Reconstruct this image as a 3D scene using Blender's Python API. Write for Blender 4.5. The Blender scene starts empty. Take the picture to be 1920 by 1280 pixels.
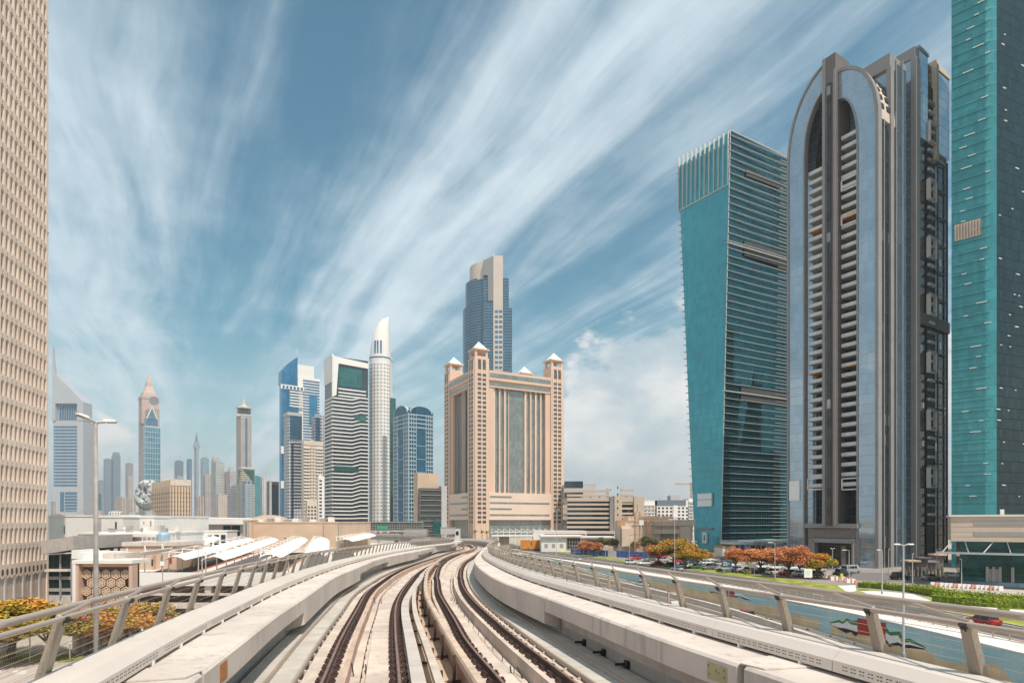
import bpy, bmesh, math, random
from mathutils import Vector, Matrix
random.seed(7)
R = math.radians
scn = bpy.context.scene
C = scn.collection
# ------------------------------------------------------------ camera, sky, sun, exposure
FPX, HZ, CZ = 1150.0, 978.0, 13.0          # focal length in photo pixels, horizon row, eye height
cam = bpy.data.objects.new('camera', bpy.data.cameras.new('camera'))
C.objects.link(cam); scn.camera = cam
cam.location = (0, 0, CZ); cam.rotation_euler = (R(90), 0, 0)
cam.data.sensor_width = 36; cam.data.lens = 36*FPX/1920
cam.data.shift_y = (HZ-640)/1920.0
cam.data.clip_start = 0.1; cam.data.clip_end = 30000
SUN = Vector((0.27, -0.42, 0.86)).normalized()
sl = bpy.data.lights.new('sun', 'SUN'); sl.energy = 4.2; sl.angle = R(0.5); sl.color = (1.0, 0.90, 0.79)
so = bpy.data.objects.new('sun', sl); C.objects.link(so)
so.rotation_euler = SUN.to_track_quat('Z', 'Y').to_euler()
scn.view_settings.view_transform = 'Standard'; scn.view_settings.look = 'None'
scn.view_settings.gamma = 1; scn.view_settings.exposure = 0.30
scn.view_settings.use_curve_mapping = False

class NT:                                   # tiny expression builder for shader nodes
    def __init__(s, tree): s.t = tree; tree.nodes.clear()
    def n(s, typ, **kw):
        o = s.t.nodes.new(typ)
        for k, v in kw.items(): setattr(o, k, v)
        return o
    def lk(s, a, b):
        if isinstance(a, E): a = a.s
        s.t.links.new(a, b)
    def put(s, v, sock):
        if isinstance(v, E): s.t.links.new(v.s, sock)
        elif isinstance(v, bpy.types.NodeSocket): s.t.links.new(v, sock)
        elif isinstance(v, (tuple, list)):
            v = tuple(v)
            if len(sock.default_value) == 4 and len(v) == 3: v = v+(1,)
            sock.default_value = v
        else: sock.default_value = v
    def m(s, op, *a, clamp=False):
        o = s.n('ShaderNodeMath', operation=op); o.use_clamp = clamp
        for i, v in enumerate(a): s.put(v, o.inputs[i])
        return E(s, o.outputs[0])
    def mix(s, f, a, b, blend='MIX'):
        o = s.n('ShaderNodeMix', data_type='RGBA', blend_type=blend)
        s.put(f, o.inputs[0]); s.put(a, o.inputs[6]); s.put(b, o.inputs[7])
        return E(s, o.outputs[2])
    def xyz(s, x, y, z=0.0):
        o = s.n('ShaderNodeCombineXYZ')
        for i, v in enumerate((x, y, z)): s.put(v, o.inputs[i])
        return E(s, o.outputs[0])
    def sep(s, v):
        o = s.n('ShaderNodeSeparateXYZ'); s.put(v, o.inputs[0])
        return [E(s, q) for q in o.outputs]
    def noise(s, v, scale, detail=3, rough=.5, dist=0.0):
        o = s.n('ShaderNodeTexNoise'); s.put(v, o.inputs['Vector'])
        o.inputs['Scale'].default_value = scale; o.inputs['Detail'].default_value = detail
        o.inputs['Roughness'].default_value = rough; o.inputs['Distortion'].default_value = dist
        return E(s, o.outputs[0])
    def smooth(s, v, a, b, lo=0.0, hi=1.0):
        o = s.n('ShaderNodeMapRange', interpolation_type='SMOOTHSTEP')
        s.put(v, o.inputs[0]); o.inputs[1].default_value = a; o.inputs[2].default_value = b
        o.inputs[3].default_value = lo; o.inputs[4].default_value = hi
        return E(s, o.outputs[0])
    def ramp(s, v, pts):
        o = s.n('ShaderNodeValToRGB'); s.put(v, o.inputs[0]); r = o.color_ramp
        r.interpolation = 'EASE'
        while len(r.elements) < len(pts): r.elements.new(0.5)
        for e, (p, c) in zip(r.elements, pts):
            e.position = p; e.color = (c, c, c, 1) if not isinstance(c, tuple) else c+(1,)
        return E(s, o.outputs[0])
class E:
    def __init__(s, nt, sock): s.nt = nt; s.s = sock
    def __add__(a, b): return a.nt.m('ADD', a, b)
    def __sub__(a, b): return a.nt.m('SUBTRACT', a, b)
    def __rsub__(a, b): return a.nt.m('SUBTRACT', b, a)
    def __mul__(a, b): return a.nt.m('MULTIPLY', a, b)
    def __truediv__(a, b): return a.nt.m('DIVIDE', a, b)
    __radd__ = __add__; __rmul__ = __mul__

world = bpy.data.worlds.new('World'); scn.world = world; world.use_nodes = True
def make_world():
    t = NT(world.node_tree)
    tc = t.n('ShaderNodeTexCoord')
    sky = t.n('ShaderNodeTexSky', sky_type='NISHITA'); sky.sun_disc = False
    sky.sun_elevation = math.asin(SUN.z); sky.sun_rotation = math.atan2(SUN.x, SUN.y)
    sky.altitude = 0; sky.air_density = 1.3; sky.dust_density = 1.6; sky.ozone_density = 1.5
    x, y, z = t.sep(tc.outputs['Generated'])
    zc = t.m('MAXIMUM', z, 0.0)
    hz = t.m('SQRT', x*x+y*y)
    el = zc/(hz+0.0001)                                  # tangent of elevation
    px, py = x/(zc+0.045), y/(zc+0.045)                  # cloud sheet seen in perspective
    along = py*0.877-px*0.48; across = px*0.877+py*0.48
    warp = t.noise(t.xyz(along*0.35, across*0.9), 1.3, 3)-0.5
    ac = across+warp*0.30
    band = t.ramp((ac+0.6)*0.5, [(0.0, .50), (.20, .62), (.27, .48), (.33, .26), (.40, .10), (.48, .12), (.54, .34), (.61, .72), (.645, .50), (.69, .82), (.74, .74), (.79, .30), (.84, .48), (.90, .22), (1.0, .30)])
    fine = t.noise(t.xyz(along*0.32, ac*2.3), 2.6, 7, .58, .25)
    fib = t.noise(t.xyz(along*0.55, ac*9.0), 2.2, 4, .6)
    puff = t.noise(t.xyz(px*1.2, py*0.9), 1.6, 6, .58)
    cir = band+(fine-0.5)*1.3+(fib-0.5)*0.22+(puff-0.5)*0.95+0.06
    cir = t.smooth(cir, 0.0, 1.08)
    # low cumulus banks
    az = x/(t.m('MAXIMUM', y, 0.05))
    cn = t.noise(t.xyz(az*1.0, el*1.5, 3.1), 7.5, 8, .56)
    cn2 = t.noise(t.xyz(az, el*2.0, 7.7), 2.2, 4)
    lim = t.ramp(az*0.5+0.5, [(0.0, .2), (.10, .14), (.15, .12), (.17, .15), (.22, .08), (.30, .06), (.47, .05), (.52, .15), (.56, .29), (.60, .36), (.66, .38), (.8, .26), (1.0, .2)])
    cum = t.smooth(lim-el+(cn-0.5)*0.42, -0.005, 0.035)
    shade = t.smooth((cn*0.6+cn2*0.5)-(lim-el)*0.35, 0.36, 0.62)
    cumc = t.mix(shade, (.42, .52, .58), (.86, .83, .80))
    skyc = t.mix(1.0, sky.outputs[0], (.050, .092, .089), 'MULTIPLY')
    col = t.mix(t.m('POWER', cir, 1.08)*0.95, skyc, (.62, .72, .78))
    col = t.mix(t.smooth(el, 0.0, 0.34, .62, 0.0), col, (.60, .69, .735))
    col = t.mix(cum*0.86, col, cumc)
    bg = t.n('ShaderNodeBackground'); t.put(col, bg.inputs[0]); bg.inputs[1].default_value = 1.0
    out = t.n('ShaderNodeOutputWorld'); t.lk(bg.outputs[0], out.inputs[0])
make_world()

# ------------------------------------------------------------ helpers
def PX(X, d): return (X-960.0)/FPX*d
def PZ(Y, d): return CZ+(HZ-Y)*d/FPX
def G(X, Y, z=0.0):
    d = FPX*(CZ-z)/(Y-HZ); return (PX(X, d), d)
def tag(o, label=None, cat=None, group=None, kind=None):
    if label: o['label'] = label
    if cat: o['category'] = cat
    if group: o['group'] = group
    if kind: o['kind'] = kind
    return o
def thing(name, label, cat, loc=(0, 0, 0), rz=0, group=None):
    o = bpy.data.objects.new(name, None); C.objects.link(o); o.empty_display_size = .3
    o.location = loc; o.rotation_euler = (0, 0, rz)
    return tag(o, label, cat, group)
def rootof(o):
    while o.parent: o = o.parent
    return o
class MB:
    def __init__(s): s.v = []; s.f = []; s.uv = {}
    def face(s, pts, uv=None):
        i = len(s.v); s.v += [tuple(p) for p in pts]
        if uv: s.uv[len(s.f)] = uv
        s.f.append(tuple(range(i, i+len(pts))))
    def hexa(s, p):                          # 8 corners: bottom ring then top ring
        i = len(s.v); s.v += [tuple(q) for q in p]
        for f in ((0, 3, 2, 1), (4, 5, 6, 7), (0, 1, 5, 4), (1, 2, 6, 5), (2, 3, 7, 6), (3, 0, 4, 7)):
            s.f.append(tuple(i+k for k in f))
        return s
    def box(s, x0, x1, y0, y1, z0, z1):
        return s.hexa([(x0, y0, z0), (x1, y0, z0), (x1, y1, z0), (x0, y1, z0), (x0, y0, z1), (x1, y0, z1), (x1, y1, z1), (x0, y1, z1)])
    def prism(s, poly, z0, z1, top=None):
        top = top or poly; n = len(poly); i = len(s.v)
        s.v += [(p[0], p[1], z0 if len(p) < 3 else p[2]) for p in poly]+[(p[0], p[1], z1 if len(p) < 3 else p[2]) for p in top]
        s.f.append(tuple(range(i+n-1, i-1, -1))); s.f.append(tuple(range(i+n, i+2*n)))
        for k in range(n): s.f.append((i+k, i+(k+1) % n, i+n+(k+1) % n, i+n+k))
        return s
    def tube(s, pts, r, n=8, r2=None, caps=True):
        pts = [Vector(p) for p in pts]; m = len(pts); i0 = len(s.v)
        for k, p in enumerate(pts):
            t = (pts[min(k+1, m-1)]-pts[max(k-1, 0)]).normalized()
            a = t.cross(Vector((0, 0, 1)))
            if a.length < 1e-3: a = Vector((1, 0, 0))
            a.normalize(); b = t.cross(a)
            rr = r if r2 is None else r+(r2-r)*k/(m-1)
            for q in range(n):
                w = 2*math.pi*q/n; s.v.append(tuple(p+a*math.cos(w)*rr+b*math.sin(w)*rr))
        for k in range(m-1):
            for q in range(n):
                s.f.append((i0+k*n+q, i0+k*n+(q+1) % n, i0+(k+1)*n+(q+1) % n, i0+(k+1)*n+q))
        if caps:
            s.f.append(tuple(i0+q for q in range(n-1, -1, -1))); s.f.append(tuple(i0+(m-1)*n+q for q in range(n)))
        return s
    def build(s, name, mat, parent=None, smooth=False, bevel=0, origin=None, mats=None):
        me = bpy.data.meshes.new(name)
        o0 = Vector(origin) if origin is not None else (Vector(rootof(parent).location) if parent else Vector((0, 0, 0)))
        me.from_pydata([tuple(Vector(v)-o0) for v in s.v], [], s.f)
        bm = bmesh.new(); bm.from_mesh(me)
        bmesh.ops.recalc_face_normals(bm, faces=bm.faces)
        uvl = bm.loops.layers.uv.new('UVMap'); bm.faces.ensure_lookup_table()
        for fi, f in enumerate(bm.faces):
            uv = s.uv.get(fi)
            if uv and len(uv) == len(f.loops):
                vs = {v.index: k for k, v in enumerate(f.verts)}
                base = s.f[fi][0]
                for l in f.loops: l[uvl].uv = uv[l.vert.index-base] if 0 <= l.vert.index-base < len(uv) else (0, 0)
                continue
            n = f.normal
            if abs(n.z) > 0.75:
                for l in f.loops: p = l.vert.co+o0; l[uvl].uv = (p.x, p.y)
            else:
                h = Vector((-n.y, n.x, 0)).normalized()
                for l in f.loops: p = l.vert.co+o0; l[uvl].uv = (p.dot(h), p.z)
            if smooth: f.smooth = True
        bm.to_mesh(me); bm.free()
        o = bpy.data.objects.new(name, me); C.objects.link(o)
        me.materials.append(mat)
        if parent: o.parent = parent
        elif origin is not None: o.location = o0
        if bevel:
            md = o.modifiers.new('bevel', 'BEVEL'); md.width = bevel; md.segments = 2; md.limit_method = 'ANGLE'
        return o
def dup(root, loc, rz=0, label=None, group=None, scale=None):
    def cp(o, par):
        c = o.copy(); C.objects.link(c); c.parent = par
        for ch in o.children: cp(ch, c)
        return c
    r = cp(root, None); r.location = loc; r.rotation_euler = (0, 0, rz)
    if scale: r.scale = scale if isinstance(scale, tuple) else (scale,)*3
    if label: r['label'] = label
    if group: r['group'] = group
    return r
class Fc:                                    # a wall face: u runs along it, z up, o out of it
    def __init__(s, p0, d, n): s.p = Vector(p0[:2]); s.d = Vector(d); s.n = Vector(n)
    def pt(s, u, z, o=0.0):
        q = s.p+s.d*u+s.n*o; return (q.x, q.y, z)
    def box(s, mb, u0, u1, z0, z1, o0, o1):
        return mb.hexa([s.pt(u0, z0, o0), s.pt(u1, z0, o0), s.pt(u1, z0, o1), s.pt(u0, z0, o1), s.pt(u0, z1, o0), s.pt(u1, z1, o0), s.pt(u1, z1, o1), s.pt(u0, z1, o1)])
    def poly(s, mb, pts, o0, o1):
        n = len(pts); i = len(mb.v)
        mb.v += [s.pt(u, z, o1) for u, z in pts]+[s.pt(u, z, o0) for u, z in pts]
        mb.f.append(tuple(range(i, i+n))); mb.f.append(tuple(range(i+2*n-1, i+n-1, -1)))
        for k in range(n): mb.f.append((i+k, i+n+k, i+n+(k+1) % n, i+(k+1) % n))
        return mb
    def ua(s, X):                            # u at which this face meets photo column X
        tx = (X-960)/FPX; return (tx*s.p.y-s.p.x)/(s.d.x-tx*s.d.y)
    def za(s, X, Y): u = s.ua(X); return PZ(Y, s.p.y+s.d.y*u)
def faces(Xc, d, a):
    a = R(a); c, s_ = math.cos(a), math.sin(a); P = (PX(Xc, d), d)
    return Fc(P, (c, s_), (s_, -c)), Fc(P, (-s_, c), (-c, -s_))
def plan(Fr, wr, Fl, wl):
    C0 = Fr.p; a = C0+Fr.d*wr; b = C0+Fl.d*wl; e = a+Fl.d*wl
    return [tuple(C0), tuple(a), tuple(e), tuple(b)]
def spread(root, F, cells, mat, name='window', o0=-0.05, o1=0.08, cap=100):
    """cells (u0,u1,z0,z1): up to cap become parts sharing meshes, the rest one stuff part."""
    cells = sorted(cells, key=lambda c: c[2])
    used = root.get('_n_'+name, 0); k = max(0, cap-used); cache = {}
    for (u0, u1, z0, z1) in cells[:k]:
        key = (round(u1-u0, 2), round(z1-z0, 2))
        if key not in cache:
            mb = MB(); w, h = u1-u0, z1-z0
            mb.hexa([(0, -o0, 0), (w, -o0, 0), (w, -o1, 0), (0, -o1, 0), (0, -o0, h), (w, -o0, h), (w, -o1, h), (0, -o1, h)])
            ob = mb.build(name, mat, None, origin=(0, 0, 0)); cache[key] = ob.data; bpy.data.objects.remove(ob)
        ob = bpy.data.objects.new(name, cache[key]); C.objects.link(ob); ob.parent = root
        # local x along F.d, local -y out of the wall
        flip = F.d.x*F.n.y-F.d.y*F.n.x
        M = Matrix(((F.d.x, -F.n.x, 0, 0), (F.d.y, -F.n.y, 0, 0), (0, 0, 1, 0), (0, 0, 0, 1)))
        p = Vector(F.pt(u0, z0, 0))-Vector(root.location)
        if flip > 0:                          # mirrored frame: shift and turn instead of mirroring
            M = Matrix(((-F.d.x, -F.n.x, 0, 0), (-F.d.y, -F.n.y, 0, 0), (0, 0, 1, 0), (0, 0, 0, 1)))
            p = Vector(F.pt(u1, z0, 0))-Vector(root.location)
        ob.rotation_euler = M.to_euler(); ob.location = p
    root['_n_'+name] = used+min(k, len(cells))
    if cells[k:]:
        key = '_s_'+name; mb = MB()
        for (u0, u1, z0, z1) in cells[k:]: F.box(mb, u0, u1, z0, z1, o0, o1)
        ex = STUFF.get((root.name, name))
        if ex is None: STUFF[(root.name, name)] = [mb, mat, root]
        else:
            n0 = len(ex[0].v); ex[0].v += mb.v; ex[0].f += [tuple(n0+i for i in f) for f in mb.f]
STUFF = {}
def flush_stuff():
    for (rn, name), (mb, mat, root) in STUFF.items():
        tag(mb.build(name, mat, root), kind='stuff')
    for o in C.objects:
        for k in list(o.keys()):
            if k.startswith('_n_'): del o[k]

# ------------------------------------------------------------ materials
MATS = {}
def mat(name):
    m = bpy.data.materials.new(name); m.use_nodes = True; return m, NT(m.node_tree)
def finish(t, col, rough=.7, metal=0.0, bump=None, bstr=.3, spec=.5, bdist=.02):
    b = t.n('ShaderNodeBsdfPrincipled'); t.put(col, b.inputs['Base Color']); t.put(rough, b.inputs['Roughness'])
    t.put(metal, b.inputs['Metallic']); b.inputs['Specular IOR Level'].default_value = spec
    if bump is not None:
        bp = t.n('ShaderNodeBump'); bp.inputs['Strength'].default_value = bstr; bp.inputs['Distance'].default_value = bdist
        t.put(bump, bp.inputs['Height']); t.lk(bp.outputs[0], b.inputs['Normal'])
    o = t.n('ShaderNodeOutputMaterial'); t.lk(b.outputs[0], o.inputs[0]); return b
def mul(c, k): return tuple(v*k for v in c)
def plain(name, col, rough=.6, var=.12, scale=1.5, metal=0.0, bstr=.15, streak=0.0):
    if name in MATS: return MATS[name]
    m, t = mat(name); g = t.n('ShaderNodeNewGeometry'); p = g.outputs['Position']
    n1 = t.noise(p, scale, 5, .6); n2 = t.noise(p, scale*9, 3)
    k = t.smooth(n1, .3, .7)
    c = t.mix(k, mul(col, 1-var), mul(col, 1+var*.7))
    if streak:
        x, y, z = t.sep(p); s = t.noise(t.xyz(x*3.0, y*3.0, z*.35), 1.2, 4, .65)
        c = t.mix(t.smooth(s, .50, .74, 0.0, streak), c, mul(col, .45))
    finish(t, c, rough, metal, n2, bstr); MATS[name] = m; return m
def glass(name, col, cw=1.5, ch=3.4, rough=.06, metal=.75, line=.5, lw=.05, lh=.08, var=.2, linecol=None, blinds=0.0, spandrel=0.0, spec=.5):
    if name in MATS: return MATS[name]
    m, t = mat(name); tc = t.n('ShaderNodeTexCoord'); u, v, _ = t.sep(tc.outputs['UV'])
    cu, cv = u/cw, v/ch; iu, iv = t.m('FLOOR', cu), t.m('FLOOR', cv); fu, fv = cu-iu, cv-iv
    wn = t.n('ShaderNodeTexWhiteNoise', noise_dimensions='2D'); t.put(t.xyz(iu, iv), wn.inputs['Vector'])
    wv = E(t, wn.outputs[0])
    c = t.mix(wv, mul(col, 1-var), mul(col, 1+var))
    if blinds: c = t.mix(t.m('GREATER_THAN', wv, 1-blinds), c, (.35, .33, .30))
    big = t.noise(t.xyz(u, v), .035, 3); c = t.mix(t.smooth(big, .35, .7, 0, .35), c, mul(col, .6))
    L = t.m('MAXIMUM', t.m('LESS_THAN', fu, lw), t.m('LESS_THAN', fv, lh))
    if spandrel:
        sp = t.m('LESS_THAN', fv, spandrel); c = t.mix(sp*.6, c, mul(col, 1.6))
    lc = linecol or mul(col, .35)
    c = t.mix(L*line, c, lc)
    bn = t.noise(t.xyz(u, v), .35, 2)
    finish(t, c, t.m('MULTIPLY_ADD', L, .3, rough), t.m('MULTIPLY_ADD', L, -metal*.6, metal), bn+wv*.6, .10, spec=spec, bdist=.12)
    MATS[name] = m; return m
def winpat(name, wall, gl, cw, ch, wu=.55, wz=.5, rough=.75, u0=0.0, grm=.5, slab=0.0, hor=0.0):
    """wall with a grid of windows drawn by a procedural pattern, for towers far away"""
    if name in MATS: return MATS[name]
    m, t = mat(name); tc = t.n('ShaderNodeTexCoord'); u, v, _ = t.sep(tc.outputs['UV'])
    cu, cv = u/cw+u0, v/ch; iu, iv = t.m('FLOOR', cu), t.m('FLOOR', cv); fu, fv = cu-iu, cv-iv
    wn = t.n('ShaderNodeTexWhiteNoise', noise_dimensions='2D'); t.put(t.xyz(iu, iv), wn.inputs['Vector'])
    wv = E(t, wn.outputs[0])
    mu = t.m('LESS_THAN', t.m('ABSOLUTE', fu-.5), wu/2) if not hor else t.m('LESS_THAN', fu, hor)
    M = mu*t.m('LESS_THAN', t.m('ABSOLUTE', fv-.5), wz/2)
    nn = t.noise(t.xyz(u, v), .05, 3)
    wc = t.mix(t.smooth(nn, .35, .65), mul(wall, .9), mul(wall, 1.08))
    gc = t.mix(wv, mul(gl, .6), mul(gl, 1.4))
    c = t.mix(M, wc, gc)
    finish(t, c, t.m('MULTIPLY_ADD', M, .12-rough, rough), M*grm, 1-M, .5, bdist=.25)
    MATS[name] = m; return m
def leafmat(name, c1, c2, c3, sc=.45):
    if name in MATS: return MATS[name]
    m, t = mat(name); g = t.n('ShaderNodeNewGeometry'); oi = t.n('ShaderNodeObjectInfo')
    off = t.n('ShaderNodeVectorMath', operation='ADD'); t.lk(g.outputs['Position'], off.inputs[0]); t.lk(oi.outputs['Random'], off.inputs[1])
    n1 = t.noise(off.outputs[0], sc, 3); n2 = t.noise(off.outputs[0], sc*7, 3, .6)
    c = t.mix(t.smooth(n1+(n2-.5)*.5, .40, .60), c1, c2); c = t.mix(t.smooth(n2, .46, .66), c, c3)
    finish(t, c, .7, 0.0, spec=.2); MATS[name] = m; return m
MC = plain('concrete_warm', (.60, .515, .455), .8, .13, .5, streak=.5)
MC2 = plain('concrete_grey', (.44, .40, .365), .85, .16, .6, streak=.35)
MCD = plain('concrete_dark', (.20, .18, .16), .9, .2, .8, streak=.3)
MCOV = plain('cover_paint', (.64, .56, .50), .45, .06, .4)
MPL = plain('plinth_concrete', (.57, .465, .39), .85, .2, .7, streak=.45)
MPINK = plain('upstand_concrete', (.52, .36, .28), .85, .2, 1.1, streak=.4)
MMET = plain('rail_paint', (.42, .34, .28), .42, .08, 1.0, metal=.2)
MPOST = plain('post_paint', (.33, .275, .22), .5, .10, 1.2, metal=.3)
MRUST = plain('rusty_steel', (.095, .055, .045), .7, .35, 4.0, metal=.3)
MHEAD = plain('rail_head', (.27, .165, .125), .5, .2, 3.0, metal=.3)
MDK = plain('dark_steel', (.03, .028, .026), .6, .2, 2.0, metal=.2)
MWH = plain('white_paint', (.74, .70, .66), .6, .05, .4)
MWH2 = plain('white_canopy', (.83, .82, .80), .7, .03, .3)
MBL = plain('beige_stone', (.62, .42, .29), .8, .07, .12)
MSAND = plain('sand_wall', (.56, .40, .29), .85, .08, .2, streak=.1)
MGREY = plain('grey_cladding', (.33, .31, .30), .6, .08, .2)
MBROWN = plain('brown_stone', (.145, .118, .11), .55, .10, .2)
MTRIM = plain('taupe_trim', (.265, .245, .24), .5, .08, .2)
MASPH = plain('asphalt', (.115, .10, .088), .9, .22, .12, bstr=.3)
MASPH2 = plain('asphalt_low', (.155, .125, .098), .9, .2, .1, bstr=.3)
MPAVE = plain('paving', (.46, .39, .34), .9, .14, .15)
MPAVW = plain('paving_white', (.70, .64, .60), .85, .08, .15)
MMARK = plain('road_paint', (.70, .68, .64), .8, .15, 1.5)
MGRASS = plain('grass', (.26, .28, .03), .95, .5, .35, bstr=.6)
MCREAM = plain('third_rail_cover', (.54, .40, .30), .6, .22, 1.3)
MLIL = plain('duct_lid', (.50, .43, .39), .7, .14, .9)
MORG = plain('orange_paint', (.62, .24, .03), .5, .15, .8)
MRED = plain('red_paint', (.42, .03, .025), .5, .12, 2)
MGRN = plain('green_paint', (.05, .22, .09), .6, .15, 2)
MBLK = plain('black_paint', (.02, .02, .02), .6, .2, 2)
MBLU = plain('blue_hoarding', (.05, .11, .34), .6, .15, .3)
MCHROME = plain('steel_silver', (.52, .52, .52), .35, .06, 1.0, metal=.7)
MTYRE = plain('tyre_rubber', (.02, .02, .02), .8, .1, 4)
MCARG = plain('car_glass', (.02, .025, .03), .08, .1, 2)
MRLT = plain('tail_lamp', (.35, .01, .01), .2, .1, 5)
MHLT = plain('head_lamp', (.7, .7, .66), .15, .05, 5)
GD = glass('dark_glass', (.035, .06, .065), 1.6, 3.0, metal=.5)

# ------------------------------------------------------------ the viaduct
SL = 22.0/FPX                                # the deck falls away at this grade
def rz(d): return CZ-2.75-SL*d               # level of the rail heads
def curve(px, off, d0=-3.0, d1=None, it=10, extra=None):
    pts = []
    for X, Y in px:
        d = FPX*(2.75-off)/(Y-1000.0); pts.append((d, PX(X, d)))
    if extra: pts += extra
    pts.sort()
    (a, xa), (b, xb) = pts[0], pts[min(2, len(pts)-1)]
    s = (xb-xa)/(b-a); pts.insert(0, (d0, xa-s*1.0*(a-d0)))
    if d1 and pts[-1][0] < d1:
        (a, xa), (b, xb) = pts[-2], pts[-1]; s = (xb-xa)/(b-a); pts.append((d1, xb+s*(d1-b)))
    # pchip-like hermite in d
    n = len(pts); D = [(pts[i+1][1]-pts[i][1])/(pts[i+1][0]-pts[i][0]) for i in range(n-1)]
    T = [D[0]]+[(D[i-1]+D[i])/2 for i in range(1, n-1)]+[D[-1]]
    def ev(d):
        if d <= pts[0][0]: return pts[0][1]+D[0]*(d-pts[0][0])
        for i in range(n-1):
            if d <= pts[i+1][0]:
                h = pts[i+1][0]-pts[i][0]; t = (d-pts[i][0])/h
                return ((2*t**3-3*t*t+1)*pts[i][1]+(t**3-2*t*t+t)*h*T[i]+(-2*t**3+3*t*t)*pts[i+1][1]+(t**3-t*t)*h*T[i+1])
        return pts[-1][1]+D[-1]*(d-pts[-1][0])
    ds = []; d = d0; end = d1 or pts[-1][0]
    while d < end: ds.append(d); d += 0.5 if d < 40 else (1.0 if d < 90 else 1.5)
    ds.append(end); xs = [ev(d) for d in ds]
    for _ in range(it):                      # take the hand-measured wobble out
        xs = [xs[0]]+[(xs[i-1]+2*xs[i]+xs[i+1])/4 for i in range(1, len(xs)-1)]+[xs[-1]]
    return list(zip(ds, xs))
def at(cv, d):
    if d <= cv[0][0]: (a, xa), (b, xb) = cv[0], cv[1]
    else:
        lo, hi = 0, len(cv)-1
        while hi-lo > 1:
            m_ = (lo+hi)//2
            if cv[m_][0] <= d: lo = m_
            else: hi = m_
        (a, xa), (b, xb) = cv[lo], cv[hi]
    return xa+(xb-xa)*(d-a)/(b-a)
def fr(cv, d):                               # point, along, right-hand normal
    x = at(cv, d); s = (at(cv, d+.6)-at(cv, d-.6))/1.2; t = Vector((s, 1)).normalized()
    return Vector((x, d)), t, Vector((t.y, -t.x))
def cp(cv, d, o, z):
    p, t, n = fr(cv, d); q = p+n*o; return (q.x, q.y, rz(d)+z)
def drange(d0, d1, k=1.0):
    out = []; d = d0
    while d < d1-1e-6: out.append(d); d += (0.7 if d < 25 else 1.2 if d < 60 else 2.0)*k
    out.append(d1); return out
def sweep(mb, cv, prof, d0, d1, k=1.0, closed=True, prof_fn=None):
    ds = drange(d0, d1, k); n = len(prof); i0 = len(mb.v); L = [0.0]
    for j, d in enumerate(ds):
        pr = prof_fn(d) if prof_fn else prof
        for o, z in pr: mb.v.append(cp(cv, d, o, z))
        if j: L.append(L[-1]+(Vector(mb.v[-1])-Vector(mb.v[-1-n])).length)
    per = [0.0]
    for a in range(n): b = (a+1) % n; per.append(per[-1]+math.hypot(prof[b][0]-prof[a][0], prof[b][1]-prof[a][1]))
    for j in range(len(ds)-1):
        for a in range(n if closed else n-1):
            b = (a+1) % n
            mb.f.append((i0+j*n+a, i0+j*n+b, i0+(j+1)*n+b, i0+(j+1)*n+a))
    if closed:
        mb.f.append(tuple(i0+q for q in range(n-1, -1, -1))); mb.f.append(tuple(i0+(len(ds)-1)*n+q for q in range(n)))
    return mb
def rect(o0, o1, z0, z1): return [(o0, z0), (o1, z0), (o1, z1), (o0, z1)]

LL = curve([(606, 1272), (637, 1200), (672, 1137), (689, 1108), (720, 1085), (741, 1072), (772, 1059), (809, 1047), (826, 1041.7), (851, 1033), (866, 1028.5)], 0, extra=[(140, -11.6), (165, -17.5), (185, -24)])
LRc = curve([(749, 1272), (742, 1194), (742, 1137), (749, 1116), (767, 1090), (796, 1064)], 0, extra=[(66, -7.25), (82, -7.3), (98, -7.5), (115, -7.7), (140, -10.2), (165, -16.1), (185, -22.6)])
RLc = curve([(944, 1278), (873, 1198), (856, 1166), (836, 1133), (823, 1110), (820, 1087), (819, 1075), (825, 1059), (837, 1048), (856, 1039), (880, 1030)], 0, extra=[(122, -7.0), (142, -8.6), (165, -13.2), (185, -19.5)])
RRc = curve([(1082, 1280), (973, 1198), (934, 1166), (886, 1123), (868, 1098), (864, 1081), (864, 1067), (873, 1052), (886, 1044)], 0, extra=[(90, -4.9), (122, -5.5), (142, -7.1), (165, -11.7), (185, -18)])
FL = curve([(380, 1260), (400, 1243), (456, 1203), (503, 1164), (534, 1142.5), (566, 1123), (600, 1099), (633, 1078), (656, 1069), (719, 1045), (797, 1030), (822, 1023.5), (858, 1019)], 1.0, extra=[(125, -12.0), (145, -16.5), (165, -22.5), (185, -30)])
FR = curve([(1492, 1280), (1445, 1258), (1378, 1245.6), (1334, 1230), (1256, 1203), (1178, 1175.5), (1083, 1140.6), (1005, 1112.5), (942, 1090.6), (900, 1065.6), (889, 1051.6)], 1.0, extra=[(60, -3.15), (80, -3.55), (100, -3.7), (122, -4.3), (142, -6.1), (165, -10.6), (185, -16.5)])
KL = curve([(234, 1274), (327, 1214), (411, 1166), (467, 1137), (503, 1117), (587, 1080), (594, 1077), (656, 1056), (734, 1037), (797, 1026.5), (855, 1018.5)], 1.05, extra=[(125, -12.9), (145, -17.4), (165, -23.4), (185, -31)])
KR = curve([(1620, 1275), (1543, 1249.5), (1437, 1223), (1319, 1188), (1262, 1171), (1180, 1145), (1083, 1115.6), (1005, 1092), (942.5, 1067), (903.4, 1040.6)], 1.05, extra=[(62, -2.6), (80, -2.9), (100, -2.95), (122, -3.5), (142, -5.3), (165, -9.8), (185, -15.6)])
DE = 180.0
MFLR = plain('tan_floor', (.50, .36, .25), .9, .2, .8, streak=.2)
via = thing('viaduct', 'curving pale concrete railway viaduct deck with raised side parapets', 'viaduct', (0, 0, 0))
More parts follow.
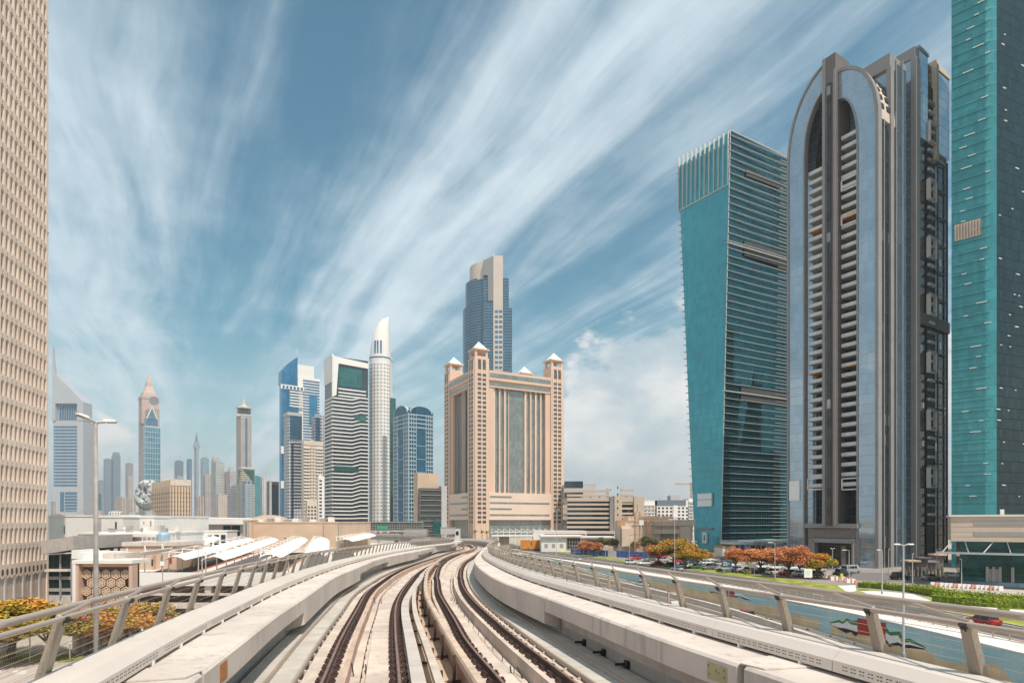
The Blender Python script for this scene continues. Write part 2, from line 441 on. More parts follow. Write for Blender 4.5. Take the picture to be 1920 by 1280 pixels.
def deckprof(d): # slab between the two parapet webs, measured from LL
    w = (fr(FR, d)[0]-fr(LL, d)[0]).length
    return [(-2.9, -.45), (w+1.9, -.45), (w+1.9, -.62), (w-.6, -1.6), (-1.4, -1.6), (-2.9, -.62)]
sweep(MB(), LL, deckprof(0), -3, DE, prof_fn=deckprof).build('deck_slab', MC2, via)
for (d0, d1) in ((-3, 38), (38, 75), (75, 120), (120, DE)):
    sweep(MB(), LL, rect(-.50, .30, -.40, -.20), d0, d1-.04).build('plinth', MPL, via)
    sweep(MB(), LL, rect(.303, .42, -.44, -.02), d0, d1-.04).build('upstand', MPINK, via)
    sweep(MB(), LRc, rect(-.66, .28, -.42, -.20), d0, d1-.04).build('plinth', MPL, via)
    sweep(MB(), RLc, rect(-.30, .50, -.40, -.20), d0, d1-.04).build('plinth', MPL, via)
    sweep(MB(), RRc, rect(-.32, .40, -.41, -.20), d0, d1-.04).build('plinth', MPL, via)
    sweep(MB(), RRc, rect(-.44, -.323, -.44, -.04), d0, d1-.04).build('upstand', MPL, via)
for (c0, o0, c1, o1, z) in ((LL, .42, LRc, -.66, -.34), (LRc, .28, RLc, -.30, -.40), (RLc, .50, RRc, -.44, -.36)):
    mb = MB(); ds = drange(-3, DE-1)
    for d in ds:
        for cv, o, zz in ((c0, o0, z), (c1, o1, z), (c1, o1, z-.05), (c0, o0, z-.05)): mb.v.append(cp(cv, d, o, zz))
    for j in range(len(ds)-1):
        for a in range(4): b = (a+1) % 4; mb.f.append((j*4+a, j*4+b, j*4+4+b, j*4+4+a))
    mb.build('channel_floor', MPL if z > -.39 else MFLR, via)

def parapet(nm, cvF, cvK, side, cuts):
    for i, (d0, d1, deep) in enumerate(cuts):
        s = -side                             # outboard is s*(-1)
        b = .26 if deep else .62
        w = 1.75
        if deep: pr = [(0, .26), (0, .96), (side*.04, 1.0), (side*w, 1.0), (side*w, .2), (side*.45, .1)]
        else: pr = [(0, .60), (0, .96), (side*.04, 1.0), (side*w, 1.0), (side*w, .2), (side*.50, .2), (side*.46, .58)]
        ob = sweep(MB(), cvF, pr, d0, d1, .8).build(nm, MC, via)
        sweep(MB(), cvF, [(side*.5, -.5), (side*.5, .30), (side*(w+.003), .30), (side*(w+.003), -.5)], d0, d1, .8).build('parapet_web', MC2, via)
segL = [(-3, 7.72, 0), (7.80, 16.8, 0), (16.84, 33, 1), (33.05, 47, 0), (47.05, 62, 1), (62.1, 78, 0), (78.1, 95, 1), (95.1, 112, 0), (112.1, DE, 1)]
segR = [(-3, 8.1, 0), (8.25, 17, 0), (17.04, 33, 1), (33.05, 52, 1), (52.1, 75, 0), (75.1, 100, 1), (100.1, DE, 0)]
parapet('parapet_panel', FL, KL, -1, segL)
parapet('parapet_panel', FR, KR, 1, segR)
# thin cover plate over the joint nearest the camera, exposed repair patch and plate
for cv, sd, dj in ((FL, -1, 7.76), (FR, 1, 8.17)):
    mb = MB(); mb.prism([cp(cv, dj-.34, sd*.10, 1.004), cp(cv, dj+.04, sd*.02, 1.004), cp(cv, dj+.15, sd*.16, 1.004), cp(cv, dj+.4, sd*.95, 1.004), cp(cv, dj-.4, sd*.95, 1.004)], 0, 0,
             [cp(cv, dj-.34, sd*.10, 1.022), cp(cv, dj+.04, sd*.02, 1.022), cp(cv, dj+.15, sd*.16, 1.022), cp(cv, dj+.4, sd*.95, 1.022), cp(cv, dj-.4, sd*.95, 1.022)])
    mb.build('joint_plate', MC, via)
def fpatch(cv, side, d0, d1, z0, z1, m, nm):
    mb = MB(); o = -side*.006
    mb.hexa([cp(cv, d0, 0, z0), cp(cv, d1, 0, z0), cp(cv, d1, o, z0), cp(cv, d0, o, z0), cp(cv, d0, 0, z1), cp(cv, d1, 0, z1), cp(cv, d1, o, z1), cp(cv, d0, o, z1)])
    return mb.build(nm, m, via)
fpatch(FL, -1, 8.55, 8.95, .66, .92, plain('rust_patch', (.42, .17, .06), .9, .4, 6, streak=.5), 'repair_patch')
fpatch(FR, 1, 8.45, 8.9, .66, .90, plain('name_plate', (.42, .35, .20), .6, .12, 5), 'inspection_plate')
for dd, zz in ((8.50, .74), (8.50, .84), (8.84, .72), (8.86, .84), (8.68, .80), (8.62, .78)):
    fpatch(FR, 1.6, dd, dd+.018, zz, zz+.022, MDK, 'plate_bolt')
# piers under the deck
for d in (22, 52, 85, 120, 155):
    p, t, n = fr(LL, d); q = p+n*2.6; mb = MB(); zt = rz(d)-1.62
    mb.tube([(q.x, q.y, -.2), (q.x, q.y, zt-2.2), (q.x, q.y, zt)], 1.0, 20)
    mb.hexa([tuple((p+n*a+t*b))+(zt-1.3,) for a, b in ((.6, -1), (4.6, -1), (4.6, 1), (.6, 1))]+[tuple((p+n*a+t*b))+(zt,) for a, b in ((-1, -1.1), (6.2, -1.1), (6.2, 1.1), (-1, 1.1))])
    mb.build('pier', MC2, via)
# cable trays with lids along both walls
def tray(cv, o0, o1, z, lab, d0, d1, step, m):
    tr = thing('cable_tray', lab, 'cable tray', (0, 0, 0), group='lidded cable trays beside the tracks')
    sweep(MB(), cv, rect(o0+.03, o1-.03, -.44, z-.05), d0, d1).build('tray_trough', MC2, tr)
    d = d0; k = 0
    near = []
    while d < d1:
        s = step if d < 60 else step*2
        near.append((d, min(d+s-.025, d1))); d += s
    for (a, b) in near[:98]:
        mb = MB(); mb.hexa([cp(cv, a, o0, z-.05), cp(cv, a, o1, z-.05), cp(cv, b, o1, z-.05), cp(cv, b, o0, z-.05), cp(cv, a, o0, z), cp(cv, a, o1, z), cp(cv, b, o1, z), cp(cv, b, o0, z)])
        mb.build('tray_lid', m, tr)
    e = o0-.008 if o0 > 0 else o1+.008
    q = .05 if o0 < 0 else -.05
    mb = MB(); sweep(mb, cv, rect(min(e, e+q), max(e, e+q), z-.11, z+.012), d0, d1); mb.build('edge_angle', MMET, tr)
    for dd in [6+.9*i for i in range(34)]:
        mb = MB(); oo = e+q*1.2; s_ = 1 if o0 < 0 else -1
        mb.hexa([cp(cv, dd, oo, -.44), cp(cv, dd, oo+s_*.10, -.44), cp(cv, dd+.09, oo+s_*.10, -.44), cp(cv, dd+.09, oo, -.44), cp(cv, dd, oo, z-.06), cp(cv, dd, oo+s_*.06, z-.08), cp(cv, dd+.09, oo+s_*.06, z-.08), cp(cv, dd+.09, oo, z-.06)])
        mb.build('tray_bracket', MLIL, tr)
MLID = plain('tray_lid', (.50, .45, .40), .75, .14, .8)
tray(LL, -1.50, -1.09, -.02, 'cable tray with grey lids tight against the left parapet', -2, 118, 1.15, MLID)
tray(LL, -1.03, -.62, -.10, 'cable tray with grey lids between the left parapet tray and the left track', -2, 118, 1.15, MLID)
tray(RRc, .50, .93, -.10, 'cable tray with pale lids between the right track and the right parapet tray', -2, 100, 1.15, MLID)
tray(RRc, .99, 1.38, -.02, 'cable tray with pale lids tight under the right parapet overhang', -2, 100, 1.15, MLID)

# tracks
RP = [(-.07, -.16), (.07, -.16), (.07, -.145), (.012, -.12), (.010, -.05), (.034, -.035), (.036, -.003), (.028, 0), (-.028, 0), (-.036, -.003), (-.034, -.035), (-.010, -.05), (-.012, -.12), (-.07, -.145)]
def clip_mesh():
    mb = MB()
    mb.box(-.17, .17, -.12, .12, -.20, -.165)
    for s in (-1, 1):
        mb.prism([(s*.09, -.10), (s*.175, -.07), (s*.20, 0), (s*.175, .07), (s*.09, .10)], -.165, -.125)
        mb.tube([(s*.14, -.06, -.165), (s*.14, -.06, -.06)], .020, 6)
        mb.tube([(s*.14, .06, -.165), (s*.14, .06, -.075)], .020, 6)
        mb.tube([(s*.06, -.05, -.13), (s*.12, -.03, -.085), (s*.17, .02, -.10), (s*.12, .06, -.09), (s*.07, .05, -.13)], .014, 5)
    ob = mb.build('rail_fastener', MRUST, None, origin=(0, 0, 0)); me = ob.data; bpy.data.objects.remove(ob); return me
CLIP = clip_mesh()
def track(cvs, lab, d1):
    tr = thing('railway_track', lab, 'track', (0, 0, 0), group='parallel railway tracks')
    near, far = [], MB()
    for cv in cvs:
        rl = sweep(MB(), cv, RP, -3, DE-2, .7).build('rail', MRUST, tr)
        sweep(MB(), cv, rect(-.026, .026, -.004, .0025), -3, DE-2, .7).build('running_surface', MHEAD, rl)
        d = 4.0
        while d < d1: near.append((d, cv)); d += .62
    near.sort(key=lambda q: q[0])
    for i, (d, cv) in enumerate(near):
        p, t, n = fr(cv, d); M = Matrix(((n.x, t.x, 0, p.x), (n.y, t.y, 0, p.y), (0, 0, 1, rz(d)), (0, 0, 0, 1)))
        if i < 100:
            o = bpy.data.objects.new('rail_fastener', CLIP); C.objects.link(o); o.parent = tr; o.location = M.to_translation(); o.rotation_euler = M.to_euler()
        else:
            n0 = len(far.v)
            if d < 55:
                far.v += [tuple(M @ v.co) for v in CLIP.vertices]; far.f += [tuple(n0+k for k in f.vertices) for f in CLIP.polygons]
            else:
                far.hexa([tuple(M @ Vector(q)) for q in ((-.2, -.1, -.2), (.2, -.1, -.2), (.2, .1, -.2), (-.2, .1, -.2), (-.16, -.06, -.07), (.16, -.06, -.07), (.16, .06, -.07), (-.16, .06, -.07))])
    tag(far.build('rail_fastener', MRUST, tr), kind='stuff')
track((LL, LRc), 'left-hand railway track with rusty fasteners curving beside the left parapet', 120)
track((RLc, RRc), 'right-hand railway track with rusty fasteners curving beside the right parapet', 120)
# covers between the tracks
CA = curve([(785.5, 1278), (772, 1210), (759, 1142), (761, 1124), (772, 1106), (788, 1085), (808, 1060)], .10, extra=[(60, -6.75)])
CB = curve([(824.6, 1278), (801, 1210), (780, 1153), (776, 1116), (783, 1090), (806, 1062)], .08, extra=[(60, -6.6)])
CC = curve([(903, 1278), (856, 1210), (824.6, 1158), (801, 1116), (798.5, 1085), (806, 1064), (837.6, 1041), (887, 1024)], .25, extra=[(115, -6.9), (140, -9.3), (165, -14.4), (185, -20.5)])
dl = thing('cable_duct', 'lilac white duct with flat lids right of the left track', 'cable duct')
for i in range(24):
    a = -2+i*2.4; sweep(MB(), CA, rect(-.13, .13, -.02, .10), a, a+2.37).build('duct_lid', MLIL, dl)
sweep(MB(), CA, rect(-.11, .11, -.44, -.024), -2, 56).build('duct_body', MPL, dl)
MCRV = plain('cover_weathered', (.55, .46, .39), .6, .14, 1.2, streak=.2)
db = thing('conductor_rail', 'pale conductor rail with white cover between the two tracks', 'conductor rail')
for i in range(12):
    a = -2+i*4.8; sweep(MB(), CB, rect(-.08, .08, -.06, .08), a, a+4.78).build('cover', MCRV, db)
dc = thing('conductor_rail', 'long conductor rail under a cream yellow cover left of the right track', 'conductor rail')
for i in range(30):
    a = -2+i*5.2
    if a < 150: sweep(MB(), CC, [(-.10, .07), (.10, .07), (.10, .20), (.07, .25), (-.07, .25), (-.10, .20)], a, a+5.17).build('cover', MCREAM, dc)
sweep(MB(), CC, rect(-.02, .05, -.40, .05), -2, 150).build('side_board', plain('side_board', (.33, .21, .16), .8, .3, 1.0, streak=.5), dc)
for root, cv, dd, zt in ((db, CB, 2.4, .02), (dc, CC, 2.6, .22)):
    d = 5.0
    while d < 62:
        mb = MB(); o = -.16 if root is dc else .13
        mb.hexa([cp(cv, d, o-.035, -.42), cp(cv, d, o+.035, -.42), cp(cv, d+.07, o+.035, -.42), cp(cv, d+.07, o-.035, -.42), cp(cv, d, o-.03, zt), cp(cv, d, o+.03, zt), cp(cv, d+.07, o+.03, zt), cp(cv, d+.07, o-.03, zt)])
        mb.hexa([cp(cv, d, -.3, -.36), cp(cv, d, .12, -.36), cp(cv, d+.06, .12, -.36), cp(cv, d+.06, -.3, -.36), cp(cv, d, -.3, -.30), cp(cv, d, .12, -.30), cp(cv, d+.06, .12, -.30), cp(cv, d+.06, -.3, -.30)])
        mb.build('bracket', MRUST, root); d += dd
# cables in the channel of each track
def signal_cable(cv, o, lab, d0, step):
    sc = thing('earthing_cable', lab, 'cable', group='thin cables on stands in the track channels')
    mb = MB(); mb.tube([cp(cv, d, o, -.22) for d in drange(2, 46)], .009, 5, caps=False); mb.build('cable', MDK, sc)
    mb = MB(); mb.tube([cp(cv, d, o+.14, -.425) for d in drange(2, 46)], .009, 5, caps=False); mb.build('cable', MDK, sc)
    d = d0
    while d < 42:
        mb = MB(); mb.tube([cp(cv, d, o, -.22), cp(cv, d, o, -.44)], .010, 5); mb.tube([cp(cv, d, o, -.43), cp(cv, d, o+.14, -.43)], .008, 5)
        mb.build('cable_stand', MDK, sc); d += step
    for d in (13.2, 27.0):
        mb = MB(); mb.tube([cp(cv, d, o-.22, -.05), cp(cv, d, o-.18, -.35), cp(cv, d, o-.12, -.41), cp(cv, d, o+.05, -.41), cp(cv, d+.1, o+.08, -.36), cp(cv, d+.5, o+.06, -.2)], .016, 6)
        mb.build('bond_loop', MDK, sc)
signal_cable(LL, .66, 'thin looping cable on stands in the channel of the left track', 6, 1.0)
signal_cable(RRc, -.62, 'thin looping cable on stands in the channel of the right track', 6, 1.3)
# equipment boxes under the right overhang
for i, d in enumerate((12.3, 13.6, 14.9)):
    eb = MB(); eb.hexa([cp(RRc, d, 1.36, -.02), cp(RRc, d, 1.50, -.02), cp(RRc, d+.2, 1.50, -.02), cp(RRc, d+.2, 1.40, -.02), cp(RRc, d, 1.42, .12), cp(RRc, d, 1.50, .12), cp(RRc, d+.16, 1.50, .12), cp(RRc, d+.16, 1.42, .12)])
    eb.tube([cp(RRc, d+.1, 1.2, .05), cp(RRc, d+.1, 1.4, .05)], .03, 8)
    tag(eb.build('cable_clamp', MDK, None), ('nearest', 'middle', 'farthest')[i]+' dark cable clamp under the right parapet overhang', 'clamp', 'cable clamps under the right parapet')

# duct covers: a long box of folded sheet on each parapet, one part per panel
def cover(cv, sd, lab, phase):
    tr = thing('duct_cover', lab, 'duct cover', group='folded white duct covers on the parapets')
    prof = [(0, 1.05), (0, 1.19), (sd*.11, 1.30), (sd*.50, 1.30), (sd*.52, 1.05)]
    d = phase-6.6; k = 0; hol = 0
    while d < DE-3 and k < 98:
        s = 2.55
        mb = MB(); sweep(mb, cv, prof, d, d+s-.012, .9)
        pn = mb.build('cover_panel', MCOV, tr)
        if d+s > 3 and hol < 6:               # rows of slots punched in the upright face
            hb = MB(); q = d+.18
            while q < d+s-.2:
                for zz in (1.095, 1.135):
                    for dx in (0, .045):
                        a, b = q+dx, q+dx+.03
                        hb.face([cp(cv, a, -sd*.002, zz), cp(cv, b, -sd*.002, zz), cp(cv, b, -sd*.002, zz+.012), cp(cv, a, -sd*.002, zz+.012)])
                q += .125
            hb.build('slots', MDK, pn); hol += 1
        d += s; k += 1
    d = 3.0
    while d < 60:
        mb = MB(); mb.hexa([cp(cv, d, -sd*.025, 1.0), cp(cv, d+.035, -sd*.025, 1.0), cp(cv, d+.035, sd*.08, 1.0), cp(cv, d, sd*.08, 1.0), cp(cv, d, -sd*.025, 1.065), cp(cv, d+.035, -sd*.025, 1.065), cp(cv, d+.035, sd*.08, 1.065), cp(cv, d, sd*.08, 1.065)])
        mb.build('foot', MWH, tr); d += 1.28
cover(KL, -1, 'folded white duct cover with slotted side on the left parapet', 4.9)
cover(KR, 1, 'folded white duct cover with slotted side on the right parapet', 4.0)

# railings
m, t = mat('wire_mesh'); tc = t.n('ShaderNodeTexCoord'); u, v, _ = t.sep(tc.outputs['UV'])
a_ = t.m('FRACT', (u+v*.35)/.036); b_ = t.m('FRACT', v/.06)
M_ = t.m('MAXIMUM', t.m('LESS_THAN', a_, .09), t.m('LESS_THAN', b_, .04))
bs = t.n('ShaderNodeBsdfPrincipled'); t.put((.42, .34, .26, 1), bs.inputs['Base Color']); bs.inputs['Roughness'].default_value = .5
tr_ = t.n('ShaderNodeBsdfTransparent'); mx = t.n('ShaderNodeMixShader'); t.put(M_, mx.inputs[0]); t.lk(tr_.outputs[0], mx.inputs[1]); t.lk(bs.outputs[0], mx.inputs[2])
ou = t.n('ShaderNodeOutputMaterial'); t.lk(mx.outputs[0], ou.inputs[0]); MMESH = m
def mesh_panel(cv, d0, d1, oa, za, ob, zb, parent):
    mb = MB(); n = max(1, int((d1-d0)/.8)); L = 0
    for i in range(n):
        a, b = d0+(d1-d0)*i/n, d0+(d1-d0)*(i+1)/n
        P = [cp(cv, a, oa, za), cp(cv, b, oa, za), cp(cv, b, ob, zb), cp(cv, a, ob, zb)]
        w = (Vector(P[1])-Vector(P[0])).length
        mb.face(P, [(L, 0), (L+w, 0), (L+w, zb-za), (L, zb-za)]); L += w
    return mb.build('wire_mesh', MMESH, parent)
def railing(cv, sd, lab, Xs, dend):
    ds = []
    for X in Xs:                              # where the post heads stand along the curve
        lo, hi = 4.0, 40.0; k = (X-960)/FPX
        for _ in range(40):
            m_ = (lo+hi)/2; q = cp(cv, m_, sd*.42, 0)
            if (q[0]/q[1] > k) == (sd > 0): lo = m_
            else: hi = m_
        ds.append(lo)
    r = thing('railing', lab, 'railing', group='leaning railings with wire mesh along the viaduct')
    print('posts', [round(v_, 2) for v_ in ds]); step = max(1.3, ds[-1]-ds[-2]); ds = list(ds)
    while ds[-1]+step < dend: ds.append(ds[-1]+step)
    a = ds[0]-(ds[1]-ds[0])
    ds = [a-1.5, a]+ds if sd < 0 else [a-1.2, a]+ds
    bo, bz, to, tz, ro, rzz = sd*.66, .95, sd*.40, 1.86 if sd < 0 else 1.82, sd*.70, 1.88 if sd < 0 else 1.93; al = 1.5 if sd < 0 else .95
    for d in ds:
        mb = MB(); hw = .075
        def q(dd, o, z): return cp(cv, dd, o, z)
        # two flat flanges with a dark web between, like the real post
        mb.hexa([q(d-hw, bo+.05*sd, bz), q(d+hw, bo+.05*sd, bz), q(d+hw, bo-.05*sd, bz), q(d-hw, bo-.05*sd, bz), q(d-hw*.75, to+.045*sd, tz), q(d+hw*.75, to+.045*sd, tz), q(d+hw*.75, to-.03*sd, tz), q(d-hw*.75, to-.03*sd, tz)])
        mb.hexa([q(d-hw*.75, to+.045*sd, tz+.001), q(d+hw*.75, to+.045*sd, tz+.001), q(d+hw*.75, to-.03*sd, tz+.001), q(d-hw*.75, to-.03*sd, tz+.001), q(d-hw*.5, to+.03*sd, tz+.05), q(d+hw*.5, to+.03*sd, tz+.05), q(d+hw*.5, to-.01*sd, tz+.04), q(d-hw*.5, to-.01*sd, tz+.04)])
        po = mb.build('post', MPOST, r)
        if d < 30:
            mb = MB(); mb.hexa([q(d-.012, bo-.052*sd, bz+.3), q(d+.012, bo-.052*sd, bz+.3), q(d+.012, bo-.03*sd, bz+.3), q(d-.012, bo-.03*sd, bz+.3), q(d-.012, to-.034*sd, tz-.02), q(d+.012, to-.034*sd, tz-.02), q(d+.012, to-.02*sd, tz-.02), q(d-.012, to-.02*sd, tz-.02)])
            mb.build('groove', MDK, po)
            mb = MB(); mb.tube([q(d, to-.02*sd, tz-.03), q(d, to-.05*sd, tz+.01)], .045, 8); mb.build('clamp', MDK, po)
        mb = MB(); mb.tube([q(d, to+.0*sd, tz+.03), q(d+al*.5, (to+ro)/2, (tz+rzz)/2+.01), q(d+al, ro, rzz)], .022, 6); mb.build('arm', MMET, r)
    d0, d1 = ds[0]-1, dend+1
    mb = MB(); mb.tube([cp(cv, d, to-.02*sd, tz) for d in drange(d0, d1, .8)], .030, 10); mb.build('mid_rail', MMET, r, smooth=True)
    mb = MB(); mb.tube([cp(cv, d, ro, rzz) for d in drange(d0, d1, .8)], .042, 12); mb.build('top_rail', MMET, r, smooth=True)
    for k in range(7):
        f = (k+.5)/7.5; mb = MB(); mb.tube([cp(cv, d, bo+(to-bo)*f, bz+.1+(tz-bz-.1)*f) for d in drange(d0, min(d1, 45), 1)], .0032, 4, caps=False); mb.build('wire', MMET, r)
    for a, b in zip(ds, ds[1:]):
        if len(ds) < 99: mesh_panel(cv, a+.07, b-.07, bo, bz+.05, to, tz-.02, r)
railing(KL, -1, 'railing with leaning posts and fine mesh on the left parapet', [112, 237, 316, 371, 416, 450, 477, 500, 521], 150)
railing(KR, 1, 'railing with leaning posts and fine mesh on the right parapet', [1815, 1634, 1464, 1351, 1269, 1206, 1153, 1113, 1078, 1053], 150)

# ------------------------------------------------------------ ground, roads, underpass
def pl(pts):
    pts = sorted(pts)
    def g(y):
        if y <= pts[0][0]: return pts[0][1]
        for (a, xa), (b, xb) in zip(pts, pts[1:]):
            if y <= b: return xa+(xb-xa)*(y-a)/(b-a)
        return pts[-1][1]
    return g
def sm(g, w=9): return lambda y: sum(g(y+k*w/3) for k in range(-3, 4))/7
wallR = sm(pl([(-60, 46), (0, 49), (30, 50.3), (60, 50.5), (67, 49.9), (85.4, 48.6), (101.7, 45.4), (118.7, 41), (137, 35.5), (170, 27), (200, 18.5), (262, 3), (300, -7)]))
wallL = lambda y: wallR(y)-17
zlow = sm(pl([(-60, -4.6), (60, -4.4), (95, -3.9), (137, -3.1), (200, -1.2), (245, -.06), (400, -.06)]))
roadL = sm(pl([(-60, 52), (0, 55), (60, 56), (66, 55.7), (73, 55.2), (91, 52.3), (107, 49.4), (129, 44.5), (154, 37), (187, 27.8), (262, 9.1), (374, -14), (520, -50)]))
roadR = sm(pl([(-60, 60), (0, 63), (75, 63.2), (84.5, 63.2), (103, 61.5), (127.8, 58.5), (146.6, 53.5), (192, 38.5), (230, 27.5), (300, 11), (374, -3), (520, -38)]))
YS = [-60+5*i for i in range(0, 62)]        # -60 .. 245
mb = MB(); B = 9000
for a, b in zip(YS, YS[1:]):
    mb.face([(-B, a, 0), (wallL(a), a, 0), (wallL(b), b, 0), (-B, b, 0)])
    mb.face([(wallR(a), a, 0), (B, a, 0), (B, b, 0), (wallR(b), b, 0)])
mb.face([(-B, 245, 0), (wallL(245), 245, 0), (wallR(245), 245, 0), (B, 245, 0), (B, B, 0), (-B, B, 0)])
mb.face([(-B, -B/4, 0), (B, -B/4, 0), (B, -60, 0), (wallR(-60), -60, 0), (wallL(-60), -60, 0), (-B, -60, 0)])
MGND = plain('dusty_ground', (.40, .34, .28), .95, .2, .03)
tag(mb.build('ground', MGND), kind='structure')
def strip(name, fa, fb, z, y0, y1, m, step=5, kind='structure', parent=None, th=0.0, skirt=None):
    mb = MB(); y = y0; zf = z if callable(z) else (lambda q: z)
    while y < y1-1e-6:
        b = min(y+step, y1)
        if th:
            mb.hexa([(fa(y), y, zf(y)-th), (fb(y), y, zf(y)-th), (fb(b), b, zf(b)-th), (fa(b), b, zf(b)-th), (fa(y), y, zf(y)), (fb(y), y, zf(y)), (fb(b), b, zf(b)), (fa(b), b, zf(b))])
        else: mb.face([(fa(y), y, zf(y)), (fb(y), y, zf(y)), (fb(b), b, zf(b)), (fa(b), b, zf(b))])
        y = b
    o = mb.build(name, m, parent)
    if kind: tag(o, kind=kind)
    return o
off = lambda f, k: (lambda y: f(y)+k)
strip('underpass_road', wallL, wallR, zlow, -60, 262, MASPH2)
strip('frontage_road', roadL, roadR, .004, -60, 520, MASPH)
strip('road', off(wallL, -26), off(wallL, -1.2), .004, 60, 262, MASPH2)
strip('road', off(wallR, -30), off(wallR, 1.5), .008, 262, 430, MASPH)
strip('pavement', off(wallR, .45), off(roadL, -.25), .012, -60, 262, MPAVW)
# markings
mb = MB()
def dashes(f, z, y0, y1, w=.16, on=3.0, gap=6.0):
    y = y0; zf = z if callable(z) else (lambda q: z)
    while y < y1:
        mb.face([(f(y)-w/2, y, zf(y)), (f(y)+w/2, y, zf(y)), (f(y+on)+w/2, y+on, zf(y+on)), (f(y+on)-w/2, y+on, zf(y+on))]); y += on+gap
for k in (1, 2, 3, 4): dashes(off(wallR, -1.5-3.1*k), (lambda q: zlow(q)+.006), -20, 250, .2, 4, 4)
dashes(off(wallR, -1.1), (lambda q: zlow(q)+.006), -20, 258, .18, 3, 0)
dashes(lambda y: (roadL(y)+roadR(y))/2, .010, -20, 500, .18, 3, 5)
dashes(off(roadL, .5), .010, -20, 500, .15, 3, 0); dashes(off(roadR, -.5), .010, -20, 500, .15, 3, 0)
for k in (1, 2, 3): dashes(off(wallL, -1.2-3.6*k), .010, 62, 258, .16, 4, 4)
tag(mb.build('road_markings', MMARK), kind='structure')
# retaining walls
rw = thing('retaining_wall', 'tiled retaining wall of the underpass painted with sky, sand dunes and flags', 'wall')
MTILE = MATS['tile'] = None
m, t = mat('tile_blue'); tc = t.n('ShaderNodeTexCoord'); u, v, _ = t.sep(tc.outputs['UV'])
fu, fv = t.m('FRACT', u/.9), t.m('FRACT', v/.9); Lm = t.m('MAXIMUM', t.m('LESS_THAN', fu, .035), t.m('LESS_THAN', fv, .035))
nn = t.noise(t.xyz(u, v), .25, 4); cc = t.mix(t.smooth(nn, .35, .65), (.36, .60, .66), (.48, .68, .71)); cc = t.mix(Lm*.6, cc, (.2, .34, .36)); finish(t, cc, .45, bump=Lm, bstr=-.2); MBLUT = m
m, t = mat('tile_sand'); tc = t.n('ShaderNodeTexCoord'); u, v, _ = t.sep(tc.outputs['UV'])
fu, fv = t.m('FRACT', u/.9), t.m('FRACT', v/.9); Lm = t.m('MAXIMUM', t.m('LESS_THAN', fu, .035), t.m('LESS_THAN', fv, .035))
nn = t.noise(t.xyz(u, v), .5, 4); cc = t.mix(t.smooth(nn, .35, .65), (.68, .49, .28), (.82, .62, .38)); cc = t.mix(Lm*.6, cc, (.4, .28, .16)); finish(t, cc, .45); MSNDT = m
mb = MB()
for a, b in zip(YS, YS[1:]):
    mb.hexa([(wallR(a), a, zlow(a)-.3), (wallR(b), b, zlow(b)-.3), (wallR(b)+.45, b, zlow(b)-.3), (wallR(a)+.45, a, zlow(a)-.3), (wallR(a), a, 0), (wallR(b), b, 0), (wallR(b)+.45, b, 0), (wallR(a)+.45, a, 0)])
mb.build('mural', MBLUT, rw)
strip('coping', off(wallR, -.06), off(wallR, .47), .14, -60, 245, MPAVW, kind=None, parent=rw, th=.14)
def whit(X, Y):                              # where the sight line meets the mural wall
    tx = (X-960)/FPX; lo, hi = 40.0, 245.0
    for _ in range(40):
        m_ = (lo+hi)/2
        if wallR(m_)/m_ > tx: lo = m_
        else: hi = m_
    return lo, PZ(Y, lo)
def wpaint(pts, m, o, nm):                   # pts (X,Y) outline on the wall
    q = [whit(*p) for p in pts]; mb = MB(); n = len(q)
    for oo in (o, 0.0): mb.v += [(wallR(y)-oo, y, max(z, zlow(y)+.02)) for y, z in q]
    mb.f.append(tuple(range(n))); mb.f.append(tuple(range(2*n-1, n-1, -1)))
    for k in range(n): mb.f.append((k, n+k, n+(k+1) % n, (k+1) % n))
    return mb.build(nm, m, rw)
def wband(top, m, o, nm):                    # from the drawn top edge down to the foot of the wall
    Q = [whit(*p) for p in top]; mb = MB()
    Q.sort(); ys = []; y = Q[0][0]
    while y < Q[-1][0]: ys.append(y); y += 1.0
    zz = pl(Q)
    for a, b in zip(ys, ys[1:]):
        za, zb = max(zz(a), zlow(a)+.05), max(zz(b), zlow(b)+.05)
        mb.hexa([(wallR(a)-o, a, zlow(a)-.1), (wallR(b)-o, b, zlow(b)-.1), (wallR(b), b, zlow(b)-.1), (wallR(a), a, zlow(a)-.1), (wallR(a)-o, a, za), (wallR(b)-o, b, zb), (wallR(b), b, zb), (wallR(a), a, za)])
    return mb.build(nm, m, rw)
wband([(1205, 1085), (1270, 1098), (1330, 1110), (1345, 1112), (1381, 1122), (1402, 1130), (1416, 1134), (1440, 1133), (1456, 1140), (1482, 1152), (1500, 1151), (1522, 1161), (1530, 1158), (1538, 1162), (1560, 1163), (1590, 1172), (1625, 1182), (1650, 1192), (1668, 1199), (1700, 1207), (1735, 1214), (1750, 1228), (1766, 1238), (1800, 1243), (1828, 1243), (1873, 1243), (1884, 1258), (1900, 1282)], MSNDT, .02, 'dune_tiles')
def flagband(up, lo, m): wpaint(up+lo[::-1], m, .03, 'flag_stripe')
